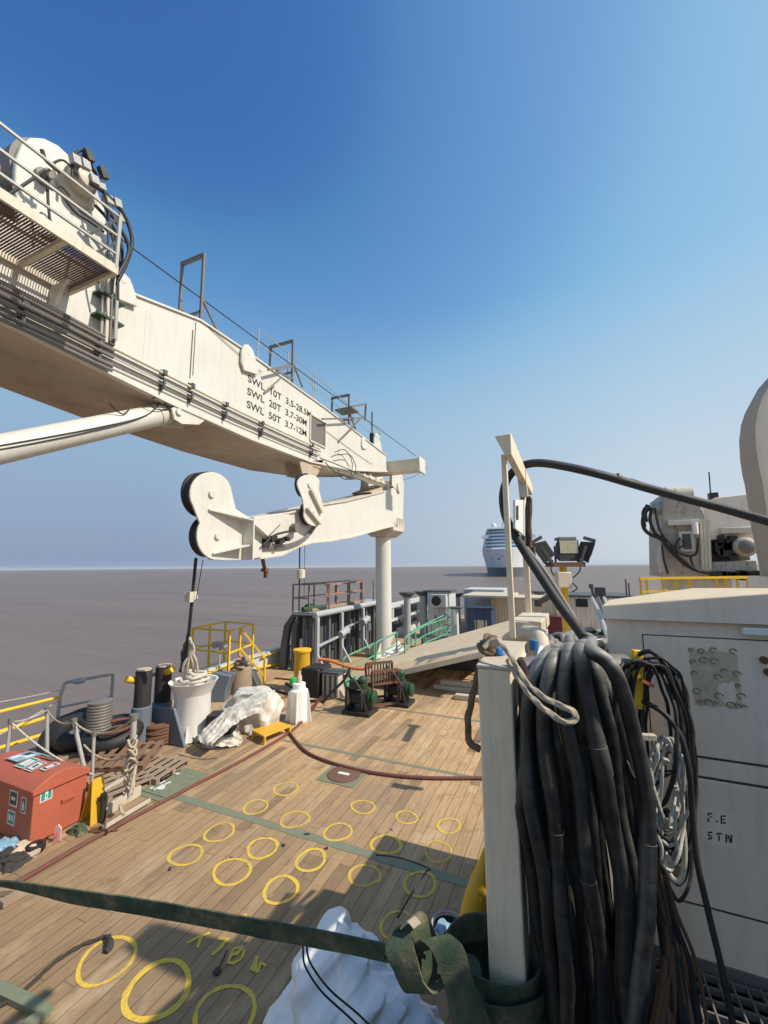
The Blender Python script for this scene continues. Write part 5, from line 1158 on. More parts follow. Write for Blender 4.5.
for k in range(8):
    x = 70+11*k+random.uniform(-4,4); y = 757-3.2*k+random.uniform(-3,8); p0 = at(x, y, Z=.06+.03*(k%3)); a = random.uniform(.9,1.7)
    o = MB().cbox(p0, (random.uniform(.8,1.6), .1, .05), rz=a, ry=random.uniform(-.05,.05)).build('scrap_plank', ('woodr','wood')[k%2], None, loc=tuple(p0)); tag(o, 'loose brown plank in the scrap timber heap behind the pallets', 'plank', 'scrap planks behind the pallets')
t = thing('black_clamp', tuple(G(102,822)), 'black upright steel clamp beside the caution board', 'clamp')
p0 = G(102,822); MB().bar(p0, at(104,793,D=Dof(p0)), .07).build('post', 'black', t); MB().bar(at(99,800,D=Dof(p0)), at(107,797,D=Dof(p0)), .05).build('arm', 'black', t)

# ================================================================== CRUISE SHIP
DS = 340.; c_ = at(513, 578.5, D=DS); c_.z = SEA; s_ = DS/F
fw = Vector((sin(-YAW)*-1, -cos(YAW), 0)); fw = (EYE-c_); fw.z = 0; fw.normalize(); ang = radians(5); fw = Matrix.Rotation(ang, 3, 'Z')@fw; rt = fw.cross(Vector((0,0,1))); rt.normalize()
t = thing('cruise_ship', tuple(c_), 'white cruise ship with dark hull seen bow on, out on the sea', 'ship')
def SP(x, y, z): return c_+rt*x+fw*y+Vector((0,0,z))
HB = 20.5; 
def hull(z0, z1, mat, nm, rows=6):
    V = []; st = [(0,0),(-3,.22),(-9,.5),(-18,.74),(-32,.93),(-50,1),(-150,1),(-190,.9)]; Ls = []
    for j in range(rows+1):
        z = z0+(z1-z0)*j/rows; fl_ = .74+.26*(z/23)**1.3 if z > 0 else .74
        rake = (z/23)*5
        ln = [SP(-HB*fl_*w__, y+rake, z) for y, w__ in st[::-1]]+[SP(HB*fl_*w__, y+rake, z) for y, w__ in st[1:]]; Ls.append(ln)
    n_ = len(Ls[0]); V = [p for l_ in Ls for p in l_]; Fc = [(j*n_+i, j*n_+(i+1)%n_, (j+1)*n_+(i+1)%n_, (j+1)*n_+i) for j in range(rows) for i in range(n_)]
    Fc.append(tuple(rows*n_+i for i in range(n_))); return MB().add(V, Fc).build(nm, mat, t, sm=30)
hull(-1, 7.6, 'shipk', 'lower_hull', 3); hull(7.61, 23, 'shipw', 'upper_hull')
z = 23
for k, (hh_, w__, y_) in enumerate(((3.1,.99,-14),(3.1,1.0,-16),(3.1,.97,-18),(3.1,.93,-21),(3.4,.90,-24),(3.0,.84,-29))):
    W_ = HB*w__; b = MB(); pr_ = [(-W_,-150),(-W_,y_-8),(-W_*.75,y_-2),(-W_*.35,y_),(W_*.35,y_),(W_*.75,y_-2),(W_,y_-8),(W_,-150)]
    V = [SP(x, y, z+(hh_*.48 if 0 else 0)) for x, y in pr_]+[SP(x, y, z+hh_*.55) for x, y in pr_]; n_ = len(pr_)
    b.add(V, [tuple(range(n_))[::-1], tuple(range(n_, 2*n_))]+[(i,(i+1)%n_,n_+(i+1)%n_,n_+i) for i in range(n_)]); b.build('deck_front', 'shipw', t, sm=20)
    V = [SP(x*.985, y-.5, z+hh_*.5) for x, y in pr_]+[SP(x*.985, y-.5, z+hh_+.02) for x, y in pr_]
    MB().add(V, [tuple(range(n_))[::-1], tuple(range(n_, 2*n_))]+[(i,(i+1)%n_,n_+(i+1)%n_,n_+i) for i in range(n_)]).build('window_band', 'shipglass', t, sm=20)
    z += hh_
b = MB(); b.add([SP(x, y, z+dz) for dz in (0,1.2) for x, y in ((-HB*.86,-130),(-HB*.86,-28),(HB*.86,-28),(HB*.86,-130))], [(3,2,1,0),(4,5,6,7),(0,1,5,4),(1,2,6,5),(2,3,7,6),(3,0,4,7)]); b.build('top_deck', 'shipw', t)
for s__ in (-1, 1):
    MB().add([SP(s__*x, y, zz_) for zz_ in (33.5,36.3) for x, y in ((17,-31),(17,-26),(23,-26),(23,-31))], [(3,2,1,0),(4,5,6,7),(0,1,5,4),(1,2,6,5),(2,3,7,6),(3,0,4,7)]).build('bridge_wing', 'shipw', t)
for (x, r_) in ((-11,2.6),(1,3.0),(11,2.4)):
    pf = [(r_*sin(pi*i/10)+.01, r_*(1-cos(pi*i/10))) for i in range(11)]; MB().lathe(SP(x, -45, z+2.2), pf, 18).build('radar_dome', 'shipw', t); MB().cyl(SP(x,-45,z), SP(x,-45,z+3), .8).build('dome_stand', 'shipw', t)
MB().cyl(SP(2,-40,z), SP(2,-40,z+13), .35).bar(SP(-3,-40,z+8), SP(7,-40,z+8), .5).build('mast', 'shipw', t)
rnd = random.Random(5)
for k in range(26):
    side = rnd.choice((-1,1)); y = rnd.uniform(-30,-4); zz_ = rnd.uniform(10,20)
    f_ = (.74+.26*(zz_/23)**1.3); rake = zz_/23*5
    def hw(yy):
        st = [(0,0),(-3,.22),(-9,.5),(-18,.74),(-32,.93),(-50,1)]
        for (ya, wa), (yb, wb) in zip(st[:-1], st[1:]):
            if yb <= yy <= ya: return wa+(wb-wa)*(yy-ya)/(yb-ya)
        return 1
    L_ = rnd.uniform(2,5); x0_, x1_ = HB*f_*hw(y)+.18, HB*f_*hw(y-L_)+.18; dz = rnd.uniform(-1,1.4); hgt = rnd.uniform(.4,1.3)
    MB().add([SP(side*x0_, y+rake, zz_), SP(side*x1_, y-L_+rake, zz_+dz), SP(side*(x1_+.02), y-L_+rake, zz_+dz+hgt), SP(side*(x0_+.02), y+rake, zz_+hgt*.6)], [(0,1,2,3)]).build('hull_motif', ('shipb','shipr','labelb')[k%3], t)
# ================================================================== STARBOARD PLATFORM (camera stands on it)
ZP = 2.53
t = thing('side_platform', (1.2, 2.5, 0), 'raised steel platform with open grating at the lower right, under locker and hoses', 'platform')
b = MB(); b.box((-.24, -2.5, ZP-.16), (-.16, 6.4, ZP-.02)); b.box((3.6, -2.5, ZP-.16), (3.7, 6.4, ZP-.02))
for y in (-2.4, -.6, 1.0, 2.2, 3.6, 5.0, 6.3): b.box((-.159, y, ZP-.14), (3.599, y+.08, ZP-.03))
b.build('edge_beam', 'dsteel', t)
b = MB()
x = -.14
while x < 1.45: b.box((x, .75, ZP-.026), (x+.005, 2.02, ZP)); x += .042
y = .76
while y < 2.02: b.box((-.14, y, ZP-.0235), (1.45, y+.006, ZP-.002)); y += .05
b.build('grating', 'dsteel', t)
MB().box((-.15, 2.03, ZP-.028), (3.59, 6.3, ZP-.005)).box((-.15, -2.5, ZP-.028), (3.59, .74, ZP-.005)).build('floor_plate', 'dsteel', t)
MB().box((-.12, 1.0, .0), (3.4, 6.2, ZP-.17)).build('under_deck_store', 'dkgrey', t)
for y in (-2.2, .7, 3.4, 6.2): MB().box((-.23, y, 0), (-.14, y+.09, ZP-.16)).build('leg', 'dsteel', t)
# deckhouse added outside the frame to shade the foreground
t = thing('shade_block', (2.6, 0, 0), 'added deckhouse block on the starboard side, outside the view', 'shade_block')
MB().box((1.55, -3.5, 0), (4.2, 1.5, 4.60)).build('wall', 'white', t, bevel=.02)
MB().box((1.45, -3.6, 4.601), (4.3, 1.55, 4.65)).build('roof', 'grey', t)
MB().box((1.75, 1.51, 0), (4.2, 1.9, 4.5)).build('wall', 'white', t)
for y in (-2.5, -.8): MB().box((1.535, y, 3.6), (1.549, y+.6, 4.3)).build('window', 'glass', t)

# ---- fire locker
YL = 2.05
t = thing('fire_locker', (1.4, YL, ZP), 'off-white steel locker with a stencilled F.E STN, at the right edge', 'locker')
pl = at(612,700,Y=YL).x; zl = 3.77
plb = at(609,600,Y=YL+.22).x
MB().add([(pl,YL,ZP),(2.9,YL,ZP),(2.9,YL+.2,ZP),(plb,YL+.2,ZP),(pl,YL,zl),(2.9,YL,zl),(2.9,YL+.2,zl),(plb,YL+.2,zl)], [(0,3,2,1),(4,5,6,7),(0,1,5,4),(1,2,6,5),(2,3,7,6),(3,0,4,7)]).build('body', 'cabinet', t, bevel=.006)
for (xa_, za_, xb_, zb__) in ((d0x(), None, None, None),) if 0 else (): pass
def LX(px): return at(px, 700, Y=YL).x
def LZ(px, py): return at(px, py, Y=YL).z
d0 = at(643,635,Y=YL); d1 = at(643,742,Y=YL).z; d1 = at(687,753,Y=YL).z; d2 = at(694,775,Y=YL).z; d3 = at(674,896,Y=YL).z
sg = MB(); sg.box((d0.x-.004, YL-.002, d3), (d0.x-.0005, YL-.0003, d0.z+.004)).box((d0.x, YL-.0022, d0.z+.0003), (1.35, YL-.0003, d0.z+.004)).box((d0.x, YL-.003, d1-.010), (1.35, YL-.0003, d1)).box((d0.x, YL-.003, d2-.006), (1.35, YL-.0003, d2+.004)).box((pl+.02, YL-.003, d3-.0095), (1.35, YL-.0003, d3-.0002))
sg.build('seam', 'skin', t)
dr = MB().box((d0.x, YL-.012, d1), (1.35, YL-.0005, d0.z)).build('door', 'cabinet', t, bevel=.003)
MB().box((d0.x+.05, YL-.009, d2+.004), (1.35, YL-.0005, d1-.010)).build('middle_panel', 'cabinet', t, bevel=.002)
lw = MB().box((d0.x, YL-.012, d3), (1.35, YL-.0005, d2-.006)).build('lower_panel', 'cabinet', t, bevel=.003)
MB().box((pl+.02, YL-.008, ZP+.0), (2.9, YL-.0005, d3-.01)).build('plinth', 'cabinet', t, bevel=.002)
MB().box((pl-.004, YL-.016, ZP-.004), (2.9, YL-.0085, ZP+.025)).build('toe_strip', 'dsteel', t)
# lid: sloping roof with a deep fascia
zr0, zr1 = at(613,606,Y=YL-.03).z, at(768,593,Y=YL-.03).z
pr_ = [(pl-.015, zl+.002), (pl-.015, zr0), (at(690,600,Y=YL).x, zr0+.028), (at(768,600,Y=YL).x, zr1), (1.6, zr1+.05), (2.95, zr0), (2.95, zl+.002)]
zb0, zb1 = at(609,600,Y=YL+.24).z, at(694,588,Y=YL+.24).z
fr = [(pl-.012,zl+.002),(pl-.012,zr0),(at(768,600,Y=YL).x,zr1),(1.6,zr1+.03),(2.92,zr0),(2.92,zl+.002)]
bk_ = [(plb-.0,zl+.002),(plb-.0,zb0),(at(694,600,Y=YL+.24).x,zb1),(1.6,zb1+.01),(2.92,zr0),(2.92,zl+.002)]
MB().add([(x, YL-.03, z) for x, z in fr]+[(x, YL+.24, z) for x, z in bk_], [(0,1,2,3,4,5)[::-1],(6,7,8,9,10,11)]+[(i,(i+1)%6,6+(i+1)%6,6+i) for i in range(6)]).build('roof', 'roofp', t, bevel=.003)
pr_ = fr
MB().prism([(a, b_-.003) if i not in (0, 5) else (a, b_+.001) for i, (a, b_) in enumerate(pr_)], 'Y', YL-.036, YL-.031).build('fascia', 'cabinet', t)
# hardware and marks
h_ = MB(); c0 = at(742,631,Y=YL-.03); h_.box((c0.x, YL-.045, c0.z-.012), (c0.x+.3, YL-.013, c0.z+.014)); h_.build('handle_bar', 'plastw', dr, bevel=.003)
a_, b_ = at(682,737,Y=YL-.013), at(695,771,Y=YL-.013)
for (z0_, z1_) in ((b_.z, (a_.z+b_.z)/2-.004), ((a_.z+b_.z)/2+.004, a_.z)): MB().box((a_.x, YL-.020, z0_), (b_.x, YL-.0125, z1_)).build('hinge', 'brown', dr, bevel=.002)
for (x, y) in ((764,660),(768,672)): 
    c_ = at(x, y, Y=YL-.02); MB().lathe((c_.x, YL-.03, c_.z), [(.012,0),(.014,.004),(.012,.017)], 12, 'Y').build('latch', 'rusty', dr)
rn = random.Random(11)
A_, B_ = at(689,650,Y=YL-.013), at(743,709,Y=YL-.013)
def blob(mb, cx, cz, r1_, r2_, y, rag=.2, n_=18, seed=0):
    V = []
    for i in range(n_):
        a = 2*pi*i/n_; q = 1+rag*noise.noise(Vector((cos(a)*1.5+seed, sin(a)*1.5, seed*2)))*2; V.append((cx+r1_*q*cos(a), y, cz+r2_*q*sin(a)))
    return mb.add(V, [tuple(range(n_))])
gp = MB(); pts = []
xs = [A_.x+(B_.x-A_.x)*i/12 for i in range(13)]
topl = [(x, A_.z+rn.uniform(-.004,.004)) for x in xs]; botl = [(x, B_.z+.0+rn.uniform(-.006,.006)) for x in xs[::-1]]
gp.add([(x, YL-.0135, z) for x, z in topl+botl], [tuple(range(26))]); gp.build('glue_residue', 'glue', dr)
wp = MB(); cx_, cz_ = at(727,692,Y=YL).x, at(727,692,Y=YL).z; blob(wp, cx_, cz_, .030, .042, YL-.0139, .35, 22, 3.3); wp.build('bare_patch', 'cabinet', dr)
spots = [(691,650),(701,651),(713,650),(733,651),(693,662),(703,660),(714,661),(694,673),(724,671),(737,674),(718,677),(697,691),(738,686),(741,696),(719,696),(700,702),(708,702),(716,704),(731,705),(738,706),(744,707)]
for k, (x, y) in enumerate(spots):
    c_ = at(x, y, Y=YL-.014); b = MB(); r_ = rn.uniform(.008,.013); P = [Vector((c_.x+r_*cos(i*pi/8), YL-.0145, c_.z+r_*.8*sin(i*pi/8))) for i in range(int(rn.uniform(11,16)))]
    b.tube(P, .0022, 5); b.build('glue_ring', 'glued', dr)
# white square with the stencil
a_, b_ = at(699,806,Y=YL-.013), at(741,851,Y=YL-.013)
MB().add([(a_.x,YL-.0128,a_.z),(b_.x,YL-.0128,a_.z-.006),(b_.x-.002,YL-.0128,b_.z),(a_.x+.002,YL-.0128,b_.z+.004)], [(0,1,2,3)]).build('white_square', paint('fresh_white', (.96,.84,.71), .5, .25, 0, 3, bmp=0), lw)
def stencil(glyphs, ox, oy, s_):
    for g in glyphs:
        b = MB()
        for (x0, y0_, x1, y1_) in g:
            P = [at(ox+x*s_, oy+y*s_, Y=YL-.0132) for x, y in ((x0,y0_),(x1,y0_),(x1,y1_),(x0,y1_))]
            b.add(P, [(0,1,2,3)])
        b.build('stencil_letter', 'ink', lw)
sk_ = 1/4.197
stencil([[(450,138,458,150),(450,160,458,176),(458,138,472,144),(461,152,470,158)], [(487,170,494,178)], [(506,148,513,184),(515,148,527,155),(515,163,524,169),(515,177,528,184)]], 600, 780, sk_)
stencil([[(452,217,472,224),(452,226,459,232),(455,232,470,238),(465,240,472,246),(452,243,468,250)], [(487,222,512,229),(496,231,503,256)], [(526,228,534,262),(536,232,543,248),(542,246,549,262),(547,230,555,264)]], 600, 780, sk_)
# torn labels low on the left of the panel
for k, (x0, y0_, x1, y1_, mt) in enumerate(((665,810,688,848,'glue'),(668,852,688,860,'red'),(669,862,686,882,'glued'))):
    a_, b_ = at(x0, y0_, Y=YL-.013), at(x1, y1_, Y=YL-.013); MB().add([(a_.x,YL-.0134,a_.z),(b_.x,YL-.0134,a_.z-.01),(b_.x,YL-.0134,b_.z),(a_.x,YL-.0134,b_.z+.008)], [(0,1,2,3)]).build('torn_label', mt, lw)

t = thing('shade_box', (.5, 3.6, ZP), 'grey box added under the tangled hoses to shade the bag and deck', 'shade box')  # hidden box added so its shadow falls on bag and deck
MB().box((.0, 2.75, ZP), (.75, 5.2, 3.05)).build('box', 'grey', t, bevel=.02)
# ---- curved white arm at the right edge
YA = 4.0
ol = [(768,378),(758,389),(751,402),(745,413),(741,425),(739,441),(740,460),(742,474),(745,487),(751,527),(756,552),(760,573),(763,598)]
il = [(768,598)]
pz = lambda L, y=YA: [(p.x, p.z) for p in (at(a, b_, Y=y) for a, b_ in L)]
t = thing('curved_davit_arm', (1.8, YA, 2.5), 'big rounded grey-white steel arm rising at the right edge of the view', 'davit')
topo = [(3.5,2.6),(3.5,6.6),(3.2,7.0),(2.8,7.15),(2.4,7.0),(2.05,6.55),(1.78,6.0)]
topi = [(3.4,2.6),(3.4,6.55),(3.15,6.9),(2.8,7.04),(2.46,6.88),(2.12,6.44),(1.84,5.9)]
ob = pz(ol, YA+.34)+[(2.0, at(763,598,Y=YA+.34).z)]
MB().prism(topo+ob, 'Y', YA+.012, YA+.335).build('web_plate', 'cabinet', t, sm=30)
inn = [(772,386),(763,397),(757,408),(752,420),(750,437),(751,455),(755,470),(758,485),(763,522),(768,552),(772,575),(774,598)]
outp = topo+pz(ol, YA+.34); k = MB(); nf = len(outp)
V = [(x, y, z) for y in (YA, YA+.34) for x, z in outp]+[(x+.022, y, z) for y in (YA, YA+.34) for x, z in outp]
k.add(V, [(i, i+1, nf+i+1, nf+i) for i in range(nf-1)]+[(2*nf+i, 3*nf+i, 3*nf+i+1, 2*nf+i+1) for i in range(nf-1)]+[(i, 2*nf+i, 2*nf+i+1, i+1) for i in range(nf-1)]+[(nf+i, nf+i+1, 3*nf+i+1, 3*nf+i) for i in range(nf-1)])
k.build('flange', 'post', t, sm=30)
text_mb('SWL', .018, at(755,553,Y=YA-.002), (1,0,0), (0,0,1), .002).build('stencil_mark', 'dsteel', t)
MB().box((1.35, YA+.05, ZP), (2.3, YA+.28, 3.9)).build('foot', 'cabinet', t)
# ---- white box frame post
t = thing('gantry_post', (-.215, 1.47, ZP), 'thick square cream post in front, wrapped in green webbing at its foot', 'post')
p0, p1 = at(477,668,D=1.46), at(512,668,D=1.46); xa, xb, yp, zt = -.285, -.155, 1.46, 3.635
pp = [at(477.5,668,Y=yp), at(511,668,Y=yp)]; xa, xb, zt = pp[0].x, pp[1].x, pp[0].z
qq = [at(488,972,Y=yp), at(524,972,Y=yp)]
b = MB(); V = [(xa,yp,zt),(xb,yp,zt),(xb,yp+.5,zt),(xa,yp+.5,zt),(xa,yp,ZP-.3),(xb,yp,ZP-.3),(xb,yp+.13,ZP-.3),(xa,yp+.13,ZP-.3),(xb,yp+.13,zt-.16),(xa,yp+.13,zt-.16),(xb,yp+.5,zt-.16),(xa,yp+.5,zt-.16)]
b.add(V, [(0,1,2,3),(0,4,5,1),(4,7,6,5),(1,5,6,8),(0,9,7,4),(6,7,9,8),(8,9,11,10),(1,8,10,2),(0,3,11,9),(2,10,11,3)])
b.build('shaft', 'post', t, bevel=.006)
MB().box((xa-.004, yp-.004, zt+.0005), (xb+.004, yp+.5, zt+.012)).build('cap_plate', 'woodp', t, bevel=.003)
MB().box((xb+.001, yp+.18, zt-.13), (xb+.006, yp+.47, zt-.03)).build('side_plate', 'plastw', t)
# ---- gantry: two uprights and flared top beam
t = thing('hose_gantry', tuple(at(513,643,D=1.97)), 'cream gantry frame of two thin uprights and a flared top beam carrying the black hose', 'gantry')
a0, a1 = at(513,645,D=1.95), at(505,455,D=1.95); MB().box((a0.x-.012, a0.y-.014, zt+.013), (a0.x+.014, a0.y+.014, a1.z)).build('upright', 'post', t, bevel=.004)
b0, b1 = at(528,640,D=2.85), at(525,490,D=2.85); MB().box((b0.x-.004, b0.y-.018, 3.3), (b0.x+.034, b0.y+.018, b1.z)).build('upright', 'post', t, bevel=.004)
n0, n1 = at(504,445,D=1.88), at(528,491,D=3.05); dr_ = (n1-n0).normalized(); rt_ = dr_.cross(Vector((0,0,1))).normalized()
b = MB(); sec = ((-.042,.05),(.035,.054),(.032,-.05),(.004,-.055)); V = []
for q in (n0, n0+dr_*.10, n1):
    V += [q+rt_*x+Vector((0,0,z)) for x, z in (sec if q is not n1 else ((-.042,.035),(.035,.038),(.032,-.03),(.004,-.035)))]
b.add(V, [(3,2,1,0),(8,9,10,11)]+[(j*4+i, j*4+(i+1)%4, (j+1)*4+(i+1)%4, (j+1)*4+i) for j in range(2) for i in range(4)]); b.build('top_beam', 'post', t, bevel=.004)
P = [at(513,500,D=2.15), at(523,500,D=2.6), at(523,536,D=2.6), at(513,528,D=2.15)]; nn_ = Vector((.012,0,0))
pb = MB().add(P+[p+nn_ for p in P], [(0,1,2,3),(7,6,5,4),(0,4,5,1),(1,5,6,2),(2,6,7,3),(3,7,4,0)]).build('side_plate', 'plastw', t)
MB().bar(at(515,506,D=2.17)+nn_, at(515,520,D=2.17)+nn_, .012).build('slot', 'dsteel', pb)
MB().bar(at(522,478,D=2.6), at(524,497,D=2.6), .06, .05).build('gusset', 'creamr', t)
t = thing('cable_bundle', tuple(at(530,555,D=2.8)), 'black and rusty cable bundle tied to the farther gantry upright', 'cable')
for k in range(4): MB().tube(spline([at(528+k*.9, 496+k, D=2.74), at(527+k, 520, D=2.74), at(528+k*.7, 545, D=2.74), at(529+k, 556, D=2.74)], 6), .012, 7, jitter=.5).build('cable', ('rubber','black','rubber','rusty')[k], t)
MB().cbox(at(529,552,D=2.74), (.08,.05,.07)).build('clamp', 'rusty', t, bevel=.004)
MB().bar(at(523,493,D=2.75), at(523,540,D=2.75), .02).build('rusty_strip', 'rusty', t)
# beige beam pieces on the rail behind
o = MB().cbox(at(531,623,D=2.6), (.17,.5,.075), rz=-.05).build('timber_block', 'rampg', None, loc=tuple(at(531,628,D=2.6)), bevel=.006); tag(o, 'beige timber block between the two gantry uprights', 'timber')
b = MB(); b.tube(spline([at(508,640,D=2.9), at(520,634,D=2.45), at(535,634,D=2.3), at(541,640,D=2.2), at(541,655,D=2.15), at(541,690,D=2.1)], 6), .042, 14); o = b.build('elbow_pipe', 'rampg', None, loc=tuple(at(541,690,D=2.1))); tag(o, 'beige elbow pipe below the timber block, left of the hoses', 'pipe')
o = MB().box((xb+.04, yp+.35, 3.0), (xb+.06, yp+1.4, 3.6)).build('rail_plate', 'plastw', None, loc=(xb+.05, yp+.9, 3.0), bevel=.004); tag(o, 'white side plate behind the cream post top', 'plate')
# big black supply hose over the gantry
t = thing('supply_hose', tuple(at(600,665,D=2.0)), 'thick black hose arching over the sky, round the gantry and down', 'hose')
MB().tube(spline([at(x, y, D=d) for x, y, d in ((860,545,2.0),(815,533,2.1),(768,521,2.2),(720,507.5,2.3),(680,497,2.35),(640,486,2.4),(600,474.5,2.4),(565,466.5,2.45),(538,463,2.5),(520,467,2.55),(508,478,2.6),(503,495,2.6),(505,514,2.55),(512,530,2.5),(525,552,2.4),(542,578,2.3),(562,608,2.2),(580,632,2.1),(597,660,2.0),(606,690,1.9))], 10), .0255, 16).build('hose', 'rubber', t)
MB().tube(spline([at(x, y, D=d) for x, y, d in ((526,548,2.5),(545,572,2.42),(563,600,2.3),(578,625,2.2),(592,650,2.1),(600,680,2.0))], 8), .014, 10).build('thin_hose', 'dsteel', t)
MB().tube(spline([at(x, y, D=d) for x, y, d in ((624,481,2.4),(632,480,2.4),(642,484,2.4))], 6), .010, 8).build('clip', 'rubber', t)
MB().tube([at(616,477.5,D=2.4), at(620,479,D=2.4)], .0292, 16).build('tape_band', 'dsteel', t)

# ---- floodlight mast
K = 1.6; D_ = 8.0*K; c_ = at(567,629,D=D_); t = thing('floodlight_mast', (c_.x, c_.y, 0), 'yellow pole with three floodlights and a junction box', 'floodlight mast')
zt_ = at(567,567,D=D_).z
MB().cyl((c_.x, c_.y, 0), (c_.x, c_.y, zt_), .105, n=18).build('pole', 'yellow', t)
MB().cbox(at(565,564.5,D=D_), (1.0,.58,.14), rz=YAW).build('base_plate', 'rusty', t, bevel=.01)
MB().cbox(at(563,580,D=D_-.24), (.43,.26,.48), rz=YAW).build('junction_box', 'rampg', t, bevel=.03)
def flood(px, py, s_, yaw, pitch, lens_=True):
    s_ *= K
    c0 = at(px, py, D=D_); R = Matrix.Rotation(YAW+yaw, 3, 'Z') @ Matrix.Rotation(pitch, 3, 'X')
    def B(cx, cy, cz, dx, dy, dz, tp=1): 
        P = []
        for j, k_ in ((-1,1),(1,tp)):
            P += [c0+R@Vector((cx+i*dx/2*k_, cy+j*dy/2, cz+k*dz/2*k_)) for (i,k) in ((-1,-1),(1,-1),(1,1),(-1,1))]
        return MB().add(P, [(3,2,1,0),(4,5,6,7),(0,1,5,4),(1,2,6,5),(2,3,7,6),(3,0,4,7)])
    hd = B(0, 0, 0, .42*s_, .24*s_, .42*s_, .7).build('lamp_housing', 'black', t, bevel=.012)
    B(0, -.125*s_, .07*s_, .36*s_, .018, .25*s_).build('lens', 'lampglass' if lens_ else 'glass', hd)
    B(0, -.02, .24*s_, .34*s_, .22*s_, .05*s_).build('cooling_fins', 'dsteel', hd)
    B(0, -.133*s_, .07*s_, .08, .006, .08).build('bulb', 'yellowp', hd) if lens_ else None
    for sx in (-1,1): B(sx*.225*s_, 0, -.08*s_, .03, .08, .36*s_).build('bracket', 'dsteel', hd)
flood(566, 551, .98, .05, -.05); flood(585, 551, 1.0, 1.1, .35, False); flood(544, 551, 1.05, -1.9, .5, False)
for pp_ in ([(553,560),(551,570),(556,578)],[(579,560),(580,570),(573,578)],[(571,582),(577,588),(572,592)]): MB().tube(spline([at(x, y, D=D_-.1) for x, y in pp_], 6), .019, 6).build('cable', 'black', t)

# ================================================================== SECOND CRANE (starboard)
S = 1.45; YC = 9.5*S; pc = lambda L, y=YC: [(p.x, p.z) for p in (at(a, b_, Y=y) for a, b_ in L)]
c_ = at(700,585,Y=YC); t = thing('service_crane', (c_.x, c_.y+.5, 0), 'weathered beige crane machinery with motor and hoses, right, above the locker roof', 'crane')
MB().lathe((at(697,585,Y=YC+.6*S).x, YC+.6*S, 0), [(.65,0),(.65,3.2),(.8,3.3),(.8,3.62)], 30).build('pedestal', 'creamr', t)
body = MB().prism(pc([(662,577),(661,530),(663,508),(662,494),(668,491),(700,505),(706,516),(710,578)]), 'Y', YC, YC+1.3*S).build('tower', 'machine', t, bevel=.02)
MB().prism(pc([(707,512),(716,497),(746,493),(770,493),(770,538),(712,540)]), 'Y', YC+.1*S, YC+1.6*S).build('engine_cover', 'cabinet', t, bevel=.03)
MB().prism(pc([(710,540),(722,534),(750,530),(756,536),(760,572),(712,574)]), 'Y', YC+.35*S, YC+1.5*S).build('machine_bed', 'dsteel', t, bevel=.02)
MB().prism(pc([(712,562),(757,560),(758,573),(712,574)]), 'Y', YC+.0*S, YC+1.5*S).build('bed_plate', 'machine', t, bevel=.02)
for (x, y, r_) in ((675,493,.25),(684,494,.29)): p = at(x, y+2, Y=YC+.3*S); MB().cyl(p-Vector((.23,0,0)), p+Vector((.17,0,0)), r_, n=22).build('pin_boss', 'creamr', body)
MB().prism(pc([(672,494),(676,488),(689,487),(694,505),(672,504)], YC+.4*S), 'Y', YC+.4*S, YC+.8*S).build('head_lug', 'machine', body, bevel=.02)
MB().box((at(667,526,Y=YC).x, YC-.12*S, at(667,526,Y=YC).z), (at(697,520,Y=YC).x, YC-.001*S, at(697,520,Y=YC).z)).build('ledge', 'cream', body, bevel=.01)
w0, w1 = at(682,534,Y=YC-.1*S), at(692,549,Y=YC-.1*S); wb = MB().box((w0.x-.07, YC-.10*S, w1.z-.07), (w1.x+.06, YC-.001*S, w0.z+.07)).build('control_box', 'creamr', body, bevel=.01)
MB().box((w0.x, YC-.11*S, w1.z), (w1.x, YC-.101*S, w0.z)).build('window', 'glass', wb)
MB().lathe(at(695,528,Y=YC-.1*S), [(.07,-.17),(.08,0),(.07,.15)], 14).build('lamp', 'plastw', body)
p = at(654,509,Y=YC+.2*S); MB().cyl(at(664,508,Y=YC+.2*S), p, .2, n=20).cyl(p, at(650,509,Y=YC+.2*S), .15).build('swivel', 'steel', body)
p = at(744,547,Y=YC+.0*S); mo = MB().lathe((p.x, YC-.12*S, p.z), [(.15,0),(.23,.04),(.26,.09),(.26,.72),(.2,.8)], 28, 'Y').build('motor', 'machine', t)
MB().lathe((p.x, YC-.14*S, p.z), [(.145,0),(.18,.026),(.07,.027)], 20, 'Y').build('fan_cover', 'dsteel', mo); MB().lathe((p.x, YC-.155*S, p.z), [(.07,0),(.07,.02)], 14, 'Y').build('hub', 'dsteel', mo)
MB().cbox((p.x-.1, YC+.15*S, p.z+.45), (.7,.5,.17)).build('terminal_box', 'creamr', mo, bevel=.02)
b = MB(); rr_ = random.Random(4)
for k in range(14): q = at(rr_.uniform(718,734), rr_.uniform(538,560), Y=YC+.05*S); b.cbox(q, (rr_.uniform(.08,.23), .25, rr_.uniform(.09,.29)))
b.build('pump_block', 'black', t)
b = MB()
for k in range(16): q = at(714+3*k, 575+rr_.uniform(-1.5,1.5), Y=YC+.0*S); b.cbox(q, (.17, .4, rr_.uniform(.09,.22)))
b.build('gear_ring', 'black', t)
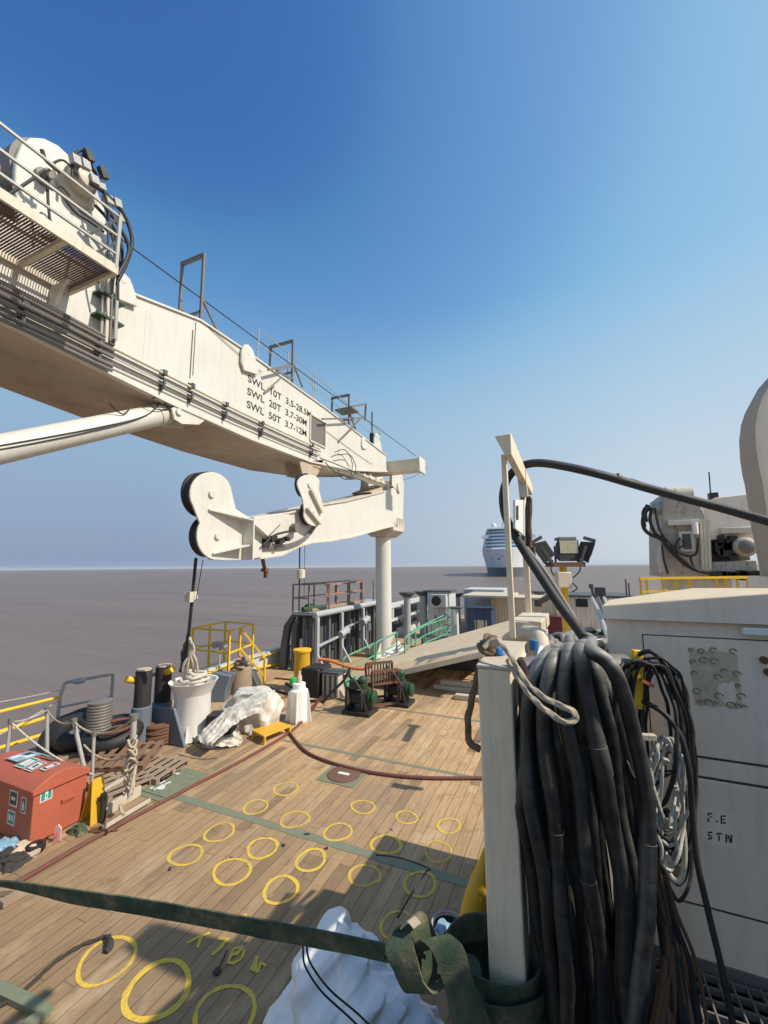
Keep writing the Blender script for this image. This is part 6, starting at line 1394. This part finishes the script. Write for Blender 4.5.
for k, pp_ in enumerate(([(650,507),(644,515),(643,525),(648,533),(662,540),(672,552),(688,566),(704,572),(722,574)],[(652,508),(650,520),(656,534),(670,542),(676,556),(692,568),(710,573)],[(655,508),(660,530),(672,545),(680,558),(700,572)],[(648,505),(645,512),(646,522)],[(647,506),(643,513),(645,527)],[(680,538),(676,545),(680,553),(690,556),(697,552),(698,538)],[(672,551),(684,545),(682,540)],[(690,556),(695,568),(706,572)],[(662,545),(664,560),(668,574)])):
    MB().tube(spline([at(x, y, Y=YC-.14*S-.02*(k%3)) for x, y in pp_], 8), (.05,.043,.036,.058,.043,.032,.022,.029,.029)[k], 8).build('hydraulic_hose', 'rubber', t)
MB().prism(pc([(661,545),(664,545),(666,571),(661,573),(658,560)], YC-.1*S), 'Y', YC-.1*S, YC+.1*S).build('dirty_shroud', 'creamr', body, bevel=.01)
for x in (701,704.5,708): MB().bar(at(x,520,Y=YC-.03*S), at(x+2,572,Y=YC-.03*S), .07, .07).build('stiffener', 'creamr', body)
MB().tube([at(709,472,Y=YC+.5*S), at(711,500,Y=YC+.5*S)], .018, 6).build('aerial', 'black', t); MB().cbox(at(713,496,Y=YC+.3*S), (.2,.2,.17)).build('beacon', 'black', t)
# its railing
t = thing('yellow_green_rail', tuple(at(640,592,D=9.6)), 'worn yellow-green guard rail at the foot of the service crane', 'rail')
b = MB(); zz0 = 0; L0, L1 = at(639.5,578.5,D=9.6), at(765,577,D=9.6)
b.bar(L0, L1, .06); b.bar(L0-Vector((0,0,.3)), L1-Vector((0,0,.3)), .05)
for x in (640,646,662,675,689,716,725,737,747,761): q = at(x,578.5,D=9.6); b.bar(q+Vector((0,0,.02)), q-Vector((0,0,.6)), .045)
b.build('rails', 'yellow', t)
MB().bar(at(660,579,D=9.6), at(765,578,D=9.6), .045).build('far_rail', 'dsteel', t)
for k, x in enumerate((626,629)):
    q = at(x, 593, D=9); o = MB().bar(q-Vector((0,0,.5)), at(x-.5, 579+k*4, D=9), .03).build('thin_aerial', 'dsteel', None, loc=tuple(q)); tag(o, ('taller thin rod standing left of the yellow-green rail','shorter thin rod next to the taller one left of the yellow-green rail')[k], 'rod')

# ================================================================== HOSES OVER THE SADDLE
t = thing('hose_saddle', (.2, 1.75, ZP), 'pale steel saddle plate the black hoses hang over', 'saddle')
sp_ = [at(596,700,D=1.62), at(640,700,D=1.62), at(642,775,D=1.62), at(598,775,D=1.62)]
MB().add(sp_+[p+Vector((-.02,.05,0)) for p in sp_], [(0,1,2,3),(7,6,5,4),(0,4,5,1),(1,5,6,2),(2,6,7,3),(3,7,4,0)]).build('back_plate', 'cabinet', t)
q0, q1 = at(522,672,D=1.5), at(625,668,D=1.55); MB().cyl(q0, q1, .05, n=18).build('cross_pipe', 'dsteel', t)
for q in (q0.lerp(q1,.05), q0.lerp(q1,.95)): MB().cyl(Vector((q.x,q.y,ZP)), q, .035).build('leg', 'dsteel', t)
HOSES = [ # pixels of the hanging part, depth, radius
 ([(540,668),(530,690),(523,730),(520,790),(526,850),(536,920),(546,980),(552,1040)],1.42,.0300),
 ([(544,662),(531,690),(527,740),(532,800),(542,860),(549,930),(556,990),(562,1045)],1.36,.0300),
 ([(552,662),(544,700),(545,750),(553,815),(561,880),(566,950),(570,1045)],1.33,.0320),
 ([(560,660),(553,690),(557,740),(565,800),(575,870),(588,950),(598,1040)],1.37,.0310),
 ([(569,655),(565,700),(570,750),(579,810),(588,870),(597,950),(606,1045)],1.31,.0330),
 ([(577,662),(580,710),(587,770),(594,830),(599,900),(604,960),(612,1045)],1.39,.0300),
 ([(583,652),(588,690),(596,740),(606,790),(616,850),(624,920),(630,1040)],1.29,.0340),
 ([(592,660),(602,700),(612,750),(621,800),(628,860),(633,920),(637,1040)],1.37,.0320),
 ([(590,652),(608,663),(622,688),(635,732),(645,790),(649,850),(646,910),(640,965),(635,1045)],1.27,.0330),
 ([(566,664),(572,720),(582,790),(592,860),(603,930),(612,1045)],1.47,.0300),
 ([(540,668),(536,720),(540,790),(552,870),(563,950),(575,1045)],1.48,.0300),
 ([(590,664),(600,720),(612,800),(620,880),(622,960),(620,1045)],1.46,.0300),
 ([(536,672),(530,740),(530,810),(539,880),(548,960),(558,1045)],1.50,.0290),
 ([(600,664),(610,710),(624,790),(632,870),(628,940),(640,1045)],1.44,.0280),
 ([(556,672),(560,760),(570,850),(580,940),(590,1045)],1.54,.03),
 ([(580,672),(586,760),(600,850),(612,940),(625,1045)],1.54,.03),
]
def resamp(pp_, m):
    out = []
    for i in range(m):
        u_ = i/(m-1)*(len(pp_)-1); k_ = min(int(u_), len(pp_)-2); f_ = u_-k_; out.append(tuple(a+(b_-a)*f_ for a, b_ in zip(pp_[k_], pp_[k_+1])))
    return out
extra = []
for i in range(8):
    A1, A2 = resamp(HOSES[i][0], 8), resamp(HOSES[i+1][0], 8) if i+1 < len(HOSES) else resamp(HOSES[i][0], 8)
    ph_ = random.Random(300+i).uniform(0, 6)
    extra.append(([((a[0]+c[0])/2+4*sin(ph_+j*.9), (a[1]+c[1])/2) for j, (a, c) in enumerate(zip(A1, A2))], (HOSES[i][1]+HOSES[i+1][1])/2+.07+.05*(i%2), .029))
HOSES += extra
for k, (pp_, d_, r_) in enumerate(HOSES):
    r_ *= .66*random.Random(500+k).uniform(.86, 1.12)
    x0, y0_ = pp_[0]; rr_ = random.Random(k)
    back = [at(x0+rr_.uniform(-10,44), 636+rr_.uniform(-6,8), D=3.6+rr_.uniform(-.3,.8)), at(x0+rr_.uniform(-4,30), 642+rr_.uniform(-3,7), D=2.6), at(x0+rr_.uniform(-6,16), y0_-7+rr_.uniform(-5,4), D=d_+.42), at(x0+4, y0_-8+rr_.uniform(-2,3), D=d_+.18)]
    P = spline(back+[at(x0, y0_-2, D=d_+.03)]+[at(x, y, D=d_) for x, y in pp_[1:]], 9)
    P = [p+Vector((.016*noise.noise(p*4+Vector((k,0,0))), .02*noise.noise(p*4+Vector((0,k,0))), 0)) for p in P]
    o = thing('hanging_hose', tuple(P[-1]), 'black insulated hose hanging in the big bundle beside the cream post', 'hose', 'black hoses hanging over the saddle')
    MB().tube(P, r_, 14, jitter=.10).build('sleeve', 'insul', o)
    # wrapped joints
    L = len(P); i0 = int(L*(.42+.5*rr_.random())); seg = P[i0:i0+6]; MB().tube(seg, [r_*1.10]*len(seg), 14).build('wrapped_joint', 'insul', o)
# heap of dusty hoses behind the saddle
for k in range(15):
    rr_ = random.Random(50+k); x0 = 552+rr_.uniform(0,62); d0_ = rr_.uniform(1.9,2.5)
    P = [at(x0+rr_.uniform(-12,12), 652+rr_.uniform(0,18), D=d0_), at(x0+rr_.uniform(-14,20), 642+rr_.uniform(0,10), D=d0_+.5), at(x0+rr_.uniform(-20,25), 634+rr_.uniform(0,10), D=d0_+1.0), at(x0+rr_.uniform(-25,25), 630+rr_.uniform(0,10), D=d0_+1.6), at(x0+rr_.uniform(-10,40), 634+rr_.uniform(-6,6), D=d0_+2.2)]
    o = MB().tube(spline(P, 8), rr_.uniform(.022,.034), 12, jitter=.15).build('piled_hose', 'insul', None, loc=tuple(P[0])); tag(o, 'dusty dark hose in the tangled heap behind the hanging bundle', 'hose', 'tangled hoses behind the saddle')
# grey box behind the heap
o = MB().cbox(at(608,655,D=2.3), (.14,.2,.14), rz=.2).build('grey_box', 'cabinet', None, loc=tuple(at(608,668,D=2.3)), bevel=.01); tag(o, 'small pale box wedged behind the hoses left of the locker', 'box')
for k in range(3):
    o = MB().tube(spline([at(592+6*k,598,D=4.5), at(600+5*k,615,D=3.6), at(606+4*k,632,D=2.9), at(616+3*k,655,D=2.2)], 6), .018, 8).build('grey_conduit', ('steel','dkgrey','steel')[k], None, loc=tuple(at(606+4*k,632,D=2.9))); tag(o, ('leftmost slanting conduit left of the locker corner','middle dark slanting conduit left of the locker corner','slanting conduit nearest the locker corner')[k], 'conduit')
# ---- thin cable coil on the yellow hook
t = thing('yellow_hook', tuple(at(637,705,D=1.52)), 'yellow flat hook post holding coiled thin cables', 'hook')
MB().bar(at(637,650,D=1.5), at(637,706,D=1.5), .036, .02, up=(-.4,.92,0)).build('bar', 'yellow', t, bevel=.003); MB().bar(at(637,704,D=1.5), at(633,712,D=1.75), .03).build('arm', 'yellow', t)
MB().bar(at(641,680,D=1.47), at(653,686,D=1.47), .012, .01).build('tie', 'ohose', t)
coils = [(648,742,34,94,1.50),(650,735,32,84,1.53),(646,748,33,100,1.48),(655,760,26,108,1.52),(644,728,30,78,1.46),(660,772,22,112,1.50),(652,742,36,88,1.56),(640,720,27,66,1.45),(662,780,20,120,1.54),(650,752,30,100,1.58)]
coils += [(654,730,37,84,1.51),(657,750,33,96,1.49),(648,738,38,74,1.54),(660,742,30,102,1.47),(655,716,30,60,1.50),(662,765,26,94,1.53)]
for k, (cx, cy, rx, ry, d_) in enumerate(coils):
    cx += 3
    rr_ = random.Random(k+20); P = []
    for i in range(26):
        a = 2*pi*i/26; lean = (1-cos(a))*0
        x = cx+rx*cos(a)+(cy+ry*sin(a)-735)*.10; y = cy+ry*sin(a)
        if y < 668: y = 668-(668-y)*.35
        P.append(at(x+rr_.uniform(-1.6,1.6), y+rr_.uniform(-1.5,1.5), D=d_+.05*sin(a*2+k)))
    o = MB().tube(spline(P, 5, closed=True), rr_.choice((.0048,.0055,.0068)), 8, closed=True).build('coiled_cable', 'rubber', None, loc=tuple(P[0])); tag(o, 'thin black cable coil hanging on the yellow hook', 'cable', 'thin black cable coils on the yellow hook')
for k, (cx, cy, rx, ry) in enumerate(((667,792,15,52),(671,802,12,62),(663,782,12,46),(672,786,17,40),(668,815,10,54))):
    rr_ = random.Random(k+400); P = [at(cx+rx*cos(2*pi*i/18)+rr_.uniform(-2.5,2.5), cy+ry*sin(2*pi*i/18)+rr_.uniform(-3,3), D=1.435+.02*sin(i+k)) for i in range(18)]
    o = MB().tube(spline(P, 5, closed=True), .0052, 8, closed=True, jitter=.3).build('pale_rope', 'ropew', None, loc=tuple(P[0])); tag(o, 'loop of pale cord hanging among the thin black cable coils', 'cord', 'pale cord loops among the cable coils')
rope([at(x, y, D=1.46) for x, y in ((661,845),(664,862),(672,878),(680,880),(684,866),(684,840),(681,815))], .0085, 'ropew', 'pale cord loop hanging lowest over the torn labels', 'cord', k=8, tw=0, name='pale_rope')
rope([at(x, y, D=1.45) for x, y in ((658,805),(664,820),(674,818),(678,800),(675,785))], .009, 'ropew', 'short pale cord loop beside the white square stencil', 'cord', k=8, tw=0, name='pale_rope')
o = MB().cbox(at(648,737,D=1.42), (.045,.02,.018), rz=.3).build('cable_tag', 'woodp', None, loc=tuple(at(648,737,D=1.42)), bevel=.002); tag(o, 'small pale clip binding the thin cables below the yellow hook', 'clip')
o = MB().tube(spline([at(x, y, D=d_) for x, y, d_ in ((640,700,1.5),(662,712,1.45),(680,735,1.42),(689,770,1.4),(692,810,1.4),(697,860,1.38),(709,915,1.35),(722,970,1.32),(736,1040,1.3))], 8), .0085, 10).build('loose_cable', 'rubber', None, loc=tuple(at(736,1040,D=1.3))); tag(o, 'single black cable dropping alone past the stencil to the grating', 'cable')
o = MB().tube(spline([at(x, y, D=d_) for x, y, d_ in ((637,655,1.5),(652,652,1.46),(668,672,1.46),(680,715,1.46),(684,760,1.46),(678,800,1.46))], 8), .008, 10).build('loose_cable', 'rubber', None, loc=tuple(at(678,800,D=1.46))); tag(o, 'outermost black cable arching over the yellow hook', 'cable')
# flat brown-edged strips and cables at lower right of the bundle
for k in range(24):
    rr_ = random.Random(80+k); x0 = 650+rr_.uniform(-8,10); 
    P = [at(x0, 850+rr_.uniform(-40,30), D=1.5), at(x0+10+rr_.uniform(0,6), 905, D=1.5), at(x0+12+k*.9+rr_.uniform(0,6), 965, D=1.48), at(x0+4+k*2.1+rr_.uniform(-4,6), 1045, D=1.45)]
    o = MB().tube(spline(P, 7), rr_.choice((.006,.009,.012)), 8).build('hanging_cable', ('brown','rubber','rubber','brown','dsteel')[k%5], None, loc=tuple(P[-1])); tag(o, 'thin hanging cable low between the hose bundle and the grating', 'cable', 'thin cables at the lower right of the bundle')
# ---- ropes on the cream post
kp = at(492,652,D=1.62)
heap((kp.x, kp.y, zt+.012), .055, .07, .07, 30, .011, 'ropeb', 'frayed_rope', 'brown frayed rope knotted on top of the cream post', 'rope', 12)
rope([at(x, y, D=d_) for x, y, d_ in ((484,648,1.5),(494,640,1.5),(508,652,1.42),(525,680,1.36),(545,698,1.3),(562,706,1.26),(573,712,1.24),(575,719,1.24),(566,722,1.24),(548,712,1.27),(530,695,1.33),(517,676,1.38),(508,660,1.44))], .0085, 'rope', 'tan braided rope loop hanging from the cream post over the hoses', k=10, n=12)
rope([at(x, y, D=d_) for x, y, d_ in ((482,660,1.55),(474,690,1.6),(468,720,1.62),(470,742,1.62),(480,750,1.6))], .012, 'ropeb', 'dark olive rope sagging at the left side of the cream post', k=8, n=10)
for k, (x, y) in enumerate(((498,648),(499,658))):
    c0 = at(x, y, D=1.6); o = cloth(c0, rings_from([(-.02,.02,.02,0,0),(.01,.022,.02,0,0),(.02,.008,.008,0,0)], 6), 18, 4, .008, k, 'blue_rag', 'blue', ('upper','lower')[k]+' blue rag scrap tucked in the frayed rope', 'rag', fold_k=20)
o = MB().cyl(at(534,650,D=2.0), at(534,640,D=2.0), .02).build('blue_bottle_cap', 'blue', None, loc=tuple(at(534,650,D=2.0)), bevel=.003); tag(o, 'blue plastic cap beside the elbow pipe', 'cap')
# ---- yellow tapered buoy behind the post
P = [at(474,1000,D=1.8), at(475,960,D=1.8), at(476,925,D=1.8), at(479,895,D=1.8), at(483,870,D=1.8), at(487,850,D=1.8)]
o = MB().tube(spline(P, 6), [.070,.071,.072,.072,.072,.072,.071,.071,.070,.069,.068,.067,.066,.064,.062,.060,.057,.054,.051,.048,.045,.042,.038,.034,.030,.026,.022,.02,.018,.016,.015][:len(spline(P,6))], 20).build('yellow_cone', 'yellowp', None, loc=tuple(P[0])); tag(o, 'tall tapered yellow plastic cone behind the foot of the cream post', 'cone')
# ---- green webbing
t = thing('green_sling', tuple(at(500,1010,D=1.45)), 'dirty green webbing sling wrapped round the post foot and stretched across the view', 'sling')
cc = at(494,990,D=1.52)
def band(cz, rx, ry, w_, seed, tilt=0.):
    P, Dd = [], []
    for i in range(41):
        a = 2*pi*i/40; q = 1+.06*noise.noise(Vector((cos(a)*1.3+seed, sin(a)*1.3, seed)))
        P.append(Vector((cc.x+rx*q*cos(a), cc.y+ry*q*sin(a), cz+tilt*cos(a)+.008*sin(3*a+seed)))); Dd.append(Vector((.18*cos(a), .18*sin(a), 1)))
    return MB().ribbon(P, w_, Dd, .007).build('wrap', 'web', t)
z0_ = 2.76
band(z0_-.035, .148, .118, .08, 1, .01); band(z0_-.085, .160, .130, .10, 4, -.008); band(z0_-.19, .15, .105, .12, 9)
def web(pts, w_, dirs, nm='strap'):
    P = spline([at(x, y, D=d_) for x, y, d_ in pts], 8); n_ = len(P); Dd = []
    for i in range(n_):
        u_ = i/(n_-1)*(len(dirs)-1); k_ = min(int(u_), len(dirs)-2); Dd.append(Vector(dirs[k_]).lerp(Vector(dirs[k_+1]), u_-k_))
    W_ = [w_*(1+.10*noise.noise(p*6)) for p in P]
    return MB().ribbon(P, W_, Dd, .006).build(nm, 'web', t)
web([(-70,874,2.35),(-20,881,2.2),(25,887,2.05),(70,896,1.95),(130,905,1.85),(200,917,1.75),(270,930,1.66),(340,943,1.58),(400,955,1.5),(420,952,1.48)], .066, [(0,-.55,.3),(.0,-.5,.7),(.1,-.2,1),(.1,-.1,1),(.1,-.15,1),(.1,-.2,1),(.1,-.3,.9)])
web([(392,952,1.47),(398,938,1.44),(404,924,1.42),(412,919,1.41),(420,926,1.41),(427,945,1.42),(431,968,1.43),(430,985,1.45)], .075, [(.5,.8,.1),(.5,.8,.1)], 'fold')
web([(398,930,1.40),(400,950,1.37),(408,975,1.36),(420,992,1.36),(432,985,1.38)], .085, [(.6,.5,.4),(.9,.1,-.1),(.9,.3,.3)], 'fold')
web([(425,950,1.40),(434,938,1.38),(448,950,1.36),(458,980,1.35),(470,1010,1.34),(484,1050,1.33)], .085, [(.9,.35,.25),(.95,.3,.1)], 'fold')
web([(446,965,1.5),(458,958,1.48),(468,962,1.47),(472,975,1.44),(472,990,1.42),(480,1010,1.4),(498,1040,1.38)], .06, [(.8,.4,.3),(.9,.3,.2)], 'fold')
web([(404,926,1.395),(411,920,1.385),(417,926,1.38)], .03, [(.5,.8,.1),(.5,.8,.1)], 'pale_patch').data.materials[0] = M['rope']
web([(438,966,1.37),(446,968,1.36),(452,969,1.36)], .03, [(.1,.2,1),(.1,.2,1)], 'pale_patch').data.materials[0] = M['rope']
# wire-rimmed bucket
bp_ = at(448,925,D=1.95); t = thing('wire_rim_bucket', (bp_.x, bp_.y, bp_.z-.2), 'dark bucket with a bright wire rim beside the cream post', 'bucket'); rr_ = .068
MB().tube([bp_+Vector((rr_*cos(i*pi/16), rr_*sin(i*pi/16), 0)) for i in range(32)], .0045, 8, closed=True).build('rim', 'steel', t)
MB().lathe((bp_.x, bp_.y, bp_.z-.2), [(.05,0),(.064,.19),(.060,.185),(.046,.01)], 24).build('body', 'rubber', t)
o = cloth(at(442,935,D=1.93), rings_from([(-.03,.03,.03,0,0),(.01,.035,.03,0,0),(.04,.01,.01,0,0)], 6), 18, 4, .012, 4, 'grey_rag', 'labelb', 'grey blue rag stuffed in the wire-rimmed bucket', 'rag', fold_k=16)
# ---- big white bag
c_ = Vector((-1.56, 3.04, 0))
bagk = [(0,.62,.50,.05,0),(.25,.66,.52,.04,0),(.5,.64,.50,.02,0),(.72,.56,.44,-.02,.0),(.9,.44,.36,-.08,.02),(1.05,.30,.26,-.14,.04),(1.18,.17,.16,-.18,.05),(1.27,.085,.08,-.2,.06),(1.30,.06,.05,-.19,.06),(1.31,.02,.02,-.19,.06)]
cloth(c_, rings_from(bagk, 110), 320, 9, .07, 6, 'bulk_bag', 'bag', 'large crumpled white woven bulk bag standing on the planks below the strap', 'bag', fold_k=2.2, sq=2.6)
rope([at(304,938,D=1.66), at(303,952,D=1.8), at(306,968,D=2.0), at(322,992,D=2.05), at(350,1018,D=2.05), at(372,1040,D=2.05)], .004, 'roped', 'left one of two thin black cords falling from the strap over the white bag', 'cord', k=6, tw=0)
rope([at(308,938,D=1.66), at(307,950,D=1.8), at(312,966,D=2.0), at(330,990,D=2.05), at(358,1014,D=2.05), at(384,1040,D=2.05)], .004, 'roped', 'right one of two thin black cords falling from the strap over the white bag', 'cord', k=6, tw=0)
# ropes on the near deck
rope([at(x, y, Z=.02) for x, y in ((-20,1015),(10,1000),(30,985),(55,962),(78,947),(95,940),(108,936))]+[at(110,938,Z=.05)], .018, 'roped', 'dark braided rope ending in a knot inside the nearest left yellow ring', k=8, tw=3)
o = MB().tube(spline([at(106,936,Z=.04), at(110,941,Z=.05), at(109,948,Z=.03), at(106,952,Z=.02)], 6), [.02]*6+[.035]*8+[.028]*5, 10, jitter=.6).build('rope_knot', 'roped', None, loc=tuple(at(108,945,Z=0))); tag(o, 'dark frayed rope knot at the end of the braided rope', 'knot')
rope([at(227,950,Z=.02), at(222,962,Z=.02), at(217,972,Z=.02)], .008, 'roped', 'short dark cord lying across the painted letters', 'cord', k=6, tw=0)
o = MB().lathe(at(217,973,Z=0), [(.03,0),(.04,.015),(.03,.03)], 14).build('shackle', 'black', None, loc=tuple(at(217,973,Z=0))); tag(o, 'small black shackle at the end of the short cord on the letters', 'shackle')
b = MB(); b.bar(at(-10,985,Z=.03), at(48,1012,Z=.03), .10, .05); b.bar(at(8,1040,Z=.03), at(48,1010,Z=.0305), .10, .05)
o = b.build('angle_iron', 'gstrip', None, loc=tuple(at(10,1000,Z=0))); tag(o, 'green steel angle frame corner on the deck at the lower left corner', 'frame')
rope([at(398,917,D=1.9), at(412,893,D=2.4), at(426,872,D=3.0), at(428,868,D=3.2), at(400,858,D=3.4), at(376,855,D=3.6)], .005, 'roped', 'thin black line running from the sling fold over the shaded planks', 'cord', k=6, tw=0)
for k, (x, y) in enumerate(((6,890),(14,897))): 
    o = MB().cbox(at(x, y, Z=.04), (.25,.12,.06), rz=.5+k).build('scrap_wood', 'wood', None, loc=tuple(at(x, y, Z=0))); tag(o, ('dark wood scrap at the left edge above the strap','second wood scrap at the left edge touching the strap')[k], 'scrap')
# small debris on the planks
for k in range(14):
    rr_ = random.Random(200+k); x, y = rr_.uniform(140,470), rr_.uniform(700,900); p = at(x, y, Z=.012)
    o = MB().cbox(p, (rr_.uniform(.03,.09), rr_.uniform(.02,.05), .012), rz=rr_.uniform(0,3)).build('wood_chip', ('wood','roped')[k%2], None, loc=tuple(p)); tag(o, 'small dark wood chip lying on the planks', 'chip', 'chips scattered on the planks')
# air: one closed box of thin even haze round everything
hz = MB().box((-26800, -26800, -8.5), (26800, 26800, 62)).build('haze', 'deck', kind='stuff')
hm = bpy.data.materials.new('sea_haze'); hm.use_nodes = True; hn = hm.node_tree; hn.nodes.clear()
ho = hn.nodes.new('ShaderNodeOutputMaterial'); hv = hn.nodes.new('ShaderNodeVolumePrincipled'); hv.inputs['Density'].default_value = 5e-5; hv.inputs['Color'].default_value = (.86, .90, .96, 1)
hn.links.new(hv.outputs[0], ho.inputs['Volume']); hz.data.materials[0] = hm
# ================================================================== LIGHT, SKY, CAMERA
SUN_AZ = radians(85); SUN_EL = radians(45)     # azimuth from the bow (+Y) towards starboard (+X)
sd = Vector((sin(SUN_AZ)*cos(SUN_EL), cos(SUN_AZ)*cos(SUN_EL), sin(SUN_EL)))
L = bpy.data.lights.new('sun', 'SUN'); L.energy = 5.0; L.angle = radians(.53); L.color = (1, .91, .77)
lo = bpy.data.objects.new('sun', L); col.objects.link(lo); lo.rotation_euler = sd.to_track_quat('Z', 'Y').to_euler()
W = bpy.data.worlds.new('World'); scene.world = W; W.use_nodes = True
HL, HR = (.225, .315, .475), (.62, .69, .76)
t = W.node_tree; bg = t.nodes['Background']; sk = t.nodes.new('ShaderNodeTexSky'); sk.sky_type = 'NISHITA'; sk.sun_disc = False
sk.sun_elevation = SUN_EL; sk.sun_rotation = SUN_AZ; sk.air_density = 1.0; sk.dust_density = .7; sk.ozone_density = 1.3; sk.altitude = 0
ST = .12
class WN: nodes = t.nodes; links = t.links
def vmul(a, b_):
    x = t.nodes.new('ShaderNodeVectorMath'); x.operation = 'MULTIPLY'; t.links.new(a, x.inputs[0])
    if isinstance(b_, tuple): x.inputs[1].default_value = b_
    else: t.links.new(b_, x.inputs[1])
    return x.outputs[0]
tc = t.nodes.new('ShaderNodeTexCoord'); sx = t.nodes.new('ShaderNodeSeparateXYZ'); t.links.new(tc.outputs['Generated'], sx.inputs[0])
# sea haze: the low sky away from the sun is greyer and darker than the clear-air model
dp = t.nodes.new('ShaderNodeVectorMath'); dp.operation = 'DOT_PRODUCT'; t.links.new(tc.outputs['Generated'], dp.inputs[0]); dp.inputs[1].default_value = (sin(SUN_AZ), cos(SUN_AZ), 0)
side = ramp(WN, mth(WN, 'ADD', mth(WN, 'MULTIPLY', dp.outputs['Value'], .5), .5), [(.13, HL), (.64, HR)])
hz_ = mth(WN, 'POWER', mth(WN, 'MAXIMUM', mth(WN, 'SUBTRACT', 1, mth(WN, 'MULTIPLY', mth(WN, 'ABSOLUTE', sx.outputs['Z']), 1.8)), 0), 1.0)
c_ = vmul(sk.outputs[0], (ST, ST, ST))
cu = t.nodes.new('ShaderNodeRGBCurve'); t.links.new(c_, cu.inputs['Color']); cm = cu.mapping; cm.extend = 'EXTRAPOLATED'; cm.use_clip = False
for k, pts in enumerate((((0,0),(.091,.048),(.109,.098),(.130,.153),(.195,.305),(.604,.611),(1,.95)), ((0,0),(.150,.155),(.174,.258),(.205,.34),(.283,.533),(.686,.70),(1,.95)), ((0,0),(.275,.43),(.314,.54),(.362,.64),(.473,.775),(.604,.80),(1,.97)))):
    cv = cm.curves[k]
    for i, (x, y) in enumerate(pts):
        if i == 0 or i == len(pts)-1: p = cv.points[0 if i == 0 else len(cv.points)-1]; p.location = (x, y)
        else: cv.points.new(x, y)
cm.update()
t.links.new(vmul(mix(WN, hz_, cu.outputs[0], side), (1/ST, 1/ST, 1/ST)), bg.inputs['Color']); bg.inputs['Strength'].default_value = ST
cam = bpy.data.cameras.new('camera'); cam.sensor_fit = 'VERTICAL'; cam.sensor_height = 36; cam.lens = F/1024*36
cam.clip_start = .05; cam.clip_end = 60000
co = bpy.data.objects.new('camera', cam); col.objects.link(co); co.location = EYE
f = Vector((-sin(YAW)*cos(PITCH), cos(YAW)*cos(PITCH), sin(PITCH)))
r0 = Vector((cos(YAW), sin(YAW), 0)); u0 = r0.cross(f)
# roll so that the horizon rises to the right, as in the photo
r_ = r0*cos(ROLL)-u0*sin(ROLL)*1; u_ = u0*cos(ROLL)+r0*sin(ROLL)
mt = Matrix((r_, u_, -f)).transposed(); co.rotation_euler = mt.to_euler()
scene.camera = co
vs = scene.view_settings; vs.view_transform = 'Standard'; vs.look = 'None'; vs.exposure = 0; vs.gamma = 1
scene.render.resolution_x = 768; scene.render.resolution_y = 1024
scene.render.engine = 'CYCLES'
